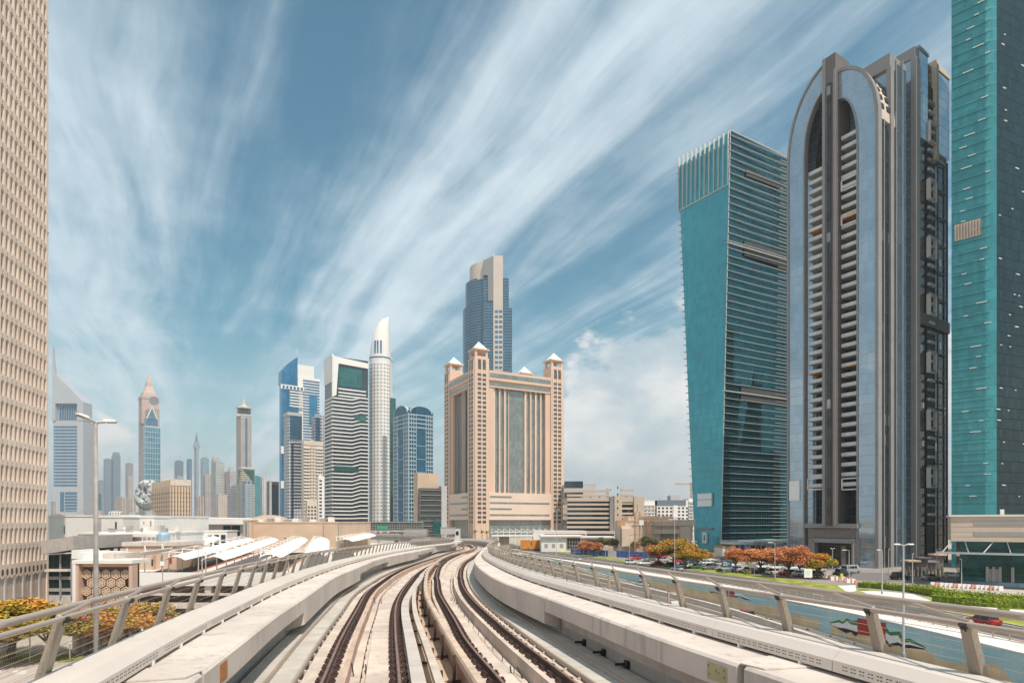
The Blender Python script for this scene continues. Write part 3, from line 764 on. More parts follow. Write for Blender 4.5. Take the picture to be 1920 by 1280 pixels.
# two waving flags, each mirrored about a red hoist
for (hx, hw, hy0, hy1, e0, yend, gU, gL, wL, bL) in (
    (1608, 26, 1158, 1190, 1556, 1168, [(1556, 1166), (1574, 1161), (1580, 1165), (1588, 1158), (1597, 1163), (1608, 1162)], [(1556, 1168), (1574, 1166), (1580, 1169), (1588, 1164), (1597, 1170), (1608, 1172)], [(1556, 1169), (1570, 1175), (1584, 1177), (1596, 1180), (1608, 1184)], [(1556, 1170), (1572, 1178), (1586, 1186), (1596, 1184), (1604, 1192), (1608, 1190)]),
    (1633, 28, 1163, 1196, 1735, 1212, [(1661, 1172), (1668, 1184), (1688, 1183), (1694, 1197), (1706, 1196), (1735, 1212)], [(1661, 1184), (1670, 1191), (1684, 1190), (1692, 1204), (1706, 1203), (1735, 1214)], [(1661, 1197), (1668, 1206), (1684, 1203), (1694, 1208), (1706, 1208), (1735, 1215)], [(1661, 1204), (1668, 1212), (1686, 1209), (1692, 1216), (1708, 1214), (1735, 1217)])):
    wpaint([(hx, hy0), (hx+hw, hy0+4), (hx+hw, hy1+2), (hx, hy1-2)], MRED, .035, 'flag_stripe')
    flagband(gU, gL, MGRN); flagband(gL, wL, MWH2); flagband(wL, bL, MBLK)
wpaint([(1368, 1103), (1377, 1105), (1377, 1119), (1368, 1117)], MRED, .035, 'flag_stripe')
wpaint([(1362, 1102), (1365, 1103), (1366, 1117), (1363, 1117)], MRED, .035, 'flag_stripe')
flagband([(1378, 1116), (1388, 1116), (1396, 1120), (1408, 1124)], [(1378, 1119), (1388, 1118), (1396, 1123), (1408, 1125)], MBLK)
flagband([(1378, 1112), (1388, 1111), (1396, 1117), (1408, 1123)], [(1378, 1116), (1388, 1116), (1396, 1120), (1408, 1124)], MWH2)
flagband([(1328, 1106), (1334, 1109), (1340, 1108), (1346, 1111)], [(1328, 1107), (1334, 1111), (1340, 1110), (1346, 1113)], MBLK)
# kerb barrier with dark slots at the foot of the mural
kb = thing('kerb_barrier', 'low white barrier with dark slots along the foot of the mural wall', 'barrier')
strip('barrier_body', off(wallR, -.75), off(wallR, -.35), (lambda y: zlow(y)+.40), 40, 240, MPAVW, kind=None, parent=kb, th=.6)
sl_ = MB(); y = 45.0
while y < 190:
    sl_.hexa([(wallR(y)-.756, y, zlow(y)+.12), (wallR(y)-.70, y, zlow(y)+.12), (wallR(y+.5)-.70, y+.5, zlow(y)+.12), (wallR(y+.5)-.756, y+.5, zlow(y)+.12), (wallR(y)-.756, y, zlow(y)+.34), (wallR(y)-.70, y, zlow(y)+.34), (wallR(y+.5)-.70, y+.5, zlow(y)+.34), (wallR(y+.5)-.756, y+.5, zlow(y)+.34)]); y += 1.25
tag(sl_.build('slots', MDK, kb), kind='stuff')
strip('yellow_line', off(wallR, -.95), off(wallR, -.80), (lambda y: zlow(y)+.012), 40, 240, plain('yellow_paint', (.6, .42, .06), .8), kind=None, parent=kb, th=.01)
w2 = thing('retaining_wall', 'plain pale retaining wall on the viaduct side of the underpass', 'wall')
mb = MB()
for a, b in zip(YS, YS[1:]):
    mb.hexa([(wallL(a)-.5, a, zlow(a)-.3), (wallL(b)-.5, b, zlow(b)-.3), (wallL(b), b, zlow(b)-.3), (wallL(a), a, zlow(a)-.3), (wallL(a)-.5, a, .8), (wallL(b)-.5, b, .8), (wallL(b), b, .8), (wallL(a), a, .8)])
mb.build('wall', MC, w2)
def rail_fence(name, lab, f, y0, y1, h, sp, z0=0.0, mtl=None, bars=3):
    r = thing(name, lab, 'fence'); mtl = mtl or MMET; y = y0; n = 0
    while y < y1:
        if n < 100:
            mb = MB(); mb.box(f(y)-.05, f(y)+.05, y-.05, y+.05, z0, z0+h); mb.build('post', mtl, r)
        n += 1; y += sp
    for k in range(bars):
        z = z0+h*(.96-.33*k); mb = MB(); mb.tube([(f(y), y, z) for y in [y0+3*i for i in range(int((y1-y0)/3)+1)]], .035, 5); mb.build('rail', mtl, r)
    return r
rail_fence('road_railing', 'pedestrian railing along the frontage road above the mural', off(roadL, -.9), 40, 240, 1.15, 2.1)
# kerbs
strip('kerb', off(roadR, 0), off(roadR, .28), .13, -60, 420, MPAVE, th=.13)
strip('kerb', off(roadL, -.28), off(roadL, 0), .13, -60, 262, MPAVE, th=.13)
# grass verge, white gravel beds, hedges, plaza
verR = lambda y: roadR(y)+pl([(-60, 26), (70, 24), (100, 11), (130, 7.0), (160, 7.0), (230, 6), (300, 3)])(y)
strip('grass_verge', off(roadR, .28), verR, .05, -60, 330, MGRASS, th=.05)
strip('car_park', off(verR, .0), off(verR, 75), .006, 60, 300, plain('car_park_asphalt', (.27, .23, .20), .9, .2, .08))
mb = MB()
for poly in ([(1570, 1097), (1604, 1096), (1606, 1106), (1593, 1110), (1585, 1107)], [(1612, 1107), (1660, 1108), (1712, 1113), (1750, 1127), (1735, 1129), (1690, 1123), (1640, 1117)], [(1784, 1134), (1838, 1132), (1880, 1140), (1925, 1144), (1925, 1156), (1860, 1153), (1800, 1141)]):
    mb.prism([G(X, Y, .1) for X, Y in poly], .0, .1)
tag(mb.build('gravel_bed', MPAVW), kind='structure')
tag(MB().box(74, 200, 95, 128, 0, .03).build('forecourt', MPAVE), kind='structure')
tag(MB().prism([G(1560, 1072), G(1925, 1075), G(1925, 1098), G(1600, 1086)], 0, .035).build('access_road', plain('asphalt_access', (.17, .15, .14), .9)), kind='structure')

# ------------------------------------------------------------ plants
LF_RED = leafmat('leaf_flame', (.60, .19, .09), (.42, .21, .06), (.66, .28, .15))
LF_MIX = leafmat('leaf_turning', (.24, .22, .03), (.62, .24, .05), (.50, .32, .04), .4)
LF_ORG = leafmat('leaf_orange', (.72, .30, .12), (.72, .20, .09), (.50, .26, .08))
LF_GRN = leafmat('leaf_olive', (.17, .17, .06), (.12, .13, .045), (.24, .21, .09))
LF_HED = leafmat('leaf_hedge', (.22, .29, .02), (.42, .42, .03), (.12, .18, .015), .5)
LF_PALM = leafmat('leaf_palm', (.09, .12, .03), (.14, .16, .04), (.2, .17, .06))
MBARK = plain('bark', (.15, .10, .075), .95, .25, 2.0, bstr=.6)
def crown_mesh(mb, rng, blobs, n, s):
    for (cx, cy, cz, rx, ry, rz_) in blobs:
        k = int(n*(rx*ry*rz_)**.66)
        for _ in range(k):
            v = Vector((rng.gauss(0, 1), rng.gauss(0, 1), rng.gauss(0, 1))).normalized()*(rng.random()**.45)
            if v.z < -.3: v.z *= .5
            p = Vector((cx+v.x*rx, cy+v.y*ry, cz+v.z*rz_))
            a = Vector((rng.gauss(0, 1), rng.gauss(0, 1), rng.gauss(0, .6))).normalized(); b = a.cross(Vector((rng.gauss(0, 1), rng.gauss(0, 1), rng.gauss(0, 1)))).normalized()
            q = s*(.6+.8*rng.random())
            mb.face([p-a*q-b*q*.45, p+a*q*.3-b*q*.6, p+a*q+b*q*.2, p-a*q*.2+b*q*.6])
def tree_proto(seed, kind, lm, h=5.5, w=4.2):
    rng = random.Random(seed); t = thing(kind, 'tree', 'tree', (0, 0, -500)); o = Vector((0, 0, -500))
    mb = MB(); hf = h*.30; tips = []
    mb.tube([o+Vector((0, 0, -.1)), o+Vector((.08, .05, hf*.5)), o+Vector((.0, .12, hf))], .20, 8, .14)
    nb = 7
    for i in range(nb):
        a = 2*math.pi*i/nb+rng.uniform(-.3, .3); r = w*.5*rng.uniform(.55, .95); zt = h*rng.uniform(.52, .84)
        mid = Vector((math.cos(a)*r*.45, math.sin(a)*r*.45, hf+(zt-hf)*.55)); tip = Vector((math.cos(a)*r, math.sin(a)*r, zt))
        mb.tube([o+Vector((0, .1, hf-.1)), o+mid, o+tip], .09, 6, .025); tips.append(tip)
        t2 = mid+Vector((math.cos(a+.8)*r*.4, math.sin(a+.8)*r*.4, h*.16)); mb.tube([o+mid, o+t2], .05, 5, .02); tips.append(t2)
    mb.build('trunk', MBARK, t)
    mb = MB(); bl = []
    for p in tips:
        bl.append((o.x+p.x, o.y+p.y, o.z+p.z-.05*h, w*.21*rng.uniform(.8, 1.3), w*.21*rng.uniform(.8, 1.3), h*.17*rng.uniform(.8, 1.3)))
    for i in range(7): bl.append((o.x+rng.uniform(-.28, .28)*w, o.y+rng.uniform(-.28, .28)*w, o.z+h*rng.uniform(.62, .88), w*.24, w*.24, h*.14))
    crown_mesh(mb, rng, bl, 560, .108)
    mb.build('crown', lm, t); return t
PROTO = {'red': tree_proto(1, 'flame_tree', LF_RED), 'org': tree_proto(2, 'flame_tree', LF_ORG), 'mix': tree_proto(3, 'flame_tree', LF_MIX, 5.2, 4.4), 'grn': tree_proto(4, 'acacia_tree', LF_GRN, 6, 4.5)}
def place_tree(kind, X, Yb, Yt, lab, z=0.0, k=1.0, group=None, d=None, xs=1.0):
    if d is None: x, d = G(X, Yb, z)
    else: x = PX(X, d)
    h = PZ(Yt, d)-z; s = h/{'red': 5.2, 'org': 5.2, 'mix': 4.9, 'grn': 6}[kind]*k; xs *= 1.18
    return dup(PROTO[kind], (x, d, z), random.uniform(0, 6.28), lab, group or 'flame trees along the road', (s*xs, s*xs, s))
place_tree('red', 1098, 1040, 1015, 'small red flame tree leftmost on the verge by the blue hoarding', xs=1.3)
place_tree('red', 1113, 1043, 1016, 'red flame tree just right of the leftmost one by the blue hoarding', xs=1.3)
place_tree('red', 1234, 1058, 1021, 'reddish flame tree at the left end of the car park row', xs=1.3)
place_tree('mix', 1265, 1063, 1012, 'tall yellow green flame tree right of the reddish one in the car park', xs=1.2)
place_tree('mix', 1308, 1063, 1029, 'low yellow green flame tree near the foot of the slanted teal tower', xs=1.4)
place_tree('org', 1380, 1073, 1026, 'thin leaning flame tree with few leaves beside the dark road sign', xs=.8)
place_tree('org', 1427, 1075, 1028, 'broad orange flame tree on the verge right of the dark road sign', xs=1.3)
place_tree('red', 1478, 1082, 1025, 'large red flame tree in front of the arched tower', xs=1.3)
place_tree('org', 1500, 1078, 1034, 'orange flame tree crowding behind the large red one', xs=1.1)
place_tree('mix', 1534, 1084, 1038, 'yellow orange flame tree right of the large red one', xs=1.2)
place_tree('mix', 1285, 1066, 1030, 'yellow green flame tree between two others in the car park row', xs=1.1)
for i, (X, Yb, Yt, w_) in enumerate(((1130, 1032, 1006, 1), (1152, 1032, 1008, 1.1), (1174, 1034, 1008, 1.1), (1216, 1034, 1004, 1), (1192, 1034, 1014, .8))):
    place_tree('grn', X, Yb, Yt, ('leftmost', 'second', 'third', 'tallest', 'smallest')[i]+' olive green acacia tree behind the blue hoarding', group='acacia trees behind the hoarding', xs=w_, d=(258, 255, 251, 238, 244)[i])
for i, (k_, X, Yb, Yt, w_, lab) in enumerate((('mix', 24, 1238, 1128, 1.5, 'orange and green flame tree leftmost below the viaduct'), ('mix', 88, 1236, 1138, 1.2, 'green flame tree second from the left below the viaduct'), ('red', 166, 1224, 1143, 1.2, 'red flame tree in the planter before the lattice screen'),
        ('mix', 210, 1222, 1136, 1.25, 'green orange flame tree right of the tall lamp below the viaduct'), ('mix', 262, 1224, 1134, 1.35, 'rusty orange flame tree beside the parking deck wall'), ('mix', -40, 1250, 1135, 1.4, 'flame tree at the extreme left below the viaduct'))):
    place_tree(k_, X, Yb, Yt, lab, xs=w_, group='flame trees below the viaduct')
for p in PROTO.values():
    for c in list(p.children): bpy.data.objects.remove(c)
    bpy.data.objects.remove(p)
def leafy(name, lab, cat, pts, h, lm, s=.12, dens=190, group=None, z=0.0):
    """hedge along a polyline of (x, y, halfwidth)"""
    rng = random.Random(len(lab)); r = thing(name, lab, cat, (pts[0][0], pts[0][1], z), group=group); core = MB(); lv = MB()
    for (x0, y0, w0), (x1, y1, w1) in zip(pts, pts[1:]):
        L = math.hypot(x1-x0, y1-y0); n = max(2, int(L/1.0))
        for k in range(n):
            f = (k+.5)/n; x, y, w = x0+(x1-x0)*f, y0+(y1-y0)*f, w0+(w1-w0)*f
            hh = h*rng.uniform(.85, 1.12)
            crown_mesh(lv, rng, [(x+rng.uniform(-.3, .3), y+rng.uniform(-.3, .3), z+hh*.5, w*rng.uniform(.9, 1.2), w, hh*rng.uniform(.52, .68))], dens, s)
            core.prism([(x+math.cos(q)*w*.82, y+math.sin(q)*w*.82) for q in [i*math.pi/4 for i in range(8)]], z, z+hh*.72)
    core.build('branches', plain('hedge_core', (.12, .17, .015), .95, .4, 1), r); lv.build('foliage', lm, r); return r
def hpts(px, w, z=0): return [G(X, Y, z)+(w,) for X, Y in px]
leafy('hedge', 'clipped green hedge left of the curved white gravel strip', 'hedge', hpts([(1612, 1100), (1650, 1103), (1700, 1108), (1712, 1110)], 1.2), 1.5, LF_HED, group='hedges beside the frontage road')
leafy('hedge', 'clipped green hedge in the middle behind the slim T lamp post', 'hedge', hpts([(1718, 1110), (1760, 1118), (1800, 1124)], 1.5), 1.6, LF_HED, group='hedges beside the frontage road')
leafy('hedge', 'long green hedge nearest the camera at the right edge', 'hedge', hpts([(1757, 1129), (1800, 1133), (1860, 1138), (1935, 1140)], 1.5), 1.6, LF_HED, group='hedges beside the frontage road')
leafy('hedge', 'yellowish green hedge behind the nearest one by the barriers', 'hedge', hpts([(1800, 1121), (1860, 1127), (1935, 1131)], 1.3), 1.5, LF_HED, group='hedges beside the frontage road')
for i, (X, Y) in enumerate(((1877, 1150), (1400, 1076), (1345, 1071))):
    x, y = G(X, Y); leafy('shrub', ('small leafy shrub on white gravel near the red car', 'low shrub on the verge left of the broad orange tree', 'low shrub on the verge by the dark road sign')[i], 'shrub', [(x, y, .7), (x+.8, y, .6)], 1.1, LF_HED, .12, 60, group='small verge shrubs')
def palm(X, Yb, Yt, lab, d=None):
    x, y = G(X, Yb) if d is None else (PX(X, d), d); h = PZ(Yt, y); r = thing('palm_tree', lab, 'palm tree', (x, y, 0), group='palm trees')
    MB().tube([(x, y, -.1), (x+.1, y, h*.5), (x, y+.1, h*.86)], .22, 8, .16).build('trunk', MBARK, r); mb = MB()
    for i in range(26):
        a = i*2.4; e = .9-1.5*((i % 7)/7); L = h*.32; prev = Vector((x, y, h*.86)); dirv = Vector((math.cos(a)*math.cos(e), math.sin(a)*math.cos(e), math.sin(e))); side = Vector((-math.sin(a), math.cos(a), 0))*.28
        for k in range(4):
            nx = prev+dirv*L/4; dirv = (dirv+Vector((0, 0, -.32))).normalized(); mb.face([prev-side, nx-side*.8, nx+side*.8, prev+side]); prev = nx
    mb.build('crown', LF_PALM, r)
for i, (X, Yb, Yt) in enumerate(((891, 1006, 992), (904, 1006, 993), (913, 1007, 994), (926, 1008, 991), (1452, 1064, 1046))):
    palm(X, Yb, Yt, ('leftmost small palm at the foot of the pink stone hotel', 'second small palm at the foot of the pink stone hotel', 'third small palm at the foot of the pink stone hotel', 'rightmost small palm at the foot of the pink stone hotel', 'palm standing among the parked cars')[i], d=(None if Yb > 1020 else 455))
x, y = G(305, 1003, 6); 

# ------------------------------------------------------------ left side: lattice tower and low buildings
def lattice_tower():
    d0 = 100.0; F = Fc((PX(88.5, d0), d0), (.240, -.971), (.971, .240)); N = 26; bw, fh = 1.22, 3.02; L = N*bw
    r = thing('office_tower', 'tall sand coloured office tower wrapped in a pointed arch lattice at the left edge', 'tower', F.pt(0, 0, 0))
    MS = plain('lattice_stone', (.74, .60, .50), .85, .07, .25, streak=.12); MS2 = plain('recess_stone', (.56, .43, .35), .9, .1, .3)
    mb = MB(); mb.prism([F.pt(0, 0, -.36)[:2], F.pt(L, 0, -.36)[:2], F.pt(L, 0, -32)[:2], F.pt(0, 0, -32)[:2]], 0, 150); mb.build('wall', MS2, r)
    mb = MB(); F.box(mb, -.35, .02, 0, 150, -32, .02); mb.build('corner_pier', MS, r)
    z0 = 6.75
    for k in range(34):
        z = z0+k*fh; mb = MB(); hb = MB()
        for i in range(N):
            u = .02+i*bw
            F.box(mb, u, u+.20, z, z+fh, -.34, 0); F.box(mb, u+1.02, u+bw, z, z+fh, -.34, 0); F.box(mb, u+.2, u+1.02, z, z+.16, -.34, -.002)
            F.poly(mb, [(u+.2, z+2.12), (u+.61, z+2.50), (u+.61, z+fh), (u+.2, z+fh)], -.34, -.002); F.poly(mb, [(u+.61, z+2.50), (u+1.02, z+2.12), (u+1.02, z+fh), (u+.61, z+fh)], -.34, -.002)
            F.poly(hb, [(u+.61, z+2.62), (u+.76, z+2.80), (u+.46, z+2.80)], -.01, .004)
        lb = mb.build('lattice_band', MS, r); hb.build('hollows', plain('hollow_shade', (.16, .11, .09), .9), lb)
    spread(r, F, [(.02+i*bw+.30, .02+i*bw+.74, z0+k*fh+.75, z0+k*fh+1.25) for k in range(30) for i in range(0, N, 2)], plain('vent_brown', (.10, .07, .055), .8), 'vent', -.37, -.31)
    mb = MB(); hb = MB(); z = z0-1.85
    for i in range(N):                        # hexagon row and zigzag foot
        u = .02+i*bw
        for (a, b) in (((u, z+.35), (u+.2, z)), ):
            pass
        F.poly(mb, [(u, z+.25), (u+.61, z-.12), (u+bw, z+.25), (u+bw, z+1.85), (u, z+1.85)], -.5, 0)
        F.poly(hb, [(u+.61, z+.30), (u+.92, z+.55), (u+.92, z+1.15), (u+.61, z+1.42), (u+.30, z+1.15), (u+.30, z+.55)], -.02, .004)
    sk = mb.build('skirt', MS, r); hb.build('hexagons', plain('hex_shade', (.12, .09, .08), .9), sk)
    for i in range(N//2):
        u = .02+i*2*bw; mb = MB(); F.poly(mb, [(u, 0), (u+2.0, 0), (u+2.0, z+.3), (u, z+.3)], -.35, -.2); F.box(mb, u+2.0, u+2*bw, 0, z+.3, -.5, .0); mb.build('column', plain('column_stone', (.50, .43, .38), .85, .1, .3), r)
    ML = plain('louvre_dark', (.05, .03, .025), .6)
    for (i, k) in ((0, 20), (1, 20), (3, 21), (0, 6), (1, 6)):
        u = .02+i*bw; mb = MB(); F.box(mb, u+.2, u+1.02, z0+k*fh+.16, z0+k*fh+2.2, -.4, -.25); mb.build('louvre', ML, r)
    for (k, Y) in ((12, 437), (27, 60)):
        z = PZ(Y, d0); mb = MB(); mb.tube([F.pt(.1, z, 0), F.pt(-.35, z+.1, .05), F.pt(-.4, z+.3, .05)], .03, 5); mb.tube([F.pt(.1, z-.45, 0), F.pt(-.35, z+.05, .05)], .02, 5); mb.build('lamp_bracket', MDK, r)
lattice_tower()

def block(name, lab, cat, X0, X1, Yt, d, dep, m, z0=0.0, a=0.0, parts=None, group=None, roofk=True):
    """box building whose front spans photo columns X0..X1 at distance d, turned by a degrees"""
    if isinstance(a, tuple): Fr_, Fl_ = a
    ca, sa = math.cos(R(a)), math.sin(R(a)); p = (PX(X0, d), d); F = Fc(p, (ca, sa), (sa, -ca)); w = F.ua(X1); zt = PZ(Yt, d)
    r = thing(name, lab, cat, (p[0], p[1], z0), group=group)
    q = [F.pt(0, 0, 0)[:2], F.pt(w, 0, 0)[:2], F.pt(w, 0, -dep)[:2], F.pt(0, 0, -dep)[:2]]
    mb = MB(); mb.prism(q, z0, zt); mb.build('wall', m, r)
    if roofk:
        mb = MB(); t = .25; q2 = [F.pt(-.12, 0, .12)[:2], F.pt(w+.12, 0, .12)[:2], F.pt(w+.12, 0, -dep-.12)[:2], F.pt(-.12, 0, -dep-.12)[:2]]; mb.prism(q2, zt, zt+.3); mb.build('roof', m, r)
    return r, F, w, zt
def rc(F, d, X0, X1, Y0, Y1):                # photo rectangle -> face cell
    u0, u1 = F.ua(X0), F.ua(X1); dd = F.p.y+F.d.y*(u0+u1)/2
    return (u0, u1, PZ(Y1, dd), PZ(Y0, dd))
# annex beside the tower
r, F, w, zt = block('annex', 'low grey annex with a sloping fascia over dark glazing beside the lattice tower', 'building', 91, 148, 1040, 92, 14, MC2, roofk=False)
mb = MB(); F.poly(mb, [(-.2, PZ(1038, 92)), (F.ua(148), PZ(1029, 92)), (F.ua(148), PZ(1004, 92)), (-.2, PZ(1013, 92))], -13, 1.2); mb.build('fascia', plain('annex_fascia', (.42, .38, .35), .7), r)
mb = MB(); F.box(mb, *rc(F, 92, 92, 135, 1040, 1066), -.1, .05); mb.build('window', GD, r)
mb = MB(); F.box(mb, *rc(F, 92, 92, 135, 1071, 1114), -.1, .05); mb.build('window', GD, r)
mb = MB(); F.box(mb, *rc(F, 92, 92, 135, 1066, 1070), -.1, .9); mb.build('ledge', MC, r)
for Y in (1080, 1102): mb = MB(); F.box(mb, *rc(F, 92, 92, 135, Y, Y+6), .04, .10); mb.build('transom', MGREY, r)
for X in (114, 135): mb = MB(); F.box(mb, *rc(F, 92, X, X+2, 1040, 1118), .05, .3); mb.build('mullion', MGREY, r)
# white exhibition buildings
r, F, w, zt = block('exhibition_hall', 'plain white hall with a flat roof behind the grey annex', 'building', 91, 262, 968, 132, 30, MWH)
for X0, X1, Y0, Y1 in ((215, 219, 978, 992), (120, 121.5, 985, 1000)): mb = MB(); F.box(mb, *rc(F, 132, X0, X1, Y0, Y1), -.1, .05); mb.build('window', GD, r)
for i, X in enumerate((196, 201, 206, 211, 216)): mb = MB(); p = F.pt(F.ua(X), zt, -1.5); mb.tube([p, (p[0], p[1], zt+.9), (p[0]+.4, p[1], zt+1.1)], .12, 6); mb.build('roof_pipe', MWH, r)
for k in range(7): p = F.pt(3+2.6*k, zt, -6-(k % 3)*2); mb = MB(); mb.box(p[0]-.7, p[0]+.7, p[1]-.6, p[1]+.6, zt+.3, zt+1.1+.3*(k % 2)); mb.tube([(p[0], p[1], zt+1.1), (p[0], p[1], zt+1.5)], .35, 10); mb.build('roof_unit', MGREY if k % 2 else MCHROME, r)
r, F, w, zt = block('plant_tower', 'white roof block with one narrow vertical louvre left of its fellow', 'roof block', 181, 231, 970, 124, 8, MWH)
mb = MB(); F.box(mb, *rc(F, 124, 216, 219, 978, 992), -.1, .05); mb.build('louvre', GD, r)
mb = MB(); F.box(mb, *rc(F, 124, 181.5, 190, 971, 1000), -.1, .04); mb.build('panel', MC2, r)
r, F, w, zt = block('plant_tower', 'white roof block nearer the grey warehouse', 'roof block', 262, 289, 970, 124, 6, MWH)
for X, Y in ((269, 978), (282, 976), (281, 990)): mb = MB(); F.box(mb, *rc(F, 124, X, X+1.6, Y, Y+(4 if X < 280 else 10)), -.1, .05); mb.build('louvre', MBROWN, r)
r, F, w, zt = block('terrace_building', 'white terrace building with dark narrow windows behind the lattice screen', 'building', 146, 306, 1001, 106, 16, MWH, a=4)
for X0, X1 in ((206, 213), (221, 225), (237, 241), (252, 255), (275, 278), (292, 295)):
    mb = MB(); F.box(mb, *rc(F, 106, X0, X1, 1013, 1033), -.1, .05); wn_ = mb.build('window', GD, r); mb = MB(); F.box(mb, *rc(F, 106, X0-1.2, X1+1.2, 1010, 1012.5), -.1, .5); mb.build('lintel', MWH, wn_)
mb = MB(); F.box(mb, *rc(F, 106, 190, 300, 1000, 1006), 0, 1.0); mb.build('cornice', MWH, r)
for k in range(8): p = F.pt(4+1.5*k, zt, -3-(k % 2)*2); mb = MB(); mb.box(p[0]-.45, p[0]+.45, p[1]-.4, p[1]+.4, zt+.3, zt+1.0+.25*(k % 3)); mb.build('roof_unit', (MGREY, MWH, MC2)[k % 3], r)
mb = MB(); mb.tube([F.pt(3, zt+.6, -2.2), F.pt(9, zt+.6, -2.2), F.pt(9, zt+.6, -6)], .14, 6); mb.build('roof_pipe', MCHROME, r)
mb = MB(); F.box(mb, *rc(F, 106, 146, 152, 1012, 1050), .03, 1.2); mb.build('buttress', MC, r)
r, F, w, zt = block('service_building', 'beige flat service building with a blue water tank on its roof', 'building', 232, 331, 1022, 96, 12, MSAND, a=8)
mb = MB(); F.box(mb, -.2, w+.2, zt-.1, zt+.5, -12, .25); mb.build('parapet', MC, r)
for X0, X1, Y0, Y1 in ((302, 305, 1042, 1053), (318, 322, 1040, 1056), (257, 262, 1046, 1058), (284, 288, 1048, 1060)): mb = MB(); F.box(mb, *rc(F, 96, X0, X1, Y0, Y1), -.1, .06); mb.build('door', MRED if X0 == 318 else GD, r)
mb = MB(); [mb.tube([F.pt(F.ua(X), 5.6, .3), F.pt(F.ua(X), zt, .3)], .04, 5) for X in (289, 293)]; [mb.tube([F.pt(F.ua(289), 5.8+.35*k, .3), F.pt(F.ua(293), 5.8+.35*k, .3)], .03, 4) for k in range(7)]; mb.build('ladder', MMET, r)
tk = thing('water_tank', 'round pale blue water tank on the beige service building roof', 'tank', F.pt(F.ua(286), zt+.5, -4))
p = Vector(F.pt(F.ua(286), zt+.5, -4)); mb = MB(); mb.tube([p, p+Vector((0, 0, 1.0))], .9, 20); n_ = 8
for k in range(6):
    a, b = k*math.pi/12, (k+1)*math.pi/12; mb.tube([p+Vector((0, 0, 1.0+.6*math.sin(a))), p+Vector((0, 0, 1.0+.6*math.sin(b)))], .9*math.cos(a), 20, .9*math.cos(b)+.001, caps=False)
mb.build('tank_shell', plain('tank_blue', (.30, .42, .55), .4), tk)
mb = MB(); [mb.tube([p+Vector((.95*math.cos(q), .95*math.sin(q), -.5)), p+Vector((.95*math.cos(q), .95*math.sin(q), 1.1))], .03, 4) for q in (3.6, 4.2, 4.8, 5.4)]; mb.build('strap', MMET, tk)
rf = rail_fence('roof_railing', 'thin railing along the beige service building roof', lambda y: F.pt(F.ua(262), 0, 0)[0]+0*y, F.pt(0, 0, -1)[1], F.pt(0, 0, -11)[1], 1.0, 1.2, zt+.5, MWH)
r, F, w, zt = block('warehouse', 'long grey clad exhibition warehouse with a white roof edge', 'building', 290, 460, 981, 175, 40, MGREY, a=-4)
mb = MB(); F.poly(mb, [(-2, zt-.2), (w+3, zt-.2), (w+3, zt+1.3), (-2, zt+2.0)], -40, 1.2); mb.build('roof_edge', MWH, r)
for X0, X1 in ((419, 433), (435, 450)):
    mb = MB(); F.box(mb, *rc(F, 170, X0, X1, 985, 1004), -.1, .15); g_ = mb.build('window', GD, r)
    for Y in (994,): mb = MB(); F.box(mb, *rc(F, 170, X0, X1, Y, Y+1.2), .14, .25); mb.build('transom', MWH, g_)
r, F, w, zt = block('sand_hall', 'long sand coloured wall of the hall behind the white canopies', 'building', 468, 635, 980, 155, 35, MSAND)
mb = MB(); F.box(mb, *rc(F, 155, 533, 537, 1008, 1010), -.1, .08); mb.build('vent', MDK, r)
for X in (468, 606, 634): mb = MB(); F.box(mb, *rc(F, 155, X, X+1.0, 982, 1030), 0, .12); mb.build('downpipe', MTRIM, r)
mb = MB(); F.box(mb, 0, w, 5.4, 6.6, 0, .8); mb.build('plinth', MC, r)
for k in range(9): mb = MB(); p = F.pt(w*(.08+.1*k), zt+.3, -3); mb.box(p[0]-.7, p[0]+.7, p[1]-.7, p[1]+.7, zt+.29, zt+.9+.3*(k % 3)); mb.build('roof_unit', MGREY if k % 2 else MWH, r)
r, F, w, zt = block('stair_tower', 'narrow pinkish stair tower with twin grey ducts left of the sand coloured wall', 'stair tower', 456, 470, 976, 153, 5, MSAND)
for X in (459, 464): mb = MB(); F.box(mb, *rc(F, 153, X, X+3, 976, 1006), 0, .5); mb.build('duct', MCHROME, r)
dm = thing('dome_roof', 'low copper pink dome rising behind the sand coloured hall', 'dome', (PX(506, 190), 190, 0)); mb = MB(); c0 = Vector((PX(506, 190), 190, 0))
for k in range(8):
    a, b = k*math.pi/16, (k+1)*math.pi/16; mb.tube([c0+Vector((0, 0, 12.3+2.9*math.sin(a))), c0+Vector((0, 0, 12.3+2.9*math.sin(b)))], 6.4*math.cos(a), 32, 6.4*math.cos(b)+.01, caps=False)
mb.build('dome', plain('dome_copper', (.46, .33, .26), .5), dm, smooth=True); MB().tube([c0, c0+Vector((0, 0, 12.3))], 6.3, 32).build('drum', MSAND, dm)
for i, (X0, X1, Yt) in enumerate(((333, 357, 1006), (357, 383, 1008), (383, 425, 996))):
    r, F, w, zt = block('kiosk', ('small white kiosk leftmost behind the canopy', 'small white kiosk in the middle behind the canopy', 'white flat roofed kiosk nearest the warehouse windows')[i], 'kiosk', X0, X1, Yt, 150+i*3, 6, MWH, z0=5.4)
    for k in range(3): mb = MB(); F.box(mb, w*(.15+.3*k), w*(.35+.3*k), 6.2, zt-.8, -.05, .06); mb.build('window', GD, r)
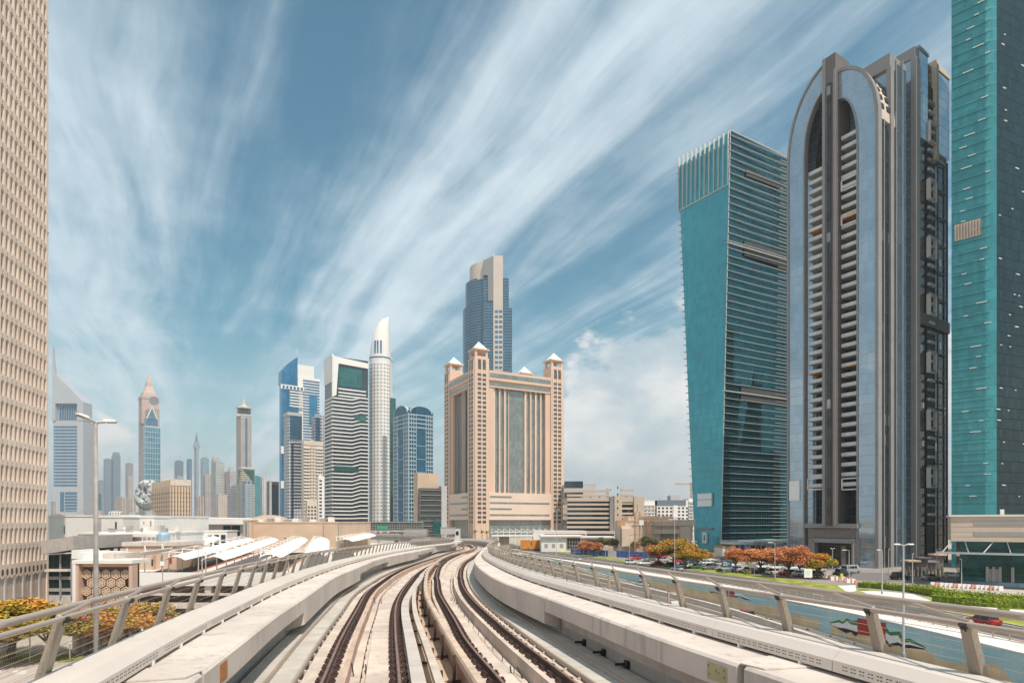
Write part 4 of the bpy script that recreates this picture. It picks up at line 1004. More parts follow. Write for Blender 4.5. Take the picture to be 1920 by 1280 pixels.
# parking deck with its canopies
Z5 = 5.5
pd_ = thing('parking_deck', 'white edged parking deck on slabs and pillars beside the lattice screen', 'parking deck')
mb = MB(); D0 = [(-51.5, 81), (-13, 81), (-30, 156), (-92, 156)]; mb.prism(D0, Z5-.5, Z5); mb.build('slab', MPAVW, pd_)
mb = MB(); mb.box(-51.5, -13, 80.7, 81.0, Z5-.9, Z5+.85); mb.build('parapet', MWH, pd_)
mb = MB(); mb.box(-51.5, -13, 80.9, 100, 2.4, 3.3); mb.box(-51.5, -13, 80.9, 81.2, 1.6, 3.6); mb.build('lower_slab', MC, pd_)
mb = MB(); mb.box(-51, -14, 96, 96.4, 0, Z5-.5); mb.build('back_wall', MSAND, pd_)
for i in range(8): mb = MB(); x = -51+5.2*i; mb.box(x, x+.8, 81.0, 81.7, 0, Z5-.9); mb.build('pillar', MC, pd_)
mb = MB(); mb.box(-51.5, -13, 80.9, 81.15, 0, .5); mb.build('low_wall', MC, pd_)
def lane(x0, x1, w, m, z, nm):
    mb = MB(); mb.face([(x0, 82, z), (x0+w, 82, z), (x1+w, 150, z), (x1, 150, z)]); return tag(mb.build(nm, m), kind='structure')
MLANE = plain('asphalt_lane', (.10, .09, .09), .9, .2, .2)
lane(-38.0, -55.2, 6.0, MLANE, Z5+.006, 'bus_lane'); lane(-50.5, -68, 5.5, MLANE, Z5+.006, 'bus_lane'); lane(-24, -44, 5.0, MLANE, Z5+.006, 'bus_lane')
MKRB = plain('kerb_orange', (.55, .19, .10), .8)
for x0, x1 in ((-38.3, -55.5), (-31.9, -49.1), (-50.8, -68.3), (-44.9, -62.4)):
    mb = MB(); mb.hexa([(x0, 82, Z5), (x0+.3, 82, Z5), (x1+.3, 150, Z5), (x1, 150, Z5), (x0, 82, Z5+.18), (x0+.3, 82, Z5+.18), (x1+.3, 150, Z5+.18), (x1, 150, Z5+.18)]); tag(mb.build('kerb', MKRB), kind='structure')
def canopy(lab, n0, n1, w, za, zb, rise=.55, posts=9, frame=True, tilt=0.0):
    """curved white membrane from n0=(x,y) to n1, w wide"""
    r = thing('canopy', lab, 'canopy', (n0[0], n0[1], Z5), group='white membrane canopies on the deck')
    A, Bv = Vector(n0), Vector(n1); t = (Bv-A).normalized(); n = Vector((t.y, -t.x)); mb = MB(); K, S = 14, 10
    for i in range(K+1):
        f = i/K; c = A+(Bv-A)*f; z = za+(zb-za)*f; end = 1-.25*(abs(2*f-1)**6)
        for k in range(S+1):
            g = 2*k/S-1; q = c+n*(g*w/2*end); mb.v.append((q.x, q.y, z+rise*(1-g*g)+tilt*g))
    m1 = (K+1)*(S+1); mb.v += [(x, y, z-.06) for x, y, z in mb.v]
    for i in range(K):
        for k in range(S):
            a = i*(S+1)+k; mb.f.append((a, a+1, a+S+2, a+S+1)); mb.f.append((m1+a, m1+a+S+1, m1+a+S+2, m1+a+1))
    for k in range(S): mb.f.append((k, m1+k, m1+k+1, k+1)); e = K*(S+1)+k; mb.f.append((e, e+1, m1+e+1, m1+e))
    for i in range(K):
        a, b = i*(S+1), (i+1)*(S+1); mb.f.append((a, b, m1+b, m1+a)); a += S; b += S; mb.f.append((a, m1+a, m1+b, b))
    mb.build('membrane', MWH2, r, smooth=False)
    for i in range(posts):
        f = (i+.5)/posts; c = A+(Bv-A)*f; z = za+(zb-za)*f; q = c-n*(w*.42)
        mb = MB(); mb.tube([(q.x, q.y, Z5), (q.x, q.y, z+1.0)], .09, 8); mb.build('post', MWH, r)
        mb = MB(); e = c+n*w*.4; mb.tube([(q.x, q.y, z+.95), (c.x, c.y, z+rise+.25), (e.x, e.y, z+.2)], .06, 6); mb.build('strut', MWH, r)
    if frame:
        a, b = A-n*w*.42, Bv-n*w*.42; mb = MB(); mb.tube([(a.x, a.y, za+1.0), (b.x, b.y, zb+1.0)], .05, 6); mb.build('tie_rail', MWH, r)
canopy('long white curved canopy, left one of the pair over the bus lanes', (-46.6, 84.5), (-64.5, 150), 3.7, 7.75, 8.6)
canopy('long white curved canopy, right one of the pair over the bus lanes', (-41.0, 84), (-58.6, 150), 3.9, 7.75, 8.6)
canopy('white arched canopy before the sand wall, left half', (-35.6, 90), (-51.5, 150), 3.9, 7.75, 8.7)
canopy('white arched canopy before the sand wall, right half', (-30.5, 95), (-46.6, 150), 3.9, 7.75, 8.7)
canopy('short white canopy with tall frames beside the grey warehouse', (-60, 112), (-73, 150), 4.0, 8.2, 9.0, posts=7)
canopy('small white wing canopy beside the water tank', (-56.5, 88), (-51.0, 92), 3.4, 8.0, 8.9, .15, 3, False, .35)
canopy('small white canopy beyond the right end of the sand wall', (-40, 146), (-43, 185), 5.2, 8.4, 9.0)
tag(MB().box(-92, -30, 156, 215, 5.0, 5.5).build('deck_ground', MPAVW), kind='structure')
# lattice screen box
ds_ = 61.0; F = Fc((PX(137, ds_), ds_), (1, 0), (0, -1)); w = F.ua(248)
r = thing('screen_pavilion', 'square pinkish pavilion with a carved geometric lattice screen set in a frame', 'pavilion', F.pt(0, 0, 0)); zt = PZ(1056, ds_)
MSC = plain('screen_stone', (.58, .42, .31), .85, .06, .4); MPK = plain('screen_frame', (.54, .37, .29), .8, .05, .3)
mb = MB(); mb.prism([F.pt(0, 0, -.9)[:2], F.pt(w, 0, -.9)[:2], F.pt(w, 0, -1.1)[:2], F.pt(0, 0, -1.1)[:2]], 0, zt-.1); mb.build('wall', plain('screen_back', (.22, .15, .11), .9), r)
for c_ in ((0, .55, 0, zt), (w-.35, w, 0, zt)): mb = MB(); F.box(mb, *c_, -1.2, 0); mb.build('frame', MPK, r)
mb = MB(); F.box(mb, -.05, w+.05, zt, zt+.35, -3.1, .1); mb.build('lintel', MWH, r)
mb = MB(); F.box(mb, -.02, .30, 0, zt, -.3, .08); mb.build('frame', MWH, r)
mb = MB(); hx = .98; rw_ = 0; z = 1.0
def ring(mb, cx, cz, r0, r1, n, ph, o0, o1):
    for k in range(n):
        a, b = ph+2*math.pi*k/n, ph+2*math.pi*(k+1)/n
        F.poly(mb, [(cx+r0*math.cos(a), cz+r0*math.sin(a)), (cx+r1*math.cos(a), cz+r1*math.sin(a)), (cx+r1*math.cos(b), cz+r1*math.sin(b)), (cx+r0*math.cos(b), cz+r0*math.sin(b))], o0, o1)
def bar(mb, x0, z0, x1, z1, w_, o0, o1):
    d = Vector((x1-x0, z1-z0)); L = d.length; d /= L; n = Vector((-d.y, d.x))*w_/2
    F.poly(mb, [(x0-n.x, z0-n.y), (x1-n.x, z1-n.y), (x1+n.x, z1+n.y), (x0+n.x, z0+n.y)], o0, o1)
while z < zt-.7:
    x = 1.0+(hx/2 if rw_ % 2 else 0); row = MB()
    while x < w-.7:
        ring(row, x, z, .37, .49, 6, math.pi/6, -.55, -.45)
        for k in range(6):
            a = k*math.pi/3; ca, sa = math.cos(a), math.sin(a); bar(row, x+.10*ca, z+.10*sa, x+.42*ca, z+.42*sa, .09, -.56, -.47)
            b = a+math.pi/3; bar(row, x+.25*ca, z+.25*sa, x+.25*math.cos(b), z+.25*math.sin(b), .08, -.56, -.475)
        ring(row, x, z, .02, .12, 6, 0, -.555, -.465)
        x += hx
    row.build('lattice_row', MSC, r); z += hx*.86; rw_ += 1
mb = MB(); [F.box(mb, .55, w-.35, 0, .6, -.6, -.4), F.box(mb, .55, w-.35, zt-.35, zt, -.6, -.4)]; mb.build('border', MSC, r)
r2 = thing('roof_block', 'white stepped roof block standing on the pavilion', 'roof block', (PX(160, 64), 64, zt+.35)); mb = MB(); zb = zt+.35
mb.box(PX(147, 64), PX(162, 64), 63, 66, zb, zb+.9); mb.build('step', MWH, r2); mb = MB(); mb.box(PX(162, 64), PX(214, 64), 62.6, 66.4, zb, PZ(1034, 64)); mb.build('step', MWH, r2); mb = MB(); mb.box(PX(214, 64), PX(235, 64), 62.2, 66.5, zb, PZ(1036, 64)); mb.build('step', MC, r2)
pn = thing('planter', 'low white edged planter under the red flame tree', 'planter', G(142, 1218)+(0,)); x, y = G(142, 1221); mb = MB(); mb.box(x+.2, x+4.6, y+.3, y+2.6, 0, .75); mb.build('planter_wall', plain('planter_stone', (.36, .26, .20), .9), pn); MB().box(x+.1, x+4.7, y+.2, y+2.7, .75, .95).build('rim', MWH, pn)
# yard, kerbs and low walls below the viaduct
tag(MB().prism([(-70, 40), (-22, 40), (-22, 60.5), (-70, 60.5)], 0, .02).build('yard', MPAVE), kind='structure')
for i in range(14):
    x = -52+2.3*i; tag(MB().box(x, x+1.1, 52.6, 52.9, 0, .22).build('kerb', MWH), kind='structure')
tag(MB().prism([(-52, 56.5), (-41, 56.8), (-41, 60), (-52, 60.5)], 0, .06).build('grass_bed', MGRASS), kind='structure')
for i, (X, Yb) in enumerate(((56, 1243), (131, 1240), (3, 1244))):
    x, y = G(X, Yb); b_ = thing('bollard_lamp', ('thin lamp pole standing right of the leftmost flame tree', 'thin short pole standing before the planter', 'thin short pole at the left edge of the yard')[i], 'pole', (x, y, 0), group='thin poles in the yard')
    h = PZ((1190, 1206, 1206)[i], y); MB().tube([(x, y, 0), (x, y, h)], .06, 6).build('pole', MMET, b_); MB().box(x-.15, x+.15, y-.08, y+.08, h, h+.12).build('lamp_head', MWH, b_)
bx_ = thing('utility_cabinet', 'grey utility cabinet at the left edge of the yard', 'cabinet', G(2, 1222)+(0,)); x, y = G(2, 1222); MB().box(x-1.2, x+.9, y, y+.8, 0, 1.9).build('body', MGREY, bx_); MB().box(x-1.3, x+1.0, y-.1, y+.9, 1.9, 2.0).build('lid', MBROWN, bx_); MB().box(x-.2, x-.15, y-.02, y, .2, 1.8).build('door_gap', MDK, bx_)

# ------------------------------------------------------------ the skyline
def tower(name, lab, Xl, Xc, Xr, Yt, d, m, a=35, z0=0, m2=None, roof=True, cat='tower', group=None):
    tx = abs((Xc-960)/FPX)
    if Xc < 960 and math.tan(R(a)) < tx+.3: a = math.degrees(math.atan(tx+.38))
    Fr, Fl = faces(Xc, d, a); wr = max(Fr.ua(Xr), .5); wl = min(max(Fl.ua(Xl), .5), wr*5) if Xl < Xc else wr*.8
    zt = PZ(Yt, d); r = thing(name, lab, cat, (Fr.p.x, Fr.p.y, z0), group=group)
    mb = MB(); mb.prism(plan(Fr, wr, Fl, wl), z0, zt); mb.build('wall', m, r)
    if roof:
        c = (Vector(plan(Fr, wr, Fl, wl)[0])+Vector(plan(Fr, wr, Fl, wl)[2]))/2; s = min(wr, wl)*.28
        mb = MB(); mb.box(c.x-s, c.x+s, c.y-s, c.y+s, zt, zt+min(wr, wl)*.16); mb.build('roof_block', m2 or m, r)
    return r, Fr, Fl, wr, wl, zt
def bands(r, F, u0, u1, z0, z1, fh, h, m, name='spandrel', o0=-.2, o1=.3, cap=100):
    z = z0; cells = []
    while z+h <= z1: cells.append((u0, u1, z, z+h)); z += fh
    spread(r, F, cells, m, name, o0, o1, cap)
def piers(r, F, us, w, z0, z1, m, name='pilaster', o0=-.2, o1=.35):
    for u in us: mb = MB(); F.box(mb, u, u+w, z0, z1, o0, o1); mb.build(name, m, r)
def grid(u0, u1, z0, z1, cw, ch, fx=.55, fz=.5):
    n = max(1, round((u1-u0)/cw)); c = (u1-u0)/n; k = max(1, int((z1-z0)/ch)); out = []
    for j in range(k):
        for i in range(n): out.append((u0+c*i+c*(1-fx)/2, u0+c*(i+1)-c*(1-fx)/2, z0+ch*j+ch*(1-fz)/2, z0+ch*(j+1)-ch*(1-fz)/2))
    return out
GB = glass('glass_blue', (.10, .22, .34), 3, 4, rough=.1, metal=.6, line=.5)
GT = glass('glass_green', (.05, .17, .16), 3, 4, rough=.1, metal=.6, line=.4)
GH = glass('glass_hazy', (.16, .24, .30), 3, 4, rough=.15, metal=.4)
GDK = glass('glass_deep', (.06, .08, .095), 3, 3.6, rough=.08, metal=.5)
MCRM = plain('cream_render', (.60, .50, .41), .8, .06, .05); MLG = plain('light_grey', (.46, .44, .43), .7, .06, .05); MWT = plain('tower_white', (.76, .72, .68), .7, .04, .05)
# emirates-like slanted office tower
d = 1400.0; F = Fc((PX(98, d), d), (1, 0), (0, -1)); r = thing('office_tower', 'silver grey office tower with a slanting peak and needle mast left of the street lamp', 'tower', F.pt(0, 0, 0)); U = F.ua; Z = lambda Y: PZ(Y, d)
MSV = plain('tower_silver', (.42, .43, .45), .5, .04, .02)
mb = MB(); F.poly(mb, [(U(144.5), 0), (U(156), 0), (U(156), Z(789)), (U(144.5), Z(789))], -40, 0); mb.build('side_wall', MSV, r)
mb = MB(); F.poly(mb, [(0, Z(788)), (U(104), Z(788)), (U(104), Z(756)), (U(144.5), Z(756)), (U(144.5), Z(788)), (U(156), Z(788)), (U(156), Z(753)), (U(103), Z(700)), (0, Z(692))], -30, .5); mb.build('peak', MSV, r)
mb = MB(); F.poly(mb, [(U(104), Z(788)), (U(144.5), Z(788)), (U(144.5), Z(756)), (U(104), Z(756))], -28, -6); mb.build('recess', plain('recess_grey', (.30, .31, .33), .6, .05, .05), r)
mb = MB(); F.poly(mb, [(0, 0), (U(145), 0), (U(145), Z(788)), (0, Z(788))], -34, -2); mb.build('wall', MSV, r)
mb = MB(); F.poly(mb, [(-.3, Z(705)), (U(103), Z(700)), (U(99.5), Z(665)), (U(99), Z(650)), (U(97.8), Z(650))], -6, 0); mb.build('mast', MSV, r)
bands(r, F, U(100), U(144), Z(911), Z(796), 7.4, 4.2, GB, 'window', -2.2, -1.6)
piers(r, F, [U(109+4.5*k) for k in range(8)], U(102)-U(100), Z(786), Z(758), GB, 'window', -7, -4)
for c_ in ((112, 119, 922, 958), (121, 144, 922, 958)): mb = MB(); F.box(mb, *rc(F, d, *c_), -2.5, -1.2); mb.build('window', GB, r)
bands(r, F, U(121), U(144), Z(957), Z(922), 7, 1.5, MSV, 'spandrel', -2.2, -.9)
# clock tower
d = 1500.0; r, Fr, Fl, wr, wl, zt = tower('clock_tower', 'pinkish clock tower with stepped crown and needle spire behind the silver ring building', 258, 279, 299, 765, d, winpat('clock_wall', (.50, .38, .32), (.16, .19, .24), 4, 5, .5, .6), 42, roof=False)
MPKT = plain('clock_stone', (.52, .38, .32), .8, .05, .03)
c = (Vector(plan(Fr, wr, Fl, wl)[0])+Vector(plan(Fr, wr, Fl, wl)[2]))/2
def tier(r, c, Xw, Y0, Y1, m, nm, k=1.0, n=4, ph=None, dd=None):
    D = dd or r.location.y; h0, h1 = PZ(Y0, D), PZ(Y1, D); w0 = Xw*D/FPX/2; w1 = w0*k; ph = ph if ph is not None else math.pi/4+R(42)
    q = lambda w: [(c.x+w*1.2*math.cos(ph+i*2*math.pi/n), c.y+w*1.2*math.sin(ph+i*2*math.pi/n)) for i in range(n)]
    mb = MB(); mb.prism(q(w0), h0, h1, q(max(w1, .02))); return mb.build(nm, m, r)
tier(r, c, 34, 790, 740, MPKT, 'crown'); tier(r, c, 36, 742, 737, MPKT, 'cornice'); tier(r, c, 30, 740, 730, MPKT, 'crown', .9); tier(r, c, 24, 730, 715, MPKT, 'roof', .45); tier(r, c, 12, 717, 709, MPKT, 'lantern'); tier(r, c, 10, 709, 690, MPKT, 'spire', .02)
for F in (Fr, Fl):
    w_ = wr if F is Fr else wl
    mb = MB(); n = 24; R0 = 11; cu = w_/2; cz = PZ(750, d); F.poly(mb, [(cu+R0*math.cos(i*2*math.pi/n), cz+R0*math.sin(i*2*math.pi/n)) for i in range(n)], -1, .8); ck = mb.build('clock_face', plain('clock_glass', (.20, .20, .24), .4), r)
    mb = MB(); [bar(mb, cu, cz, cu+R0*.8*math.cos(q), cz+R0*.8*math.sin(q), .9, .8, 1.2) for q in (1.2, 3.0)]; mb2 = MB()
    for k in range(8): a = k*math.pi/4; F.poly(mb2, [(cu+R0*math.cos(a-.05), cz+R0*math.sin(a-.05)), (cu+R0*.72*math.cos(a), cz+R0*.72*math.sin(a)), (cu+R0*math.cos(a+.05), cz+R0*math.sin(a+.05))], .8, 1.1)
    mb2.build('markers', MPKT, ck)
r, Fr, Fl, wr, wl, zt = tower('glass_tower', 'blue glass tower with a pointed triangular top in front of the pink clock tower', 268, 272, 301, 800, 1380, glass('glass_gev', (.10, .27, .37), 5, 12, rough=.15, metal=.5, line=.8, lw=.14, lh=.10, linecol=(.55, .55, .52)), 20, roof=False)
for (a, b, Y0, Y1, k) in ((272, 301, 800, 797, 1), (274, 296, 797, 783, 1)): mb = MB(); Fr.box(mb, Fr.ua(a), Fr.ua(b), PZ(Y0, 1380), PZ(Y1, 1380), -20, 0); mb.build('setback', MLG if Y1 == 797 else GB, r)
mb = MB(); Fr.poly(mb, [(Fr.ua(275), PZ(784, 1380)), (Fr.ua(295), PZ(784, 1380)), (Fr.ua(285), PZ(762, 1380))], -12, .5); mb.build('gable', GH, r)
mb = MB(); [bar2 for bar2 in ()]; F = Fr; bar(mb, F.ua(275), PZ(784, 1380), F.ua(285), PZ(761, 1380), 1.6, 0, 1); bar(mb, F.ua(295), PZ(784, 1380), F.ua(285), PZ(761, 1380), 1.6, 0, 1); mb.build('gable_frame', MWT, r)
# ring shaped museum: a tilted silver torus with script strokes cut in it
d = 1000.0; cx, cz = PX(278, d), PZ(926, d); r = thing('ring_museum', 'silver oval ring shaped museum covered in flowing script on a green mound', 'museum', (cx, d, 0))
mb = MB(); rx, rz2, tb = 9.5, 21.0, 12.0; NN, MM = 40, 18; i0 = 0
for i in range(NN):
    a = 2*math.pi*i/NN
    for j in range(MM):
        b = 2*math.pi*j/MM; k = tb*(1.05 if math.sin(a) < 0 else .85)
        mb.v.append((cx+(rx+k*.9*math.cos(b))*math.cos(a), d+k*1.25*math.sin(b), cz+(rz2*.78+k*.8*math.cos(b))*math.sin(a)))
for i in range(NN):
    for j in range(MM): mb.f.append((i*MM+j, i*MM+(j+1) % MM, ((i+1) % NN)*MM+(j+1) % MM, ((i+1) % NN)*MM+j))
mb.build('ring_shell', plain('museum_steel', (.50, .50, .50), .6, .05, .1, metal=.1), r, smooth=True)
rng = random.Random(5); sm_ = MB()
def tp(a, b, lift=.35):
    k = tb*(1.05 if math.sin(a) < 0 else .85)+lift
    return (cx+(rx+k*.9*math.cos(b))*math.cos(a), d+k*1.25*math.sin(b), cz+(rz2*.78+k*.8*math.cos(b))*math.sin(a))
for s in range(60):
    a, b = rng.uniform(0, 6.28), rng.uniform(3.6, 5.8); da, db_, cv_ = rng.uniform(-.1, .1), rng.uniform(-.16, .16), rng.uniform(-.9, .9); pts = []
    h = rng.uniform(0, 6.28)
    for k in range(8): pts.append(tp(a, b)); a += .055*math.cos(h); b += .11*math.sin(h); h += cv_*.8
    sm_.tube(pts, .5, 5, .35)
tag(sm_.build('script_windows', plain('script_dark', (.10, .11, .13), .3), r), kind='stuff')
gm = MB(); c0 = Vector((PX(245, 960), 960, 0))
for k in range(6):
    a, b = k*math.pi/12, (k+1)*math.pi/12; gm.tube([c0+Vector((0, 0, 22*math.sin(a)**1.0)), c0+Vector((0, 0, 22*math.sin(b)))], 62*math.cos(a), 30, 62*math.cos(b)+.01, caps=False)
tag(gm.build('green_hill', plain('mound_green', (.17, .17, .06), .95, .4, .06)), kind='structure')
# beige apartments
r, Fr, Fl, wr, wl, zt = tower('apartment_building', 'long beige apartment block in front of the silver ring museum', 284, 319, 358, 899, 470, plain('apt_beige', (.60, .45, .33), .85, .05, .1), 38, roof=True)
for F, w_, n in ((Fr, wr, 7), (Fl, wl, 10)):
    for k in range(n): u = w_*(k+.5)/n; mb = MB(); F.box(mb, u-.5, u+.5, 4, zt-5, -.2, .25); mb.build('window_strip', plain('apt_shade', (.30, .21, .15), .9), r)
    spread(r, F, [(c_[0], c_[1], c_[2], c_[3]) for c_ in grid(0, w_, 3, zt-5, w_/n, 3.4, .30, .42)], GD, 'window', -.1, .32, 50 if F is Fr else 100)
mb = MB(); Fr.box(mb, 0, wr, zt-4.2, zt+.5, -1, .4); mb.build('roof_band', MC, r)
# slim spired hotel
d = 1250.0; r, Fr, Fl, wr, wl, zt = tower('spired_tower', 'slim beige tower with a dark central stripe and a small glazed crown and needle', 443, 452, 472, 777, d, winpat('slim_wall', (.46, .39, .35), (.08, .09, .11), 3.2, 4.2, .45, .5), 25, roof=False)
mb = MB(); Fr.box(mb, wr*.38, wr*.58, 40, zt-6, -.5, .6); mb.build('glass_stripe', GB, r)
c = (Vector(plan(Fr, wr, Fl, wl)[0])+Vector(plan(Fr, wr, Fl, wl)[2]))/2
tier(r, c, 30, 779, 775, MCRM, 'cornice', ph=R(25+45)); tier(r, c, 20, 775, 762, GDK, 'lantern', n=8, ph=.3); tier(r, c, 24, 763, 760, MCRM, 'cornice', n=8, ph=.3); tier(r, c, 16, 760, 756, MCRM, 'dome', .4, n=8, ph=.3); tier(r, c, 5, 756, 738, MCRM, 'spire', .05, n=6, ph=.3)
for k in range(8): a = k*math.pi/4+.3; p = (c.x+10.4*math.cos(a), c.y+10.4*math.sin(a)); MB().tube([p+(PZ(775, d),), p+(PZ(762, d),)], .8, 6).build('column', MCRM, r)
# the many hazy towers: X0, Xc, X1, Ytop, distance, wall, glass, cell, label
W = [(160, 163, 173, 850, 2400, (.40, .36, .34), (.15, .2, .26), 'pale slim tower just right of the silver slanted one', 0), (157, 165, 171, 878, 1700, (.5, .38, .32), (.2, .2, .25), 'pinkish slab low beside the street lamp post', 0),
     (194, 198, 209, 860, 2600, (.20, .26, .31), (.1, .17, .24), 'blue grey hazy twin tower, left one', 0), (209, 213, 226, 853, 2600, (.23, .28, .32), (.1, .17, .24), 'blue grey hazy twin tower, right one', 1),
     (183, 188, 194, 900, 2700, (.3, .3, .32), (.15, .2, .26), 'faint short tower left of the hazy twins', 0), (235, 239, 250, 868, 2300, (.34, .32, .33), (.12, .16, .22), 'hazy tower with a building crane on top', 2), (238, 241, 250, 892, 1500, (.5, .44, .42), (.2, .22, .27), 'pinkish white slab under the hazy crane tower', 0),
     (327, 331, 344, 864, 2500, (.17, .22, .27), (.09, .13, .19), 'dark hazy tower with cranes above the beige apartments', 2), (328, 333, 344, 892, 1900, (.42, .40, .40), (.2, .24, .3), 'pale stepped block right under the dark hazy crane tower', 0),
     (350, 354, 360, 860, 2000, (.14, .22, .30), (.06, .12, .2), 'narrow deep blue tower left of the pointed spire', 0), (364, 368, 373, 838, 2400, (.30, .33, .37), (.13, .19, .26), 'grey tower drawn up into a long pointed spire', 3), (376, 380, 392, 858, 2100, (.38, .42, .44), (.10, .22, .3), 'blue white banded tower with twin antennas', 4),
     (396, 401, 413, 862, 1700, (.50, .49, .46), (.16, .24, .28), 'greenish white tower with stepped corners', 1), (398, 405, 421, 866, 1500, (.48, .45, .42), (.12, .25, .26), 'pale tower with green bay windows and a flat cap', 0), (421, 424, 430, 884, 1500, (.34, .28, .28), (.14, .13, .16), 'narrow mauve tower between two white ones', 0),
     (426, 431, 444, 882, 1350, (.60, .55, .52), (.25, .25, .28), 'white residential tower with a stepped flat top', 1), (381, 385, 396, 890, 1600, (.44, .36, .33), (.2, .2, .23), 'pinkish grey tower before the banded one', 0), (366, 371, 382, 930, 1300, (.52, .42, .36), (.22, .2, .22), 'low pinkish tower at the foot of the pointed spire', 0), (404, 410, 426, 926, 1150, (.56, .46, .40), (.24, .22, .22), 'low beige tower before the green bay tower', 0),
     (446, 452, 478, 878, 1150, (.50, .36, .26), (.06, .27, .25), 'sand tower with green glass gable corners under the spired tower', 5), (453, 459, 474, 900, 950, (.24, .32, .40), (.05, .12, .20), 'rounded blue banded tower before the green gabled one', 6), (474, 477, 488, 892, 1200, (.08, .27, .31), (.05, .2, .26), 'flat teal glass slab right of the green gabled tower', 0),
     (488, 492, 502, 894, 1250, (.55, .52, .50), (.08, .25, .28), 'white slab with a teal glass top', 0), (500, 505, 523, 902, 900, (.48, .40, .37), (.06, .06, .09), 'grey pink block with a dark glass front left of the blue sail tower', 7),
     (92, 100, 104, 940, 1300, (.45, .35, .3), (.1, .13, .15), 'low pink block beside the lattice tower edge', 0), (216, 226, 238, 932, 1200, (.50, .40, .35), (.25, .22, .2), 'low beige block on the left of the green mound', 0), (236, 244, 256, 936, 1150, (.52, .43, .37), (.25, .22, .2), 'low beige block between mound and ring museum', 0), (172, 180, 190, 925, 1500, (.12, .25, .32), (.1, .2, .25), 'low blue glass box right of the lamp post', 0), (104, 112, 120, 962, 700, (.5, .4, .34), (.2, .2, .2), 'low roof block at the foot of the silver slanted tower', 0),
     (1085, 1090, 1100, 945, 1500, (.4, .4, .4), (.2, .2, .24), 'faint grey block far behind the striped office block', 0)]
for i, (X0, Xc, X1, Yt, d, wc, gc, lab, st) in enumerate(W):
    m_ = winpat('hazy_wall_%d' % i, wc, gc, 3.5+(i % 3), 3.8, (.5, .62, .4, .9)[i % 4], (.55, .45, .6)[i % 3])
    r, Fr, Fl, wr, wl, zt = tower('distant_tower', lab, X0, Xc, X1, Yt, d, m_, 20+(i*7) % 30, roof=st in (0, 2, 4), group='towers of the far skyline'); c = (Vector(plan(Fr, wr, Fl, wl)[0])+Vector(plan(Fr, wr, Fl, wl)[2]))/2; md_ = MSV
    if st == 1: tier(r, c, (X1-X0)*.75, Yt, Yt-6, m_, 'setback', .9); tier(r, c, (X1-X0)*.4, Yt-6, Yt-9, md_, 'cap', .8)
    if st == 2:
        mb = MB(); s = d/FPX; mb.tube([(c.x, c.y, zt), (c.x, c.y, zt+14*s)], .5*s*.5, 4); mb.tube([(c.x-5*s, c.y, zt+9*s), (c.x+7*s, c.y, zt+12*s)], .3*s*.6, 4); mb.build('roof_crane', MMET, r)
    if st == 3: tier(r, c, 11, 838, 826, m_, 'setback', .6, ph=.8); tier(r, c, 8, 840, 808, GH, 'spire', .02, ph=.8)
    if st == 4: [MB().tube([(c.x+o*d/FPX, c.y, zt), (c.x+o*d/FPX, c.y, zt+24*d/FPX)], .3*d/FPX, 5).build('antenna', MSV, r) for o in (-3, 3)]
    if st == 5:
        for F, w_ in ((Fr, wr), (Fl, wl)): mb = MB(); F.poly(mb, [(w_*.15, zt-2), (w_*.95, zt-2), (w_*.95, zt-30), (w_*.55, zt-14)], -.3, .5); mb.build('green_gable', GT, r)
        mb = MB(); Fr.box(mb, 0, wr, zt, zt+3, -wl, .5); mb.build('cap', MCRM, r)
    if st == 6: bands(r, Fr, 0, wr, 5, zt-3, 3.8, 1.3, MLG, cap=60)
    if st == 7:
        mb = MB(); Fr.box(mb, wr*.3, wr*.9, 20, zt-4, -.3, .5); mb.build('glass_front', GDK, r); mb = MB(); Fr.box(mb, 0, wr*.25, 0, zt+1, -wl, .8); mb.build('pier', MLG, r)

# blue sail-topped tower group
d = 850.0
r, Fr, Fl, wr, wl, zt = tower('blue_tower', 'blue glass tower with a sail shaped slanted top and white stepped wing', 524, 528, 560, 720, d, glass('glass_azure', (.05, .24, .42), 3, 4, rough=.08, metal=.55, line=.4), 15, roof=False); F = Fr
mb = MB(); F.poly(mb, [(0, PZ(720, d)), (F.ua(558), PZ(720, d)), (F.ua(558), PZ(664, d)), (F.ua(540), PZ(680, d)), (0, PZ(695, d))], -15, 0); mb.build('sail', MATS['glass_azure'], r)
MB().tube([(PX(557, d), d, PZ(665, d)), (PX(557, d), d, PZ(652, d))], .3, 5).build('antenna', MWT, r)
mb = MB(); F.box(mb, -1, F.ua(570), PZ(728, d), PZ(720, d), -2, 1); bd = mb.build('ring_beam', MWT, r)
for k in range(6): mb = MB(); F.box(mb, 1+k*5, 4+k*5, PZ(727, d), PZ(722, d), .9, 1.3); mb.build('window', GB, bd)
mb = MB(); F.box(mb, F.ua(559), F.ua(601), 0, PZ(700, d), -25, -2); mb.build('wing', MWT, r); mb = MB(); F.box(mb, F.ua(559), F.ua(590), PZ(700, d), PZ(677, d), -22, -3); mb.build('wing', MWT, r)
bands(r, F, F.ua(569), F.ua(600), PZ(930, d), PZ(702, d), 4.0, 2.2, GB, 'window', -2.3, -1.7, 70)
bands(r, F, F.ua(543), F.ua(568), PZ(760, d), PZ(728, d), 4.0, 1.8, MWT, 'balcony', -.2, .8, 100)
mb = MB(); F.box(mb, F.ua(581), F.ua(595), PZ(790, d), PZ(732, d), -2, -1); mb.build('glass_panel', MATS['glass_azure'], r)
for Y in (915, 850): mb = MB(); F.box(mb, -.8, 4, PZ(Y, d), PZ(Y-14, d), -2, .9); mb.build('niche', MWT, r)
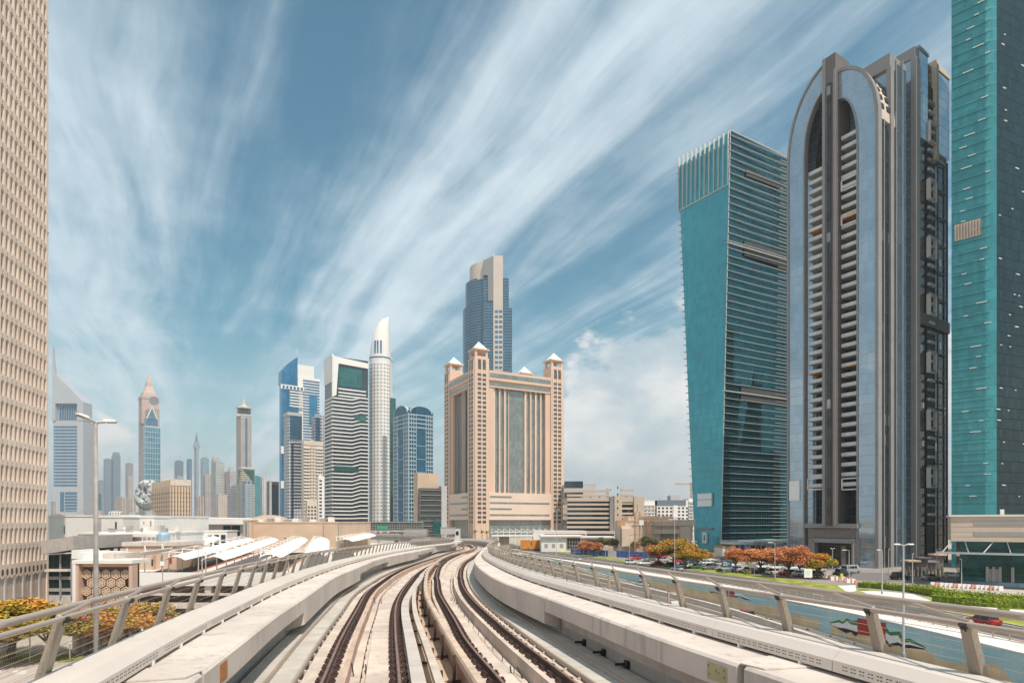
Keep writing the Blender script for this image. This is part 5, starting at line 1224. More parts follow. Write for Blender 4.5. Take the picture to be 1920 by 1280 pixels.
r, Fr, Fl, wr, wl, zt = tower('blue_tower', 'grey and blue tower with a stepped front before the sail topped tower', 532, 540, 566, 778, 760, winpat('front_wall', (.46, .44, .44), (.07, .16, .26), 3.2, 4, .6, .55), 20, roof=False); F = Fr; d = 760
mb = MB(); F.box(mb, F.ua(543), F.ua(566), PZ(822, d), PZ(775, d), -.5, .6); mb.build('glass_panel', GB, r); mb = MB(); F.box(mb, -1, wr, zt, zt+4, -wl, 1); mb.build('cap', MLG, r)
mb = MB(); F.box(mb, F.ua(546), F.ua(550), 0, PZ(830, d), -.4, 1); mb.build('glass_strip', GDK, r)
bands(r, F, F.ua(551), F.ua(566), 30, PZ(825, d), 4, 1.6, GDK, 'window', -.2, .4, 60)
r, Fr, Fl, wr, wl, zt = tower('blue_tower', 'narrow grey tower with blue corner glass left of the green banded tower', 584, 590, 608, 778, 790, winpat('front_wall2', (.50, .47, .46), (.07, .18, .28), 4, 4, .6, .5), 20, roof=True)
mb = MB(); Fr.box(mb, 1, Fr.ua(600), PZ(830, 790), PZ(782, 790), -.4, .6); mb.build('glass_panel', GB, r)
r, Fr, Fl, wr, wl, zt = tower('apartment_tower', 'cream apartment tower with rows of small balconies', 565, 569, 606, 825, 620, MCRM, 12, roof=True)
spread(r, Fr, grid(0, wr, 3, zt-6, 3.0, 3.3, .62, .45), plain('apt_window', (.17, .13, .11), .5), 'window', -.1, .12); bands(r, Fr, 0, wr*.3, 5, zt-4, 3.3, .9, MWT, 'balcony', -.2, 1.2); bands(r, Fr, wr*.62, wr*.95, 5, zt-4, 3.3, .9, MWT, 'balcony', -.2, 1.2)
mb = MB(); Fr.box(mb, 0, wr, zt-4.5, zt, 0, .5); mb.build('top_band', MCRM, r)
r, Fr, Fl, wr, wl, zt = tower('apartment_tower', 'slim white apartment tower wedged before the green banded tower', 594, 597, 608, 892, 560, MWT, 15); bands(r, Fr, .8, wr*.6, 5, zt-2, 3.2, 1.5, GDK, 'window', -.1, .15)
r, Fr, Fl, wr, wl, zt = tower('apartment_tower', 'low cream apartment block before the cream balcony tower', 572, 576, 594, 938, 540, MCRM, 12); spread(r, Fr, grid(0, wr, 2, zt-1, 2.6, 3.2, .55, .5), GD, 'window', -.1, .1, 60)
# zigzag banded tower
d = 700.0; r, Fr, Fl, wr, wl, zt = tower('banded_tower', 'dark glass tower with white zigzag bands and a green glass top', 609, 624, 690, 667, d, GDK, 16, roof=False); F = Fr; U = F.ua
mb = MB(); F.poly(mb, [(-1, PZ(667, d)), (U(690), PZ(672, d)), (U(690), PZ(682, d)), (U(634), PZ(680, d)), (U(630), PZ(740, d)), (-1, PZ(744, d))], -1, 1.5); mb.build('crown_frame', MWT, r)
mb = MB(); F.box(mb, U(634), U(678), PZ(722, d), PZ(686, d), -1, .8); mb.build('green_glass', GT, r)
mb = MB(); Fl.box(mb, 0, wl, PZ(715, d), PZ(664, d), -1, 1); mb.build('crown_frame', MWT, r)
z = 12.0; kk = 0
while z < PZ(745, d):
    mb = MB(); u0, u1, u2 = 0, U(660), U(688); dz = 3.2*min(1, kk/6)
    F.poly(mb, [(u0, z), (u1, z), (U(676), z+dz), (U(690), z+dz), (U(690), z+dz+1.3), (U(676), z+dz+1.3), (u1, z+1.3), (u0, z+1.3)], -.3, .6); mb.build('band', MWT, r)
    mb = MB(); Fl.box(mb, 0, wl, z, z+1.6, -.3, .9); mb.build('band', MWT, r); z += 4.3; kk += 1
for Y0, Y1, X0, X1 in ((884, 874, 626, 672), (788, 778, 664, 686)): mb = MB(); F.box(mb, *rc(F, d, X0, X1, Y1, Y0), -.3, 1.1); mb.build('green_panel', GT, r)
for Y in (727, 734, 740): mb = MB(); F.box(mb, U(634), U(686), PZ(Y+1.2, d), PZ(Y-1.2, d), -.3, 1); mb.build('band', MWT, r)
r, Fr2, Fl2, w2_, w3_, z2_ = tower('glass_slab', 'narrow sea green glass slab between the banded tower and the white bullet tower', 678, 679, 690, 679, 735, GT, 12, roof=False); mb = MB(); Fr2.box(mb, 0, w2_, z2_, z2_+1.5, -w3_, .3); mb.build('cap', MWT, r)
MBW = plain('bullet_window', (.34, .34, .35), .3, .2, .2)
# white bullet tower
d = 740.0; c = Vector((PX(708, d), d+13)); r = thing('bullet_tower', 'slender white round fronted tower ending in a curved sail point', 'tower', (c.x, c.y, 0)); rad = 19.5*d/FPX
def bprof(n=28, k=1.0): return [(c.x+rad*k*math.cos(math.pi+math.pi*i/n), c.y+rad*.8*k*math.sin(math.pi+math.pi*i/n)) for i in range(n+1)]+[(c.x+rad*k, c.y+14), (c.x-rad*k, c.y+14)]
ztb = PZ(662, d); MB().prism(bprof(), 0, ztb).build('shaft', MWT, r)
mb = MB(); mb.prism(bprof(k=1.015), PZ(672, d), PZ(662, d)); mb.build('cornice', MWT, r); mb = MB(); mb.prism(bprof(k=1.02), PZ(669, d), PZ(666, d)); mb.build('glass_ring', GB, r)
mb = MB(); K = 16; prev = None
for i in range(K+1):                          # sail: the left edge sweeps over to the right-hand point
    f = i/K; z = ztb+(PZ(588, d)-ztb)*f; xl = PX(690, d)+(PX(724, d)-PX(690, d))*(1-math.sqrt(max(0, 1-f**2.0))); xr = PX(725.5+.8*(1-f), d); cxx = (xl+xr)/2; hw = (xr-xl)/2
    mb.v += [(cxx+hw*math.cos(math.pi+math.pi*j/12), c.y+max(hw, .5)*.8*math.sin(math.pi+math.pi*j/12), z) for j in range(13)]+[(cxx+hw, c.y+8*(1-f)+.6, z), (cxx-hw, c.y+8*(1-f)+.6, z)]
    if i:
        for j in range(15): a = (i-1)*15; mb.f.append((a+j, a+(j+1) % 15, a+15+(j+1) % 15, a+15+j))
mb.f.append(tuple(range(K*15, K*15+15))); mb.build('sail', MWT, r)
z = 14.0; cnt = 0; stf = MB()
while z < PZ(676, d):
    for q in range(9):
        a = math.pi+math.pi*(q+.6)/9.4; Fw = Fc((c.x+rad*math.cos(a), c.y+rad*.8*math.sin(a)), (-math.sin(a), math.cos(a)), (math.cos(a), math.sin(a)))
        if cnt < 99: mb = MB(); Fw.box(mb, -1.0, 1.0, z, z+1.8, -1, .25); mb.build('window', MBW, r)
        else: Fw.box(stf, -1.0, 1.0, z, z+1.8, -1, .25)
        cnt += 1
    z += 4.4
tag(stf.build('window', MBW, r), kind='stuff')
for X in (702, 707, 713): Fw = Fc((PX(X, d), c.y-rad*.62), (1, 0), (0, -1)); mb = MB(); Fw.box(mb, -.9, .9, PZ(660, d), PZ(636, d), -2, 1.6); mb.build('tall_window', GB, r)
# blue rounded-top pair
d = 640.0; r, Fr, Fl, wr, wl, zt = tower('blue_tower', 'blue glass tower with white gridded corners and rounded crowns', 738, 766, 812, 768, d, glass('glass_petrol', (.025, .12, .20), 3, 3.6, rough=.08, metal=.5), 38, roof=False)
MLB = plain('pale_blue_frame', (.36, .45, .50), .6, .05, .1)
for F, w_ in ((Fr, wr), (Fl, wl)):
    n = 14; cu = w_/2; R0 = w_*.42; mb = MB(); F.poly(mb, [(cu-R0*math.cos(i*math.pi/n), zt-2+R0*.55*math.sin(i*math.pi/n)) for i in range(n+1)], -wl*.5, .3); mb.build('crown', MATS['glass_petrol'], r)
    mb = MB()
    for k0 in range(n):
        a, b = k0*math.pi/n, (k0+1)*math.pi/n; F.poly(mb, [(cu-R0*math.cos(a), zt-2+R0*.55*math.sin(a)), (cu-R0*1.08*math.cos(a), zt-2+R0*.62*math.sin(a)), (cu-R0*1.08*math.cos(b), zt-2+R0*.62*math.sin(b)), (cu-R0*math.cos(b), zt-2+R0*.55*math.sin(b))], -2, .9)
    mb.build('crown_arch', MLB, r)
    for side in (0, 1):
        ua, ub = (0.3, w_*.30) if side == 0 else (w_*.70, w_-.3)
        n3 = 3
        for k in range(n3+1): u = ua+(ub-ua)*k/n3; mb = MB(); F.box(mb, u-.3, u+.3, 0, zt-3, -.2, .6); mb.build('mullion', MLB, r)
        bands(r, F, ua, ub, 6, zt-3, 4.4, 1.1, MLB, 'spandrel', -.2, .5, 50 if F is Fr else 100)
    bands(r, F, w_*.30, w_*.70, 9, zt-30, 14, .5, MLB, 'floor_line', -.2, .3)
    bands(r, F, w_*.30, w_*.70, zt-18, zt-2, 4.4, 1.1, MLB, 'crown_band', -.2, .5)
r, Fr, Fl, wr, wl, zt = tower('glass_slab', 'dark teal glass slab glimpsed between the white bullet tower and the blue rounded tower', 731, 733, 742, 746, 720, GT, 15, roof=False); mb = MB(); Fr.box(mb, 0, wr, zt, zt+1, -wl, .2); mb.build('cap', MLG, r)
# office left of the hotel
d = 430.0; r, Fr, Fl, wr, wl, zt = tower('office_block', 'grey office block with a louvred glass front left of the pink stone hotel', 776, 783, 822, 886, d, MSAND, 14, roof=False); F = Fr
mb = MB(); F.box(mb, F.ua(784), F.ua(822), PZ(1000, d), PZ(915, d), -1, 5); mb.build('glass_front', glass('glass_louvre', (.14, .14, .13), 1.4, 2.0, rough=.15, metal=.5, line=.6, lw=.1, lh=.25), r)
mb = MB(); F.box(mb, F.ua(822), F.ua(832), 0, PZ(910, d), -10, 6); mb.build('side_pier', MLG, r); bands(r, F, F.ua(783), F.ua(822), PZ(996, d), PZ(916, d), 3.6, .5, MTRIM, 'louvre', 5, 5.5); mb = MB(); F.box(mb, F.ua(806), F.ua(822), 0, PZ(976, d), 4, 5.8); mb.build('entrance', GT, r)
# glass footbridge of the station and the white boxes at its foot
r = thing('footbridge', 'long glazed footbridge tube with green advertising panels before the skyline', 'footbridge', (PX(636, 330), 330, 0)); F = Fc((PX(636, 330), 330), (1, .05), (.05, -1)); w = F.ua(792); za, zb = PZ(994, 330), PZ(979, 330)
mb = MB(); F.box(mb, -8, w, za, zb, -6, 0); mb.build('tube', glass('glass_bridge', (.12, .13, .13), 1.3, 1.2, rough=.2, metal=.4, line=.8, lw=.12, lh=.1, linecol=(.4, .38, .35)), r); mb = MB(); F.box(mb, -8, w, zb, zb+.4, -6.3, .4); mb.build('roof', MCHROME, r); mb = MB(); F.box(mb, -8, w, za-.7, za, -6.3, .4); mb.build('floor', MC2, r)
for X0, X1 in ((651, 671), (707, 726)): mb = MB(); F.box(mb, *rc(F, 330, X0, X1, 985, 992), -.2, .25); mb.build('green_panel', plain('panel_green', (.04, .30, .16), .5, .3, .6), r)
for X in (660, 705, 750, 785): mb = MB(); F.box(mb, F.ua(X), F.ua(X)+1.2, 0, za-.7, -4, -2); mb.build('pier', MC2, r)
mb = MB(); F.box(mb, F.ua(758), F.ua(800), PZ(1004, 330), PZ(992, 330), -8, 1); mb.build('ramp_wall', plain('ramp_ribbed', (.36, .32, .30), .8), r)
# far curve of elevated railway heading left
r = thing('elevated_road', 'pale elevated carriageway curving left beneath the glazed footbridge', 'flyover', (PX(700, 250), 250, 0)); P = [(852, 1010.5, 190), (800, 1005.5, 215), (740, 1001.5, 240), (680, 999.5, 262), (630, 998.5, 280), (560, 998, 300)]; pts = [(PX(X, d_), d_, PZ(Y, d_)) for X, Y, d_ in P]
for dz, th, o, nm, m_ in ((0, .9, 0, 'parapet', MC), (-.9, 1.5, .3, 'girder', MC2), (-.9, .2, 8, 'deck', MC)):
    mb = MB()
    for a, b in zip(pts, pts[1:]): mb.hexa([(a[0], a[1]+.3*(nm != 'parapet'), a[2]+dz-th), (b[0], b[1]+.3*(nm != 'parapet'), b[2]+dz-th), (b[0]+o*.3, b[1]+.5+o, b[2]+dz-th), (a[0]+o*.3, a[1]+.5+o, a[2]+dz-th), (a[0], a[1]+.3*(nm != 'parapet'), a[2]+dz), (b[0], b[1]+.3*(nm != 'parapet'), b[2]+dz), (b[0]+o*.3, b[1]+.5+o, b[2]+dz), (a[0]+o*.3, a[1]+.5+o, a[2]+dz)])
    mb.build(nm, m_, r)
for a in pts[1:]: MB().tube([(a[0], a[1]+4, 0), (a[0], a[1]+4, a[2]-2)], .9, 10).build('pier', MC2, r)
for i in range(40):
    f = i/40*(len(pts)-1); k = int(f); f -= k; a, b = Vector(pts[k]), Vector(pts[min(k+1, len(pts)-1)]); p = a+(b-a)*f; MB().tube([p, p+Vector((0, 0, 1.0))], .06, 4).build('railing_post', MPOST, r)
mb = MB(); mb.tube([(a[0], a[1], a[2]+1.0) for a in pts], .07, 5); mb.tube([(a[0], a[1], a[2]+.5) for a in pts], .05, 5); mb.build('railing_bar', MPOST, r)

# ------------------------------------------------------------ pink stone hotel and the tower behind it
MHP = plain('hotel_stone', (.66, .45, .335), .8, .05, .04); MHL = plain('hotel_light', (.70, .54, .43), .8, .05, .04); MHW = plain('hotel_window', (.13, .12, .11), .2, .3, .3, metal=.3)
GHT = glass('hotel_glass', (.30, .32, .30), 1.8, 3.4, rough=.12, metal=.55, line=.5, lw=.12, lh=.1)
d = 498.0; Fr, Fl = faces(890, d, 28); r = thing('hotel', 'square pink stone hotel with four corner towers topped by white pyramids', 'hotel', (Fr.p.x, Fr.p.y, 0))
WR, WL = Fr.ua(1057), Fl.ua(833); zc = PZ(690, d)
C0 = Fr.p; P2 = lambda u, v: tuple(C0+Fr.d*u+Fl.d*v)
mb = MB(); mb.prism([P2(4, 4), P2(WR-4, 4), P2(WR-4, WL-4), P2(4, WL-4)], 0, zc-14); mb.build('glass_core', GHT, r)
tw, tl = 13.0, 13.0
for i, (u, v) in enumerate(((0, 0), (WR-tw, 0), (0, WL-tl), (WR-tw, WL-tl))):
    q = [P2(u, v), P2(u+tw, v), P2(u+tw, v+tl), P2(u, v+tl)]; zt = PZ(668, d)
    mb = MB(); mb.prism(q, 0, zt); wt = mb.build('corner_tower', MHP, r)
    ins = lambda k: [P2(u+k, v+k), P2(u+tw-k, v+k), P2(u+tw-k, v+tl-k), P2(u+k, v+tl-k)]
    mb = MB(); mb.prism(ins(.8), zt, zt+1.2); mb.prism(ins(-.3), zt+6.2, zt+7.4); mb.build('lantern', MHP, wt)
    mb = MB()
    for a, b in ((.8, .8), (tw-2.6, .8), (.8, tl-2.6), (tw-2.6, tl-2.6)): mb.prism([P2(u+a, v+b), P2(u+a+1.8, v+b), P2(u+a+1.8, v+b+1.8), P2(u+a, v+b+1.8)], zt+1.2, zt+6.2)
    mb.build('lantern_post', MHP, wt)
    apex = P2(u+tw/2, v+tl/2)+(zt+14.5,); mb = MB(); b4 = [p+(zt+7.4,) for p in ins(.9)]
    for k in range(4): mb.face([b4[k], b4[(k+1) % 4], apex])
    mb.face(b4[::-1]); mb.build('pyramid', MWH2, wt)
for F, W_ in ((Fr, WR), (Fl, WL)):
    tws = (0, W_-tw)
    for t0 in tws:                            # two columns of windows on every tower face
        for k in (0, 1):
            c_ = [(t0+2.6+k*4.4, t0+6.0+k*4.4, z, z+2.1) for z in [12+3.75*j for j in range(33)]]
            spread(r, F, c_, MHW, 'window', -.1, .12)
        for k in range(3): mb = MB(); F.box(mb, t0+1.2+k*4.4+(.2 if k else 0), t0+2.1+k*4.4+(.2 if k else 0), 0, PZ(668, d)-3, -.2, .55); mb.build('pilaster', MHL, r)
        mb = MB(); F.box(mb, t0+3, t0+5.6, PZ(690, d), PZ(672, d), -.1, .3); F.box(mb, t0+7.2, t0+9.8, PZ(690, d), PZ(672, d), -.1, .3); mb.build('tall_window', MHW, r)
    a, b = tw, W_-tw
    mb = MB(); F.box(mb, a, b, zc-8, zc, -6, .4); mb.build('lintel', MHP, r)
    mb = MB(); F.box(mb, a, b, zc-13.5, zc-8.003, -6, -.8); mb.build('lintel', MHP, r)
    mb = MB(); F.box(mb, a+.5, b-.5, zc-5.6, zc-2.2, -.1, .55); mb.build('window_strip', GHT, r); mb = MB(); F.box(mb, a+.5, b-.5, zc-12.2, zc-9.5, -.9, -.7); mb.build('window_strip', GHT, r)
    n = 12 if F is Fr else 9; S = (b-a)/n
    for k in range(n):
        if (F is Fr and k in (4, 5, 6)) or (F is Fl and k in (1, 2, 5, 6, 7)): continue
        mb = MB(); F.box(mb, a+S*k+.3, a+S*k+S*(.34 if F is Fr else .24), PZ(926, d), zc-13.5, -4, -2.4+(.8 if k in (0, n-1) else 0)); mb.build('fin', MHL if k % 2 else MHP, r)
    for k in (0, n-1): mb = MB(); F.box(mb, a+S*k, a+S*(k+1), PZ(926, d), zc-13.5, -4.2, -1.4); mb.build('fin', MHP, r)
    if F is Fl: mb = MB(); F.box(mb, a+S, b-S, PZ(926, d), zc-13.5, -4.1, -3.7); mb.build('dark_glazing', GDK, r)
    for k in range(2): mb = MB(); kk = 3.9 if k == 0 else 6.95; F.box(mb, a+S*kk, a+S*(kk+.12), PZ(926, d), zc-13.5, -4, -3); mb.build('fin', MHP, r)
    mb = MB(); F.box(mb, a, b, PZ(974, d), PZ(922, d), -8, .2); pb = mb.build('podium', MHL, r)
    for k in range(4): mb = MB(); z = PZ(970, d)+k*5.0; F.box(mb, a+.6, a+(b-a)*(.35 if k % 2 else .97), z+1.5, z+3.0, -.1, .3); mb.build('podium_window', GHT, pb)
    mb = MB(); F.box(mb, a, b, 0, PZ(974, d), -8, -2.5); mb.build('lobby_glass', GHT, r)
mb = MB(); mb.prism([P2(12, 12), P2(WR-12, 12), P2(WR-12, WL-12), P2(12, WL-12)], zc-14, zc+1); mb.build('roof', MHL, r)
d = 800.0; r = thing('office_tower', 'stepped blue glass tower with a beige core slab rising behind the pink hotel', 'tower', (PX(915, d), d, 0))
GSB = glass('glass_steel', (.07, .15, .22), 3, 3.8, rough=.1, metal=.6, line=.7, lw=.04, lh=.22, linecol=(.20, .23, .25))
def curved(X0, X1, Yt, dep, m, nm, n=12, z0=0):
    x0, x1 = PX(X0, d), PX(X1, d); q = [(x1-(x1-x0)*math.sin(i*math.pi/2/n), d+2+dep-dep*math.cos(i*math.pi/2/n)) for i in range(n+1)]+[(x1, d+2+dep)]
    mb = MB(); mb.prism(q, z0, PZ(Yt, d)); return mb.build(nm, m, r)
curved(863, 926, 565, 40, GSB, 'curved_wing'); curved(869, 926, 517, 34, GSB, 'curved_wing'); curved(878, 922, 488, 26, MCRM, 'plant_crown', z0=PZ(520, d))
F = Fc((PX(906, d), d), (1, 0), (0, -1))
mb = MB(); F.box(mb, 0, F.ua(927), 0, PZ(565, d), -10, 0); mb.build('front_glass', GSB, r); mb = MB(); F.box(mb, 0, F.ua(927), PZ(565, d), PZ(517, d), -10, -1.5); mb.build('front_glass', GSB, r)
mb = MB(); F.poly(mb, [(F.ua(906), PZ(516, d)), (F.ua(915), PZ(516.2, d)), (F.ua(915), PZ(564, d)), (F.ua(925.2), PZ(564.2, d)), (F.ua(925.2), PZ(480, d)), (F.ua(906), PZ(489, d))], -8, .8); mb.build('louvre_wall', plain('louvre_wall', (.20, .20, .20), .6), r)
mb = MB(); F.box(mb, F.ua(925), F.ua(943), 0, PZ(480, d), -16, 1.2); mb.build('core_slab', plain('core_beige', (.55, .46, .39), .8, .05, .05), r)
for k in range(2): spread(r, F, [(F.ua(928)+k*5.4, F.ua(928)+4.2+k*5.4, z, z+3.6) for z in [100+6.6*j for j in range(29)]], GB, 'window', .9, 1.4)
mb = MB(); F.box(mb, F.ua(943), F.ua(954), 0, PZ(521, d), -22, 0); mb.build('right_wing', GSB, r); mb = MB(); F.box(mb, F.ua(954), F.ua(960), 0, PZ(577, d), -26, 0); mb.build('right_wing', GSB, r)
MB().box(PX(925, d)-.4, PX(925, d)+.4, d+3, d+4, PZ(480, d), PZ(474, d)).build('antenna', MWT, r)
mb = MB(); mb.box(PX(880, 520), PX(985, 520), 503+90, 504+90, 0, .1)

# ------------------------------------------------------------ right middle distance
d = 520.0; r, F, w, zt = block('office_block', 'grey and white office block with dark bands right behind the pink hotel', 'building', 1058, 1117, 908, d, 40, MLG)
for k in range(5): mb = MB(); F.box(mb, 0, F.ua(1093), PZ(998, d)+k*9.5, PZ(998, d)+5.5+k*9.5, -.1, .3); mb.build('window_band', GDK, r)
mb = MB(); F.box(mb, F.ua(1064), F.ua(1074), zt, PZ(902, d), -8, -2); mb.build('roof_block', MLG, r)
d = 400.0; Fr, Fl = faces(1150, d, 62); r = thing('office_block', 'beige office block with long horizontal window bands beside the construction site', 'building', (Fr.p.x, Fr.p.y, 0))
Fm = Fc((PX(1064, d), d), (1, .02), (.02, -1)); zt = PZ(935, d); Um = Fm.ua
MOF = plain('office_beige', (.54, .42, .33), .85, .06, .06)
mb = MB(); Fm.box(mb, 0, Um(1143), 0, zt, -30, -1.2); mb.build('wall', GDK, r)
for k in range(9): mb = MB(); z = 9+2.95*k; Fm.box(mb, -.3, Um(1143), z, z+1.35, -3, .2); mb.build('spandrel', MOF, r)
mb = MB(); Fm.box(mb, -.3, Um(1143), zt-1.5, zt+.8, -30, .4); mb.build('roof_band', MOF, r)
for X0, X1, Y, o in ((1143, 1151, 931, 1.5), (1151, 1165, 929, 2.2)): mb = MB(); Fm.box(mb, Um(X0), Um(X1), 0, PZ(Y, d), -28, o); mb.build('stair_wall', MOF if X0 == 1151 else MTRIM, r)
for k in range(7): mb = MB(); Fm.box(mb, Um(1156), Um(1158), 8+4.4*k, 9.6+4.4*k, 2.1, 2.3); mb.build('small_window', GDK, r)
mb = MB(); Fm.box(mb, Um(1165), Um(1190), 0, zt, -30, -1.2); mb.build('wall', GDK, r)
for k in range(9): mb = MB(); z = 9+2.95*k+(k % 3)*.3; Fm.box(mb, Um(1165), Um(1189), z, z+1.35, -3, .4); mb.build('spandrel', MOF, r)
mb = MB(); Fm.box(mb, Um(1188), Um(1207), 0, PZ(930, d), -28, 1.6); mb.build('stair_wall', MOF, r); mb = MB(); Fm.box(mb, Um(1165), Um(1190), zt-2, zt+1.4, -30, .8); mb.build('roof_band', MOF, r)
mb = MB(); Fm.box(mb, -3, Um(1150), 0, PZ(995, d), -2, 6); mb.build('podium', MOF, r); mb = MB(); Fm.box(mb, Um(1070), Um(1148), PZ(1005, d), PZ(1000, d), 5.9, 6.1); mb.build('podium_band', GDK, r)
for k in range(6): MB().tube([Fm.pt(10+k*6, zt+.8, -6), Fm.pt(10+k*6, zt+2.4+(k % 2), -6)], .8, 8).build('roof_unit', MLG, r)
# flats in the gap
d = 640.0
for X0, X1, Yt, lab in ((1207, 1228, 938, 'pale apartment block with stacked balconies left of the dark roofed flats'), (1232, 1292, 938, 'white apartment block with a dark blue upper storey near the slanted teal tower'), (1291, 1301, 934, 'white apartment wing tucked against the slanted teal tower')):
    r, F, w, zt = block('apartment_building', lab, 'building', X0, X1, Yt, d, 25, MWT, group='white flats behind the construction site')
    spread(r, F, grid(0, w, 4, zt-3, 4.2, 3.6, .55, .5), GDK, 'window', -.1, .15, 90)
    if X0 == 1232: mb = MB(); F.box(mb, 0, F.ua(1286), zt-5, zt+.4, -24, .5); mb.build('dark_storey', plain('slate_wall', (.14, .17, .22), .6), r); mb = MB(); F.box(mb, F.ua(1258), F.ua(1276), zt+.3, PZ(928, d), -15, -2); mb.build('roof_block', MLG, r); mb = MB(); F.box(mb, F.ua(1262), F.ua(1270), 2, zt-5, -.1, .9); mb.build('stair_wall', MWT, r)
    else: bands(r, F, 0, w, 5, zt-1, 3.6, .8, MWT, 'balcony', -.1, 1.2, 40)
# unfinished building, scaffold, crane
d = 246.0; r, F, w, zt = block('unfinished_building', 'pale unfinished building with stepped blocks behind the crane mast', 'building', 1165, 1299, 978, d, 12, plain('plaster_pale', (.66, .52, .40), .85, .08, .15), a=3)
MPL2 = MATS['plaster_pale']
for c_, o0, o1 in (((1180, 1264, 967, 975), -11, -2), ((1226, 1301, 974, 985), -10, 1.5), ((1271, 1290, 986, 1022), -2, 3.0), ((1165, 1182, 990, 1024), -2, 1.5), ((1224, 1272, 992, 1000), -2, 1.6)): mb = MB(); F.box(mb, *rc(F, d, *c_), o0, o1); mb.build('block', MPL2, r)
mb = MB(); F.box(mb, *rc(F, d, 1238, 1269, 997, 1016), -.2, .2); mb.build('shutter', plain('shutter_brown', (.34, .24, .16), .6), r)
for k in range(8): mb = MB(); u = F.ua(1238+4.1*k); F.box(mb, u-.08, u+.08, PZ(1016, d), PZ(997, d), .19, .35); mb.build('shutter_rib', MTRIM, r)
for k in range(7): mb = MB(); F.box(mb, *rc(F, d, 1186+6*k, 1188+6*k, 984, 987), -.1, .12); mb.build('small_window', GDK, r)
mb = MB(); F.box(mb, *rc(F, d, 1240, 1265, 1016, 1024), -.1, 2.5); mb.build('base', MWH, r)
def lattice(mb, a, b, w, n, r_=.05, t=.035):
    a, b = Vector(a), Vector(b); ax = (b-a).normalized(); s1 = ax.cross(Vector((0, 1, 0)) if abs(ax.y) < .9 else Vector((1, 0, 0))).normalized()*w/2; s2 = ax.cross(s1).normalized()*w/2
    cs = [s1+s2, s1-s2, -s1-s2, -s1+s2]
    for c_ in cs: mb.tube([a+c_, b+c_], r_, 4)
    for k in range(n):
        p, q = a+(b-a)*(k/n), a+(b-a)*((k+1)/n)
        for i in range(4): mb.tube([p+cs[i], q+cs[(i+1) % 4]], t, 3); mb.tube([q+cs[i], q+cs[(i+1) % 4]], t, 3)
MCRN = plain('crane_paint', (.50, .27, .16), .6, .2, .5)
x, y = PX(1195, 236), 236; r = thing('tower_crane', 'rusty orange tower crane standing before the pale unfinished building', 'crane', (x, y, 0))
zt = PZ(960, y); mb = MB(); lattice(mb, (x, y, 0), (x, y, zt), 1.9, 14, .09, .06); mb.build('mast', MCRN, r)
mb = MB(); zj = PZ(972, y); lattice(mb, (x-6.5, y, zj), (x+16, y-3, zj-.3), 1.3, 16, .08, .05); mb.build('jib', MCRN, r)
MB().box(x-8, x-5, y-.9, y+.9, zj-2.6, zj-.6).build('counterweight', MCRN, r); MB().box(x+.3, x+2, y-2, y-.6, zj-2.4, zj-.5).build('cab', MWH, r)
mb = MB(); mb.tube([(x, y, zt), (x, y, zt+3)], .2, 5); mb.tube([(x, y, zt+3), (x+13, y-2, zj)], .06, 4); mb.tube([(x, y, zt+3), (x-7, y, zj)], .06, 4); mb.build('tie_bars', MCRN, r)
MB().tube([(x+9, y-1, zj), (x+9, y-1, zj-6)], .05, 4).build('hoist_rope', MDK, r)
for i, (X, Yt, Yb, d, X1) in enumerate(((1139, 916, 935, 700, 1146), (1296, 905, 933, 900, 1266))):
    x, y = PX(X, d), d; r = thing('tower_crane', ('small distant crane peeping over the beige office block', 'faint distant crane whose jib shows left of the slanted teal tower')[i], 'crane', (x, y, 0)); mb = MB(); lattice(mb, (x, y, 0), (x, y, PZ(Yt, d)), 2, 20, .25, .15); mb.build('mast', MCRN, r); mb = MB(); lattice(mb, (x+3, y, PZ(Yt+2, d)), (PX(X1, d), y, PZ(Yt+2, d)), 1.6, 10, .25, .15); mb.build('jib', MCRN, r)
x, y = PX(1215, 238), 238; r = thing('scaffold', 'tall pink scaffold frame beside the crane mast', 'scaffold', (x, y, 0)); mb = MB(); lattice(mb, (x, y, 0), (x, y, PZ(966, y)), 1.0, 14, .1, .06); mb.build('frame', MCRN, r); mb = MB(); [mb.tube([(PX(1180, y), y, z), (PX(1222, y), y, z)], .07, 4) for z in (8, 11.5, 15)]; mb.build('ledger', MCRN, r)
# site hoarding and gatehouse
r = thing('hoarding', 'blue and white site hoarding running behind the leftmost red trees', 'hoarding', G(1070, 1036)+(0,))
P = [G(X, Y) for X, Y in ((1070, 1038), (1140, 1043), (1156, 1044), (1215, 1047))]
for (a, b, m_) in ((P[0], P[1], MBLU), (P[1], P[2], MWH), (P[2], P[3], MBLU)):
    n = 8 if m_ is MBLU else 3
    for k in range(n):
        p, q = Vector(a)+(Vector(b)-Vector(a))*(k/n), Vector(a)+(Vector(b)-Vector(a))*((k+.96)/n); mb = MB(); mb.hexa([(p.x, p.y, 0), (q.x, q.y, 0), (q.x, q.y+.1, 0), (p.x, p.y+.1, 0), (p.x, p.y, 2.3), (q.x, q.y, 2.3), (q.x, q.y+.1, 2.3), (p.x, p.y+.1, 2.3)]); mb.build('panel', m_, r)
r = thing('fence', 'pale wire fence above the blue hoarding by the construction site', 'fence', (PX(1070, 240), 240, 0))
for k in range(40): p = (PX(1070+6*k, 240), 240); MB().tube([p+(0,), p+(3.6,)], .06, 4).build('post', MMET, r)
for z in (1.2, 2.4, 3.5): MB().tube([(PX(1070, 240), 240, z), (PX(1304, 240), 240, z)], .05, 4).build('wire', MMET, r)
d = 300.0
r, F, w, zt = block('gatehouse', 'white gatehouse with a gridded glass front and flat roof slab', 'building', 1015, 1088, 1006, 268, 14, MWH, roofk=False)
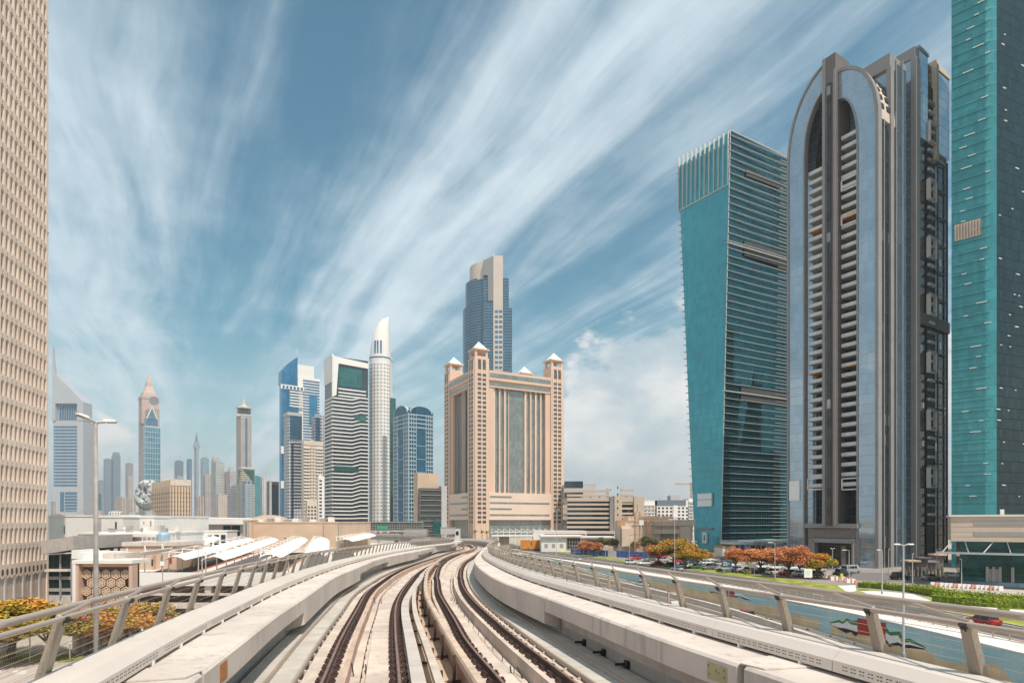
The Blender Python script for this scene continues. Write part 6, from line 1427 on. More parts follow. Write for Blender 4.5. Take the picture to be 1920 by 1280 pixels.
mb = MB(); F.box(mb, -.5, w+1.2, zt, zt+.7, -15, 1.2); mb.build('roof_slab', MWH, r); mb = MB(); F.box(mb, *rc(F, 268, 1063, 1088, 1008, 1028), -.1, .25); gl = mb.build('glass_front', GDK, r)
for k in range(6): mb = MB(); u = F.ua(1063+5*k); F.box(mb, u-.08, u+.08, PZ(1028, 268), PZ(1008, 268), .24, .4); mb.build('mullion', MMET, gl)
for k in range(4): mb = MB(); z = PZ(1028, 268)+k*1.5; F.box(mb, 0+F.ua(1063), F.ua(1088), z-.06, z+.06, .24, .38); mb.build('transom', MMET, gl)
for X in (1021, 1035, 1050): mb = MB(); F.box(mb, *rc(F, 268, X, X+6, 1019, 1026), -.1, .12); mb.build('window', MGREY, r)
r, F, w, zt = block('long_canopy_building', 'long low white building with a dark window strip behind the gatehouse', 'building', 1000, 1100, 996, 330, 20, MWH); mb = MB(); F.box(mb, *rc(F, 330, 1020, 1098, 1000, 1003), -.1, .2); mb.build('window_band', plain('band_rust', (.3, .12, .08), .7), r)
r, F, w, zt = block('low_building', 'low beige building with a flat slab roof right of the gatehouse', 'building', 1087, 1150, 1009, 300, 12, MOF); mb = MB(); F.box(mb, -.5, w+.6, zt+.3, zt+1.0, -12.5, .8); mb.build('roof_slab', MWH, r); mb = MB(); F.box(mb, w*.2, w*.9, zt-2, zt-.8, -.1, .2); mb.build('window_band', GDK, r)
r, F, w, zt = block('drum_kiosk', 'beige kiosk under a white slab roof near the end of the viaduct', 'kiosk', 936, 955, 1006, 300, 6, MSAND); mb = MB(); F.box(mb, F.ua(923), F.ua(1000), zt+.2, zt+.9, -8, 2); mb.build('roof_slab', MWH, r)
for k in range(7): mb = MB(); F.box(mb, w*k/7, w*k/7+.25, 0, zt, -.1, .15); mb.build('rib', MTRIM, r)
r = thing('pergola', 'white pergola frames along the foot of the pink hotel', 'pergola', (PX(925, 360), 360, 0)); zp = PZ(996, 360)
for k in range(11): x = PX(922+11*k, 360); mb = MB(); mb.tube([(x, 360, 0), (x, 360, zp+1.6)], .22, 4); mb.tube([(x, 360, zp+1.6), (x+3.2, 360, zp)], .15, 4); mb.build('frame', MWH, r)
MB().box(PX(920, 360), PX(1040, 360), 360, 363, zp-.6, zp).build('beam', MWH, r)
for i, (X0, X1) in enumerate(((976, 995), (997, 1015))):
    r, F, w, zt = block('skip_container', ('left', 'right')[i]+' one of two orange open containers beside the gatehouse', 'container', X0, X1, 1012, 282, 3, MORG, z0=.5, group='orange containers', roofk=False)
    for k in range(6): mb = MB(); F.box(mb, w*(k+.2)/6, w*(k+.35)/6, .6, zt-.2, 0, .12); mb.build('rib', MORG, r)
    mb = MB(); F.box(mb, .3, w-.3, 0, .5, -2.5, -.5); mb.build('skid', MDK, r)
r, F, w, zt = block('billboard', 'blank pale grey billboard box on the viaduct horizon left of the hotel', 'billboard', 826, 853, 989, 330, 1.2, MLG, z0=PZ(1001, 330), roofk=False)
for u in (w*.2, w*.8): mb = MB(); F.box(mb, u-.2, u+.2, 0, PZ(1001, 330), -.8, -.3); mb.build('post', MMET, r)
mb = MB(); F.box(mb, -.25, w+.25, zt, zt+.3, -1.3, .12); mb.build('frame', MMET, r)
r, F, w, zt = block('low_building', 'white curved roofed booth right of the blank billboard', 'booth', 853, 862, 992, 335, 5, MWH); mb = MB(); F.box(mb, w*.2, w*.8, zt-3, zt-1, -.1, .2); mb.build('window', GD, r)

# ------------------------------------------------------------ slanted teal tower
d = 262.0; Fr, Fl = faces(1352, d, 28); r = thing('slanted_tower', 'slanted teal glass tower with thin white floor fins and a leaning left facade', 'tower', (Fr.p.x, Fr.p.y, 0))
zt = PZ(246, d); A0 = Fr.p.copy(); tx = (1370-960)/FPX; A1 = Vector((tx*d, d))
wl0, wl1 = Fl.ua(1303), Fc(A1, Fl.d, Fl.n).ua(1272); WRt = Fr.ua(1484); zL = PZ(313, A1.y+Fl.d.y*wl1)
B0, B1 = A0+Fl.d*wl0, A1+Fl.d*wl1; C_0, C_1 = A0+Fr.d*WRt, A0+Fr.d*WRt
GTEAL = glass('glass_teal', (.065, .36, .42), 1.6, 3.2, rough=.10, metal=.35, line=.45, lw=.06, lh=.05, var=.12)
GTEALD = glass('glass_teal_dark_reflection', (.02, .115, .14), 1.5, 3.2, rough=.04, metal=.78, line=.5, lw=.08, lh=.06, var=.2)  # right face: base darkened to stand for dark buildings mirrored in the glass
E0, E1 = B0+Fr.d*WRt, B1+Fr.d*(WRt-4)
mb = MB(); ztc = PZ(262, d)
lo = [A0, C_0, E0, B0]; hi = [(A1, zt), (C_1, zt), (E1, zL), (B1, zL)]
mb.v += [(p.x, p.y, 0) for p in lo]+[(p.x, p.y, z) for p, z in hi]
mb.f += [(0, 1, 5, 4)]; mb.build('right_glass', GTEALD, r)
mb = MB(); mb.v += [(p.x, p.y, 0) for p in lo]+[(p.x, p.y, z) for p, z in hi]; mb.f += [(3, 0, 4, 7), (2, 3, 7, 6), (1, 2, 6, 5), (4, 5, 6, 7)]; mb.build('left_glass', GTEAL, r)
MFIN = plain('fin_white', (.56, .54, .52), .5, .05, .3)
def fce(z):                                   # the leaning corner at height z
    f = z/zt; return A0+(A1-A0)*f
z = 5.0; k = 0
while z < zt-1:
    p = fce(z); Fz = Fc(p, Fr.d, Fr.n); mb = MB(); h = .12; Fz.box(mb, -.45, WRt+.2, z, z+h, -.1, .5)
    if k == 0: Fz.box(mb, -1, 30, z-.6, z+.3, 0, 3.5)
    mb.build('fin', MFIN, r)
    mb = MB(); Fz.box(mb, WRt*.70, WRt*.93, z+1.4, z+1.49, -.1, .4); mb.build('short_fin', MFIN, r)
    if k: 
        f = z/zL; q = B0+(B1-B0)*min(1, f); Fq = Fc(q, (-Fl.d.x, -Fl.d.y), Fl.n)
        if z < zL-1: mb = MB(); Fq.box(mb, -1.5, .12, z, z+.14, -2.5, .35); mb.build('ledge', MFIN, r)
    z += 3.2; k += 1
# louvre floors
for za, zb in ((PZ(738, d)-2, PZ(738, d)+4.5), (PZ(470, d), PZ(470, d)+6.4)):
    p = fce(za); Fz = Fc(p, Fr.d, Fr.n); mb = MB(); Fz.box(mb, WRt*.22, WRt-3, za, zb, -.1, .12); mb.build('louvre_floor', plain('louvre_taupe', (.055, .06, .06), .7), r); mb = MB(); Fz.box(mb, -1.1, WRt-3, za+(zb-za)/2-.15, za+(zb-za)/2+.15, -.1, .8); mb.build('fin', MFIN, r)
mb = MB(); p = fce(PZ(305, d)); Fz = Fc(p, Fr.d, Fr.n); Fz.box(mb, WRt*.22, WRt*.75, PZ(305, d)-3, PZ(305, d), -.1, .12); mb.build('louvre_floor', MATS['louvre_taupe'], r)
# vertical fins of the crown on the left facade, above a sloping line
for k in range(12):
    f = (k+.3)/11.6; top = A1+(B1-A1)*f; ztop = zt-2.5+(zL-zt+4)*f; zlow_ = PZ(345, d)+(PZ(396, d+wl1*.85)-PZ(345, d))*f
    Ft = Fc(top, Fl.d, Fl.n); mb = MB(); Ft.box(mb, -.14, .14, zlow_, ztop+2.6, -.2, .9); mb.build('crown_fin', MFIN, r)
a3, b3 = Vector(fce(PZ(345, d))), B0+(B1-B0)*(PZ(396, d+wl1*.85)/zL); mb = MB(); mb.tube([(a3.x+Fl.n.x*.2, a3.y+Fl.n.y*.2, PZ(345, d)), (b3.x+Fl.n.x*.2, b3.y+Fl.n.y*.2, PZ(396, d+wl1*.85))], .25, 6); mb.build('crown_edge', MFIN, r)
mb = MB(); mb.tube([(A0.x+Fl.n.x*.1, A0.y+Fl.n.y*.1, 0), (A1.x+Fl.n.x*.1, A1.y+Fl.n.y*.1, zt+.5)], .18, 6); mb.tube([(A1.x, A1.y, zt+.3), (C_1.x, C_1.y, zt+.3)], .3, 6); mb.build('edge_trim', MFIN, r)
Fb = Fc(A0, Fl.d, Fl.n)
for c_ in ((.30, .72, PZ(948, d), PZ(923, d)),): mb = MB(); Fb.box(mb, wl0*.33, wl0*.88, c_[2], c_[3], -.3, .4); mb.build('blank_sign', MWH2, r)
mb = MB(); Fb.box(mb, wl0*.3, wl0*.9, PZ(935.5, d), PZ(934.5, d), .39, .46); mb.build('sign_seam', MTRIM, r)
mb = MB(); Fb.box(mb, wl0*.50, wl0*.66, PZ(1019, d), PZ(998, d), -.3, .8); bn_ = mb.build('banner', MWH2, r); mb = MB(); Fb.box(mb, wl0*.56, wl0*.60, PZ(1014, d), PZ(1003, d), .79, .85); mb.build('banner_mark', MBLK, bn_)
mb = MB(); Fb.box(mb, wl0*.28, wl0*.92, PZ(993, d), PZ(989, d), -.3, .4); mb.build('sign_strip', MTRIM, r)
rt = thing('reflected_tower', 'dark stepped tower seen only as the dark mirror image in the slanted teal tower', 'tower', (222, 226, 0)); GRF = glass('glass_reflected', (.02, .022, .024), 3, 3.5, rough=.3, metal=.1, linecol=(.1, .1, .1))
for k, (fr_, za, zb) in enumerate(((1.5, 0, 60), (1.0, 60, 105), (.82, 105, 140), (.62, 140, 175), (.48, 175, 205), (.34, 205, 228))):
    a, b = Vector((222.8, 225.8)), Vector((222.8, 225.8))+Vector((33, 17.6))*fr_; n = Vector((.47, -.88))*14; mb = MB(); mb.prism([tuple(a), tuple(b), tuple(b+n), tuple(a+n)], za, zb); mb.build('tier', GRF, rt)
r = thing('shop_canopy', 'curved pale entrance canopy with shopfronts at the foot of the slanted teal tower', 'canopy', (PX(1400, 240), 240, 0)); Fz = Fc((PX(1372, 240), 240), (.97, .24), (.24, -.97))
mb = MB(); Fz.box(mb, 0, 22, 4.2, 4.8, -8, 1.5); mb.build('roof', MWH, r); mb = MB(); Fz.box(mb, 8, 24, 5.0, 5.7, -8, 2.5); mb.build('roof', MWH, r)
for k in range(9): mb = MB(); Fz.box(mb, 1+2.4*k, 1.4+2.4*k, 0, 4.2, -.4, 0); mb.build('column', MWH, r)
for k, m_ in enumerate((GD, MBLU, MWH, GD, MRED, GD, MWH, GD)): mb = MB(); Fz.box(mb, 1.4+2.4*k, 3.4+2.4*k, .3, 3.6, -.6, -.4); mb.build('shopfront', m_, r)
mb = MB(); Fz.box(mb, -4, 0, 0, 3, -6, 0); mb.build('kiosk_wall', MWH, r); mb = MB(); Fz.box(mb, -4.1, .1, 3, 3.5, -6, .2); mb.build('kiosk_band', MORG, r)

# ------------------------------------------------------------ arched tower
d = 172.0; Fr, Fl = faces(1645, d, 33); U = Fl.ua
r = thing('arched_tower', 'tall taupe and blue glass tower with pointed arch crown and stacked balconies', 'tower', (Fr.p.x, Fr.p.y, 0))
GBA = glass('glass_arch', (.40, .49, .56), 1.4, 2.9, rough=.07, metal=.65, line=.28, lw=.04, lh=.05, var=.07)
GDA = glass('glass_bronze', (.06, .058, .058), 1.4, 2.9, rough=.08, metal=.6, line=.6, lw=.10, lh=.10, var=.3, blinds=.04)
def Zf(X, Y): return Fl.za(X, Y)
uS0, uS1 = U(1572), U(1549); uL0, uL1 = U(1549), U(1478); uR = U(1608); uLi = U(1508)
zs = 129.0; zaL, zaR = Zf(1549, 118), Zf(1570, 136)
def arcpts(u0, u1, z0, z1, n=16, inv=False):  # quarter curve from (u0, z0) rising to (u1, z1)
    return [(u0+(u1-u0)*(1-math.cos(i*math.pi/2/n)), z0+(z1-z0)*math.sin(i*math.pi/2/n)) for i in range(n+1)]
def frame(out, inn, zb, m, nm, o0, o1):       # band between two curves that both start at zb
    mb = MB(); A = [(out[0][0], zb)]+out; Bq = [(inn[0][0], zb)]+inn; n = len(A)
    for i in range(n-1): Fl.poly(mb, [A[i], A[i+1], Bq[i+1], Bq[i]], o0, o1)
    return mb.build(nm, m, r)
def left_arc(k, n=20):                        # pointed half arch, k = inset from the outline
    u0 = uL1-k; zz = zaL-k*1.6; return [(u0+(uS1-u0)*(1-math.cos(t_)), zs-4+(zz-zs+4)*(math.sin(t_)**.92)) for t_ in [i*math.radians(78)/n/1 for i in range(n+1)]]
def norm_top(c, u_end, z_end):                # stretch so the last point lands on the spine
    u0, z0 = c[0]; ul, zl = c[-1]; return [(u0+(u-u0)*(u_end-u0)/(ul-u0), z0+(z-z0)*(z_end-z0)/(zl-z0)) for u, z in c]
Lo = norm_top(left_arc(0), uS1, zaL); Li = norm_top(left_arc(uL1-uLi), uS1, Zf(1549, 165))
Ro = arcpts(0, uS0, zs-2, zaR, 20); Ri = arcpts(uR, uS0, zs-6, Zf(1572, 186), 20)
z0f = 0.0
frame(Lo, Li, z0f, GBA, 'left_glass_band', -1.5, 0); frame(Ro, Ri, z0f, GBA, 'right_glass_band', -1.5, 0)
def inset(c, k): return [(u-k*(1 if c is Lo or c is Li else -1), z-k) for u, z in c]
def trim(c, w_, o1, nm):
    mb = MB(); q = [(c[0][0], 0)]+c
    for a, b in zip(q, q[1:]): bar_(mb, a, b, w_, -1.6, o1)
    return mb.build(nm, MTRIM, r)
def bar_(mb, a, b, w_, o0, o1):
    dv = Vector((b[0]-a[0], b[1]-a[1])); L = dv.length; dv /= L; n = Vector((-dv.y, dv.x))*w_/2
    Fl.poly(mb, [(a[0]-n.x, a[1]-n.y), (b[0]-n.x, b[1]-n.y), (b[0]+n.x, b[1]+n.y), (a[0]+n.x, a[1]+n.y)], o0, o1)
trim(Lo, .6, .35, 'outer_trim'); trim(Li, .4, .30, 'inner_trim'); trim(Ro, .9, .35, 'outer_trim'); trim(Ri, .4, .30, 'inner_trim')
mb = MB(); Fl.box(mb, uS0, uS1+.2, Zf(1560, 985), zaL+.2, -6, 1.6); mb.build('spine', MBROWN, r)
mb = MB(); Fl.box(mb, uS1-.6, uS1+.25, Zf(1560, 985), zaL+.25, 1.59, 1.75); Fl.box(mb, uS0-.05, uS0+.6, Zf(1560, 985), zaR+.4, 1.59, 1.75); mb.build('spine_trim', MTRIM, r)
mb = MB(); Fl.box(mb, uS0+1.2, uS0+2.4, Zf(1560, 985), zaL-8, 1.6, 1.9); mb.build('spine_glass', GDA, r)
# recess walls
Lr = [(u, z) for u, z in Li]; mb = MB(); Fl.poly(mb, [(uLi, 0)]+Li+[(uS1, 0)], -9, -6.5); mb.build('recess_wall', GDA, r)
mb = MB(); Fl.poly(mb, [(uR, 0)]+Ri+[(uS0, 0)], -9, -6.5); mb.build('recess_wall', GBA, r)
mb = MB(); Fl.box(mb, uS1-.2, uLi-1.6, 0, 118, -6.5, -4.5); Fl.box(mb, uR+1, uS0, 0, 128, -6.5, -4.5); mb.build('balcony_wall', GDA, r)
# body behind the front: extruded outline
body = [(uL1, 0)]+Lo+[(uS1, zaL-8), (uS0, zaR-2)]+Ro[::-1]+[(0, 0)]
mb = MB(); Fl.poly(mb, [(uL1-.6, 0)]+[(u-.3, z-1.2) for u, z in Lo]+[(uS0, zaR-3)]+[(u+.3, z-1.0) for u, z in Ro[::-1]]+[(.3, 0)], -15, -9); mb.build('body', GDA, r)
mb = MB(); 
for i in range(len(Lo)-1): Fl.poly(mb, [Lo[i], Lo[i+1], (Lo[i+1][0], Lo[i+1][1]-.8), (Lo[i][0]-.8, Lo[i][1])], -15, -1.5)
mb.build('arch_roof', MTRIM, r); mb = MB()
for i in range(len(Ro)-1): Fl.poly(mb, [Ro[i], Ro[i+1], (Ro[i+1][0], Ro[i+1][1]-.8), (Ro[i][0]+.8, Ro[i][1])], -15, -1.5)
mb.build('arch_roof', MATS['core_beige'], r)
for i in range(2, 16, 2):                     # dark openings in the barrel roof
    a, b = Ro[i], Ro[i+1]; mb = MB(); bar_(mb, (a[0]-.05, a[1]+.1), (b[0]-.05, b[1]+.1), .3, -3.8, -2.0); mb.build('roof_opening', MBLK, r); mb = MB(); bar_(mb, (a[0]-.05, a[1]+.1), (b[0]-.05, b[1]+.1), .3, -7.8, -5.4); mb.build('roof_opening', MBLK, r)
# side wall of the arched part
Fs = Fc(Fl.pt(0, 0, 0)[:2], Fr.d, Fr.n)
mb = MB(); Fs.box(mb, .6, 10.0, 0, zs-4, -1.0, -.25); mb.build('side_glass', GDA, r)
for u in (.3, 3.4): mb = MB(); Fs.box(mb, u-.12, u+.3, 0, zs-2, -.3, .25); mb.build('side_trim', MTRIM if u < 1 else MCHROME, r)
# balconies
MBAL = plain('balcony_grey', (.62, .63, .64), .5, .08, .5); MORS = plain('balcony_slab', (.46, .43, .41), .7)
z = 23.5; k = 0
while z < 127:
    for (ua, ub, lim) in ((uS1+.3, uLi-.8, 121), (uR+.6, uS0-.3, 127)):
        if z > lim: continue
        mb = MB(); Fl.box(mb, ua, ub, z, z+.25, -6, -1.0); slab = mb.build('balcony', MORS if k not in (12, 27) else MORG, r)
        mb = MB(); Fl.box(mb, ua, ub, z+.25, z+1.15, -1.12, -1.0); Fl.box(mb, ua, ua+.12, z+.25, z+1.15, -5, -1.12); mb.build('balustrade', MBAL, slab)
    z += 2.92; k += 1
for (X0, X1, Y0, Y1) in ((1575, 1609, 895, 918), (1511, 1549, 895, 918), (1574, 1606, 330, 352), (1574, 1606, 396, 418)):
    mb = MB(); u1, u0 = U(X0), U(X1); za_, zb_ = Zf((X0+X1)/2, Y1), Zf((X0+X1)/2, Y0)
    Fl.box(mb, u0, u1, za_, za_+.35, -1, -.6); Fl.box(mb, u0, u1, zb_-.35, zb_, -1, -.6); Fl.box(mb, u0, u0+.35, za_, zb_, -1, -.6); Fl.box(mb, u1-.35, u1, za_, zb_, -1, -.6); mb.build('white_frame', MWH, r)
# gateway podium
mb = MB(); ug0, ug1 = U(1611), U(1513); zg = Zf(1560, 983); Fl.box(mb, ug0, ug1, zg-1, zg+.3, -3, 1.2); mb.build('podium_cornice', MTRIM, r)
mb = MB(); Fl.box(mb, ug0, ug1, 0, zg-1, -4, -1.2); mb.build('podium_glass', GDA, r)
for k in range(9): u = ug0+(ug1-ug0)*(k+.5)/9; mb = MB(); Fl.box(mb, u-.9, u+.9, zg-4.0, zg-1.2, -1.3, -.5); mb.build('screen_panel', plain('screen_taupe', (.25, .22, .20), .7, .25, 2.5), r)
for ua, ub in ((U(1527), U(1517)), (U(1611), U(1602))): mb = MB(); Fl.box(mb, ua, ub, 0, zg-4.2, -1.3, .4); mb.build('screen_panel', MATS['screen_taupe'], r)
mb = MB(); Fl.box(mb, U(1603), U(1527), Zf(1560, 1017), Zf(1560, 1009), -3, 1.0); Fl.box(mb, U(1530), U(1527), 0, Zf(1560, 1012), -3, 1.0); Fl.box(mb, U(1603), U(1600), 0, Zf(1560, 1012), -3, 1.0); mb.build('gateway', MTRIM, r)
mb = MB(); Fl.box(mb, U(1500), U(1481), Zf(1490, 938), Zf(1490, 901), -.1, .35); mb.build('blank_sign', MWH2, r)
MDKG = plain('dark_taupe', (.075, .07, .068), .5, .1, .3)
# taller blocks behind
def at2(w_, v_): return Fl.p+Fr.d*w_+Fl.d*v_
def blk2(w0, w1, v0, v1, zt, m, nm):
    mb = MB(); mb.prism([tuple(at2(w0, v0)), tuple(at2(w1, v0)), tuple(at2(w1, v1)), tuple(at2(w0, v1))], 0, zt); return mb.build(nm, m, r)
zB, zC = PZ(100, 176), PZ(95, 184)
Bc = at2(7.3, 0); FlB = Fc(Bc, Fl.d, Fl.n); FrB = Fc(Bc, Fr.d, Fr.n)
blk2(7.9, 16, .6, 26, zB-.8, GBA, 'rear_block')
mb = MB(); FlB.box(mb, 0, 26, zB-4.0, zB, -9, .35); mb.build('parapet_trim', MTRIM, r); mb = MB(); FlB.box(mb, -.3, .9, 0, zB-4, -1.5, .35); mb.build('corner_trim', MTRIM, r)
mb = MB(); FrB.box(mb, .4, 8.7, 0, zB, -1, -.35); mb.build('side_glass', GDA, r); mb = MB(); FrB.box(mb, 2.9, 8.6, 0, zB-2, -.4, .3); mb.build('glass_bay', glass('glass_bay', (.12, .20, .26), 1.8, 3.6, rough=.07, metal=.6, line=.7, lw=.1, lh=.12), r)
mb = MB(); FrB.box(mb, 5.6, 6.0, 0, zB, .25, .7); FrB.box(mb, 2.6, 3.0, 0, zB-1, -.4, .4); mb.build('mullion', MTRIM, r)
Cc = at2(20.3, -.8); FlC = Fc(Cc, Fl.d, Fl.n); FrC = Fc(Cc, Fr.d, Fr.n); WC = FrC.ua(1779)
blk2(20.9, 20.3+WC, -.2, 22, zC-1, GDA, 'rear_block')
mb = MB(); FlC.box(mb, 0, 9, zC-3.2, zC, -4, .3); mb.build('parapet_trim', MTRIM, r); mb = MB(); FlC.box(mb, -.4, 1.1, 0, zC-3.2, -2.2, .35); mb.build('corner_trim', MTRIM, r); mb = MB(); FlC.box(mb, 1.1, 8, 0, zC-3.2, -1.6, 0); mb.build('left_glass', GBA, r)
mb = MB(); FrC.box(mb, 2.0, 7.5, zC-26, zC, -2, .2); mb.build('glass_panel', GBA, r); mb = MB(); FrC.box(mb, 1.6, 8, zC-.1, zC+.9, -2, .4); mb.build('parapet_trim', MTRIM, r)
mb = MB(); FrC.box(mb, 13.5, WC, zC-27, zC-1.5, -2, .15); mb.build('glass_panel', GBA, r); mb = MB(); FrC.box(mb, 12.5, WC, zC-1.5, zC-.3, -2, .4); FrC.box(mb, 11.8, 13.4, zC-30, zC+.6, -3, .8); FrC.box(mb, 14, 22, zC-.3, zC+1.6, -3, -.5); mb.build('parapet_trim', MHL, r)
mb = MB(); FrC.box(mb, 8.0, 11.8, 0, zC-8, -2, -.2); mb.build('balcony_slot', MBLK, r)
z = 12.0; k = 0
while z < zC-12:
    mb = MB(); FrC.box(mb, 8.1, 11.7, z, z+.8, -1.2, .5); sb = mb.build('balcony', MBAL if k % 2 else MGREY, r)
    if k % 6 == 4: mb = MB(); FrC.box(mb, 7.7, 12.1, z-.3, z, -.3, .9); FrC.box(mb, 7.7, 12.1, z+5.6, z+5.9, -.3, .9); FrC.box(mb, 7.7, 8.0, z, z+5.6, -.3, .9); FrC.box(mb, 11.8, 12.1, z, z+5.6, -.3, .9); mb.build('white_frame', MWH, sb)
    z += 2.92; k += 1
for u in (14.5, 21): mb = MB(); FrC.box(mb, u, u+.35, 0, zC-28, -.3, .12); mb.build('mullion', MDKG, r)
for k in range(14): mb = MB(); FrC.box(mb, 13.5, WC-1, 14+8.5*k, 14.3+8.5*k, -.3, .06); mb.build('floor_line', MDKG, r)
mb = MB(); FrC.box(mb, 0, WC, PZ(606, 190)-2.0, PZ(606, 190)+1.4, -.3, .3); mb.build('louvre_floor', MBROWN, r)
r = thing('street_cafe', 'brown cluttered cafe terrace and awnings at the foot of the arched tower', 'cafe', (PX(1730, 150), 150, 0))
for k, (X, Yt) in enumerate(((1715, 1050), (1735, 1046), (1750, 1055), (1765, 1043))): x = PX(X, 150+4*k); mb = MB(); mb.box(x-1.6, x+1.6, 150+4*k, 153+4*k, PZ(Yt+3, 150), PZ(Yt, 150)); mb.build('awning', (MSAND, MBROWN, MTRIM, MORG)[k] if k < 3 else MSAND, r); mb = MB(); mb.box(x-1.3, x+1.3, 151+4*k, 153+4*k, 0, PZ(Yt+3, 150)); mb.build('booth', MBROWN, r)
for k in range(12): x = PX(1690+7*k, 146); mb = MB(); mb.tube([(x, 146, 0), (x, 146, 1.5+.5*(k % 3))], .35, 6, .2); mb.build('planter_shrub', LF_GRN if k % 2 else MBROWN, r)

# ------------------------------------------------------------ teal tower at the right edge and its podium
d = 168.0; Fr, Fl = faces(1862, d, 46); Fr = faces(1862, d, 24)[0]; r = thing('teal_tower', 'teal glass tower scattered with short white light bars at the right edge', 'tower', (Fr.p.x, Fr.p.y, 0)); WLt = Fl.ua(1784); ZT = 172
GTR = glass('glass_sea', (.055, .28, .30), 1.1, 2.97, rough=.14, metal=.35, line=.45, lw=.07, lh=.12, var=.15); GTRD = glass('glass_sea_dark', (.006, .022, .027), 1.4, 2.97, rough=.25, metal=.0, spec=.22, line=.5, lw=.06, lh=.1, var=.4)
ch = 1.7; q = [Fr.p+Fr.d*ch, Fr.p+Fr.d*40, Fr.p+Fr.d*40+Fl.d*WLt, Fr.p+Fl.d*WLt, Fr.p+Fl.d*ch]
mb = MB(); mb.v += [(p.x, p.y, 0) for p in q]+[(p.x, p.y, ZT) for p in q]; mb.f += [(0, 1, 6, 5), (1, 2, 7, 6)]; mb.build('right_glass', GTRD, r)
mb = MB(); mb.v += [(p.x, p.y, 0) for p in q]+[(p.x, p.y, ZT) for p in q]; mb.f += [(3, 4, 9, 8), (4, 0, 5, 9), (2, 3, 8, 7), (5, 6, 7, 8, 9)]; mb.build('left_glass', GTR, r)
rng = random.Random(11); MBAR = plain('bar_white', (.78, .76, .74), .4, .04)
for k in range(52):
    z = 20+k*2.97
    mb = MB(); Fl.box(mb, .5, WLt, z-.10, z, -.05, .12); mb.build('floor_line', plain('sea_line', (.02, .12, .13), .5), r)
cntb = 0
for k in range(50):
    z = 20+k*2.97+.1
    for F, W_, p_ in ((Fl, WLt, .75), (Fr, 24, .8)):
        if rng.random() < p_:
            u = rng.uniform(1.0 if F is Fr else .2, W_-3); L = rng.choice((1.0, 1.6, 2.4)) if F is Fl else rng.choice((.7, 1.2, 1.6)); mb = MB(); F.box(mb, u, u+L, z, z+.22, 0, .25); mb.build('light_bar', MBAR, r); cntb += 1
        if F is Fr and rng.random() < .35: u = rng.uniform(3, 20); mb = MB(); F.box(mb, u, u+.6, z, z+.22, 0, .25); mb.build('light_bar', MBAR, r)
c_ = (Fl.ua(1840), Fl.ua(1790)); mb = MB(); Fl.box(mb, c_[0], c_[1], PZ(456, 175), PZ(426, 175), -.1, .15); lg = mb.build('louvre_panel', MHL, r)
for k in range(9): mb = MB(); u = c_[0]+(c_[1]-c_[0])*k/9; Fl.box(mb, u, u+.15, PZ(455, 175), PZ(427, 175), .14, .3); mb.build('louvre', MBROWN, lg)
d = 124.0; F = Fc((PX(1783, d), d), (.83, -.5577), (-.5577, -.83)); r = thing('podium', 'podium with a beige stone band over dark teal glass at the right edge', 'building', F.pt(0, 0, 0)); W_ = 26
MPB = plain('podium_stone', (.56, .44, .35), .75, .05, .3); zb, zt = PZ(1014, d), PZ(968, d)
mb = MB(); F.box(mb, 0, W_, zb, zt, -20, 0); mb.build('stone_band', MPB, r); mb = MB(); F.box(mb, -.3, W_, zt, zt+.35, -20.3, .3); mb.build('coping', MWH, r)
for Y0, Y1 in ((976, 984), (996, 1003)): mb = MB(); F.box(mb, F.ua(1826), W_, PZ(Y1, d), PZ(Y0, d), -.1, .08); mb.build('louvre_band', MGREY, r)
for k in range(4): mb = MB(); F.box(mb, 0, W_, zb+1.0*k+.9, zb+1.0*k+.93, -.02, .02); mb.build('joint', MTRIM, r)
GPD = glass('glass_podium', (.015, .07, .075), 1.8, 2.6, rough=.08, metal=.5, line=.4, var=.4)
mb = MB(); F.box(mb, 1.5, W_, 0, zb, -18, -1.5); mb.build('glass_wall', GPD, r)
mb = MB(); F.box(mb, -2.5, W_, PZ(1037, d), PZ(1034, d), -3, 2.2); mb.build('canopy_slab', MCHROME, r)
for k in range(7): mb = MB(); u = -1+3.3*k; mb.tube([F.pt(u+1.2, zb, -.6), F.pt(u-.6, PZ(1036, d), 1.4)] if k % 2 == 0 else [F.pt(u, zb, -.5), F.pt(u+.6, PZ(1036, d), -.4)], .11, 6); mb.build('strut', MLG, r)
mb = MB(); F.box(mb, F.ua(1852), F.ua(1876), .2, PZ(1064, d), -1.6, -1.2); mb.build('entrance', MGREY, r)
for X in (1852, 1864, 1876, 1900): mb = MB(); F.box(mb, F.ua(X)-.25, F.ua(X)+.25, 0, PZ(1060, d), -1.6, -.9); mb.build('column', MTRIM, r)
mb = MB(); F.box(mb, 2, W_, 0, 1.2, -.9, -.75); mb.build('glass_barrier', GH, r)
mb = MB(); F.box(mb, F.ua(1878), F.ua(1886), zt+.3, PZ(955, d), -3, -2.8); F.box(mb, F.ua(1880), F.ua(1884), zt+.5, PZ(957, d), -2.8, -2.75); mb.build('terrace_door', MWH, r)
r = thing('roof_terrace', 'rooftop terrace clutter with pale umbrellas behind the podium coping', 'terrace', F.pt(14, zt+.35, -6))
for k in range(8): p = F.pt(13+1.3*k, zt+.35, -5-(k % 3)); mb = MB(); mb.tube([p, (p[0], p[1], p[2]+1.6)], .06, 5); mb.tube([(p[0], p[1], p[2]+1.4), (p[0], p[1], p[2]+1.9)], .7, 8, .05); mb.build('umbrella', MWH if k % 2 else GH, r)

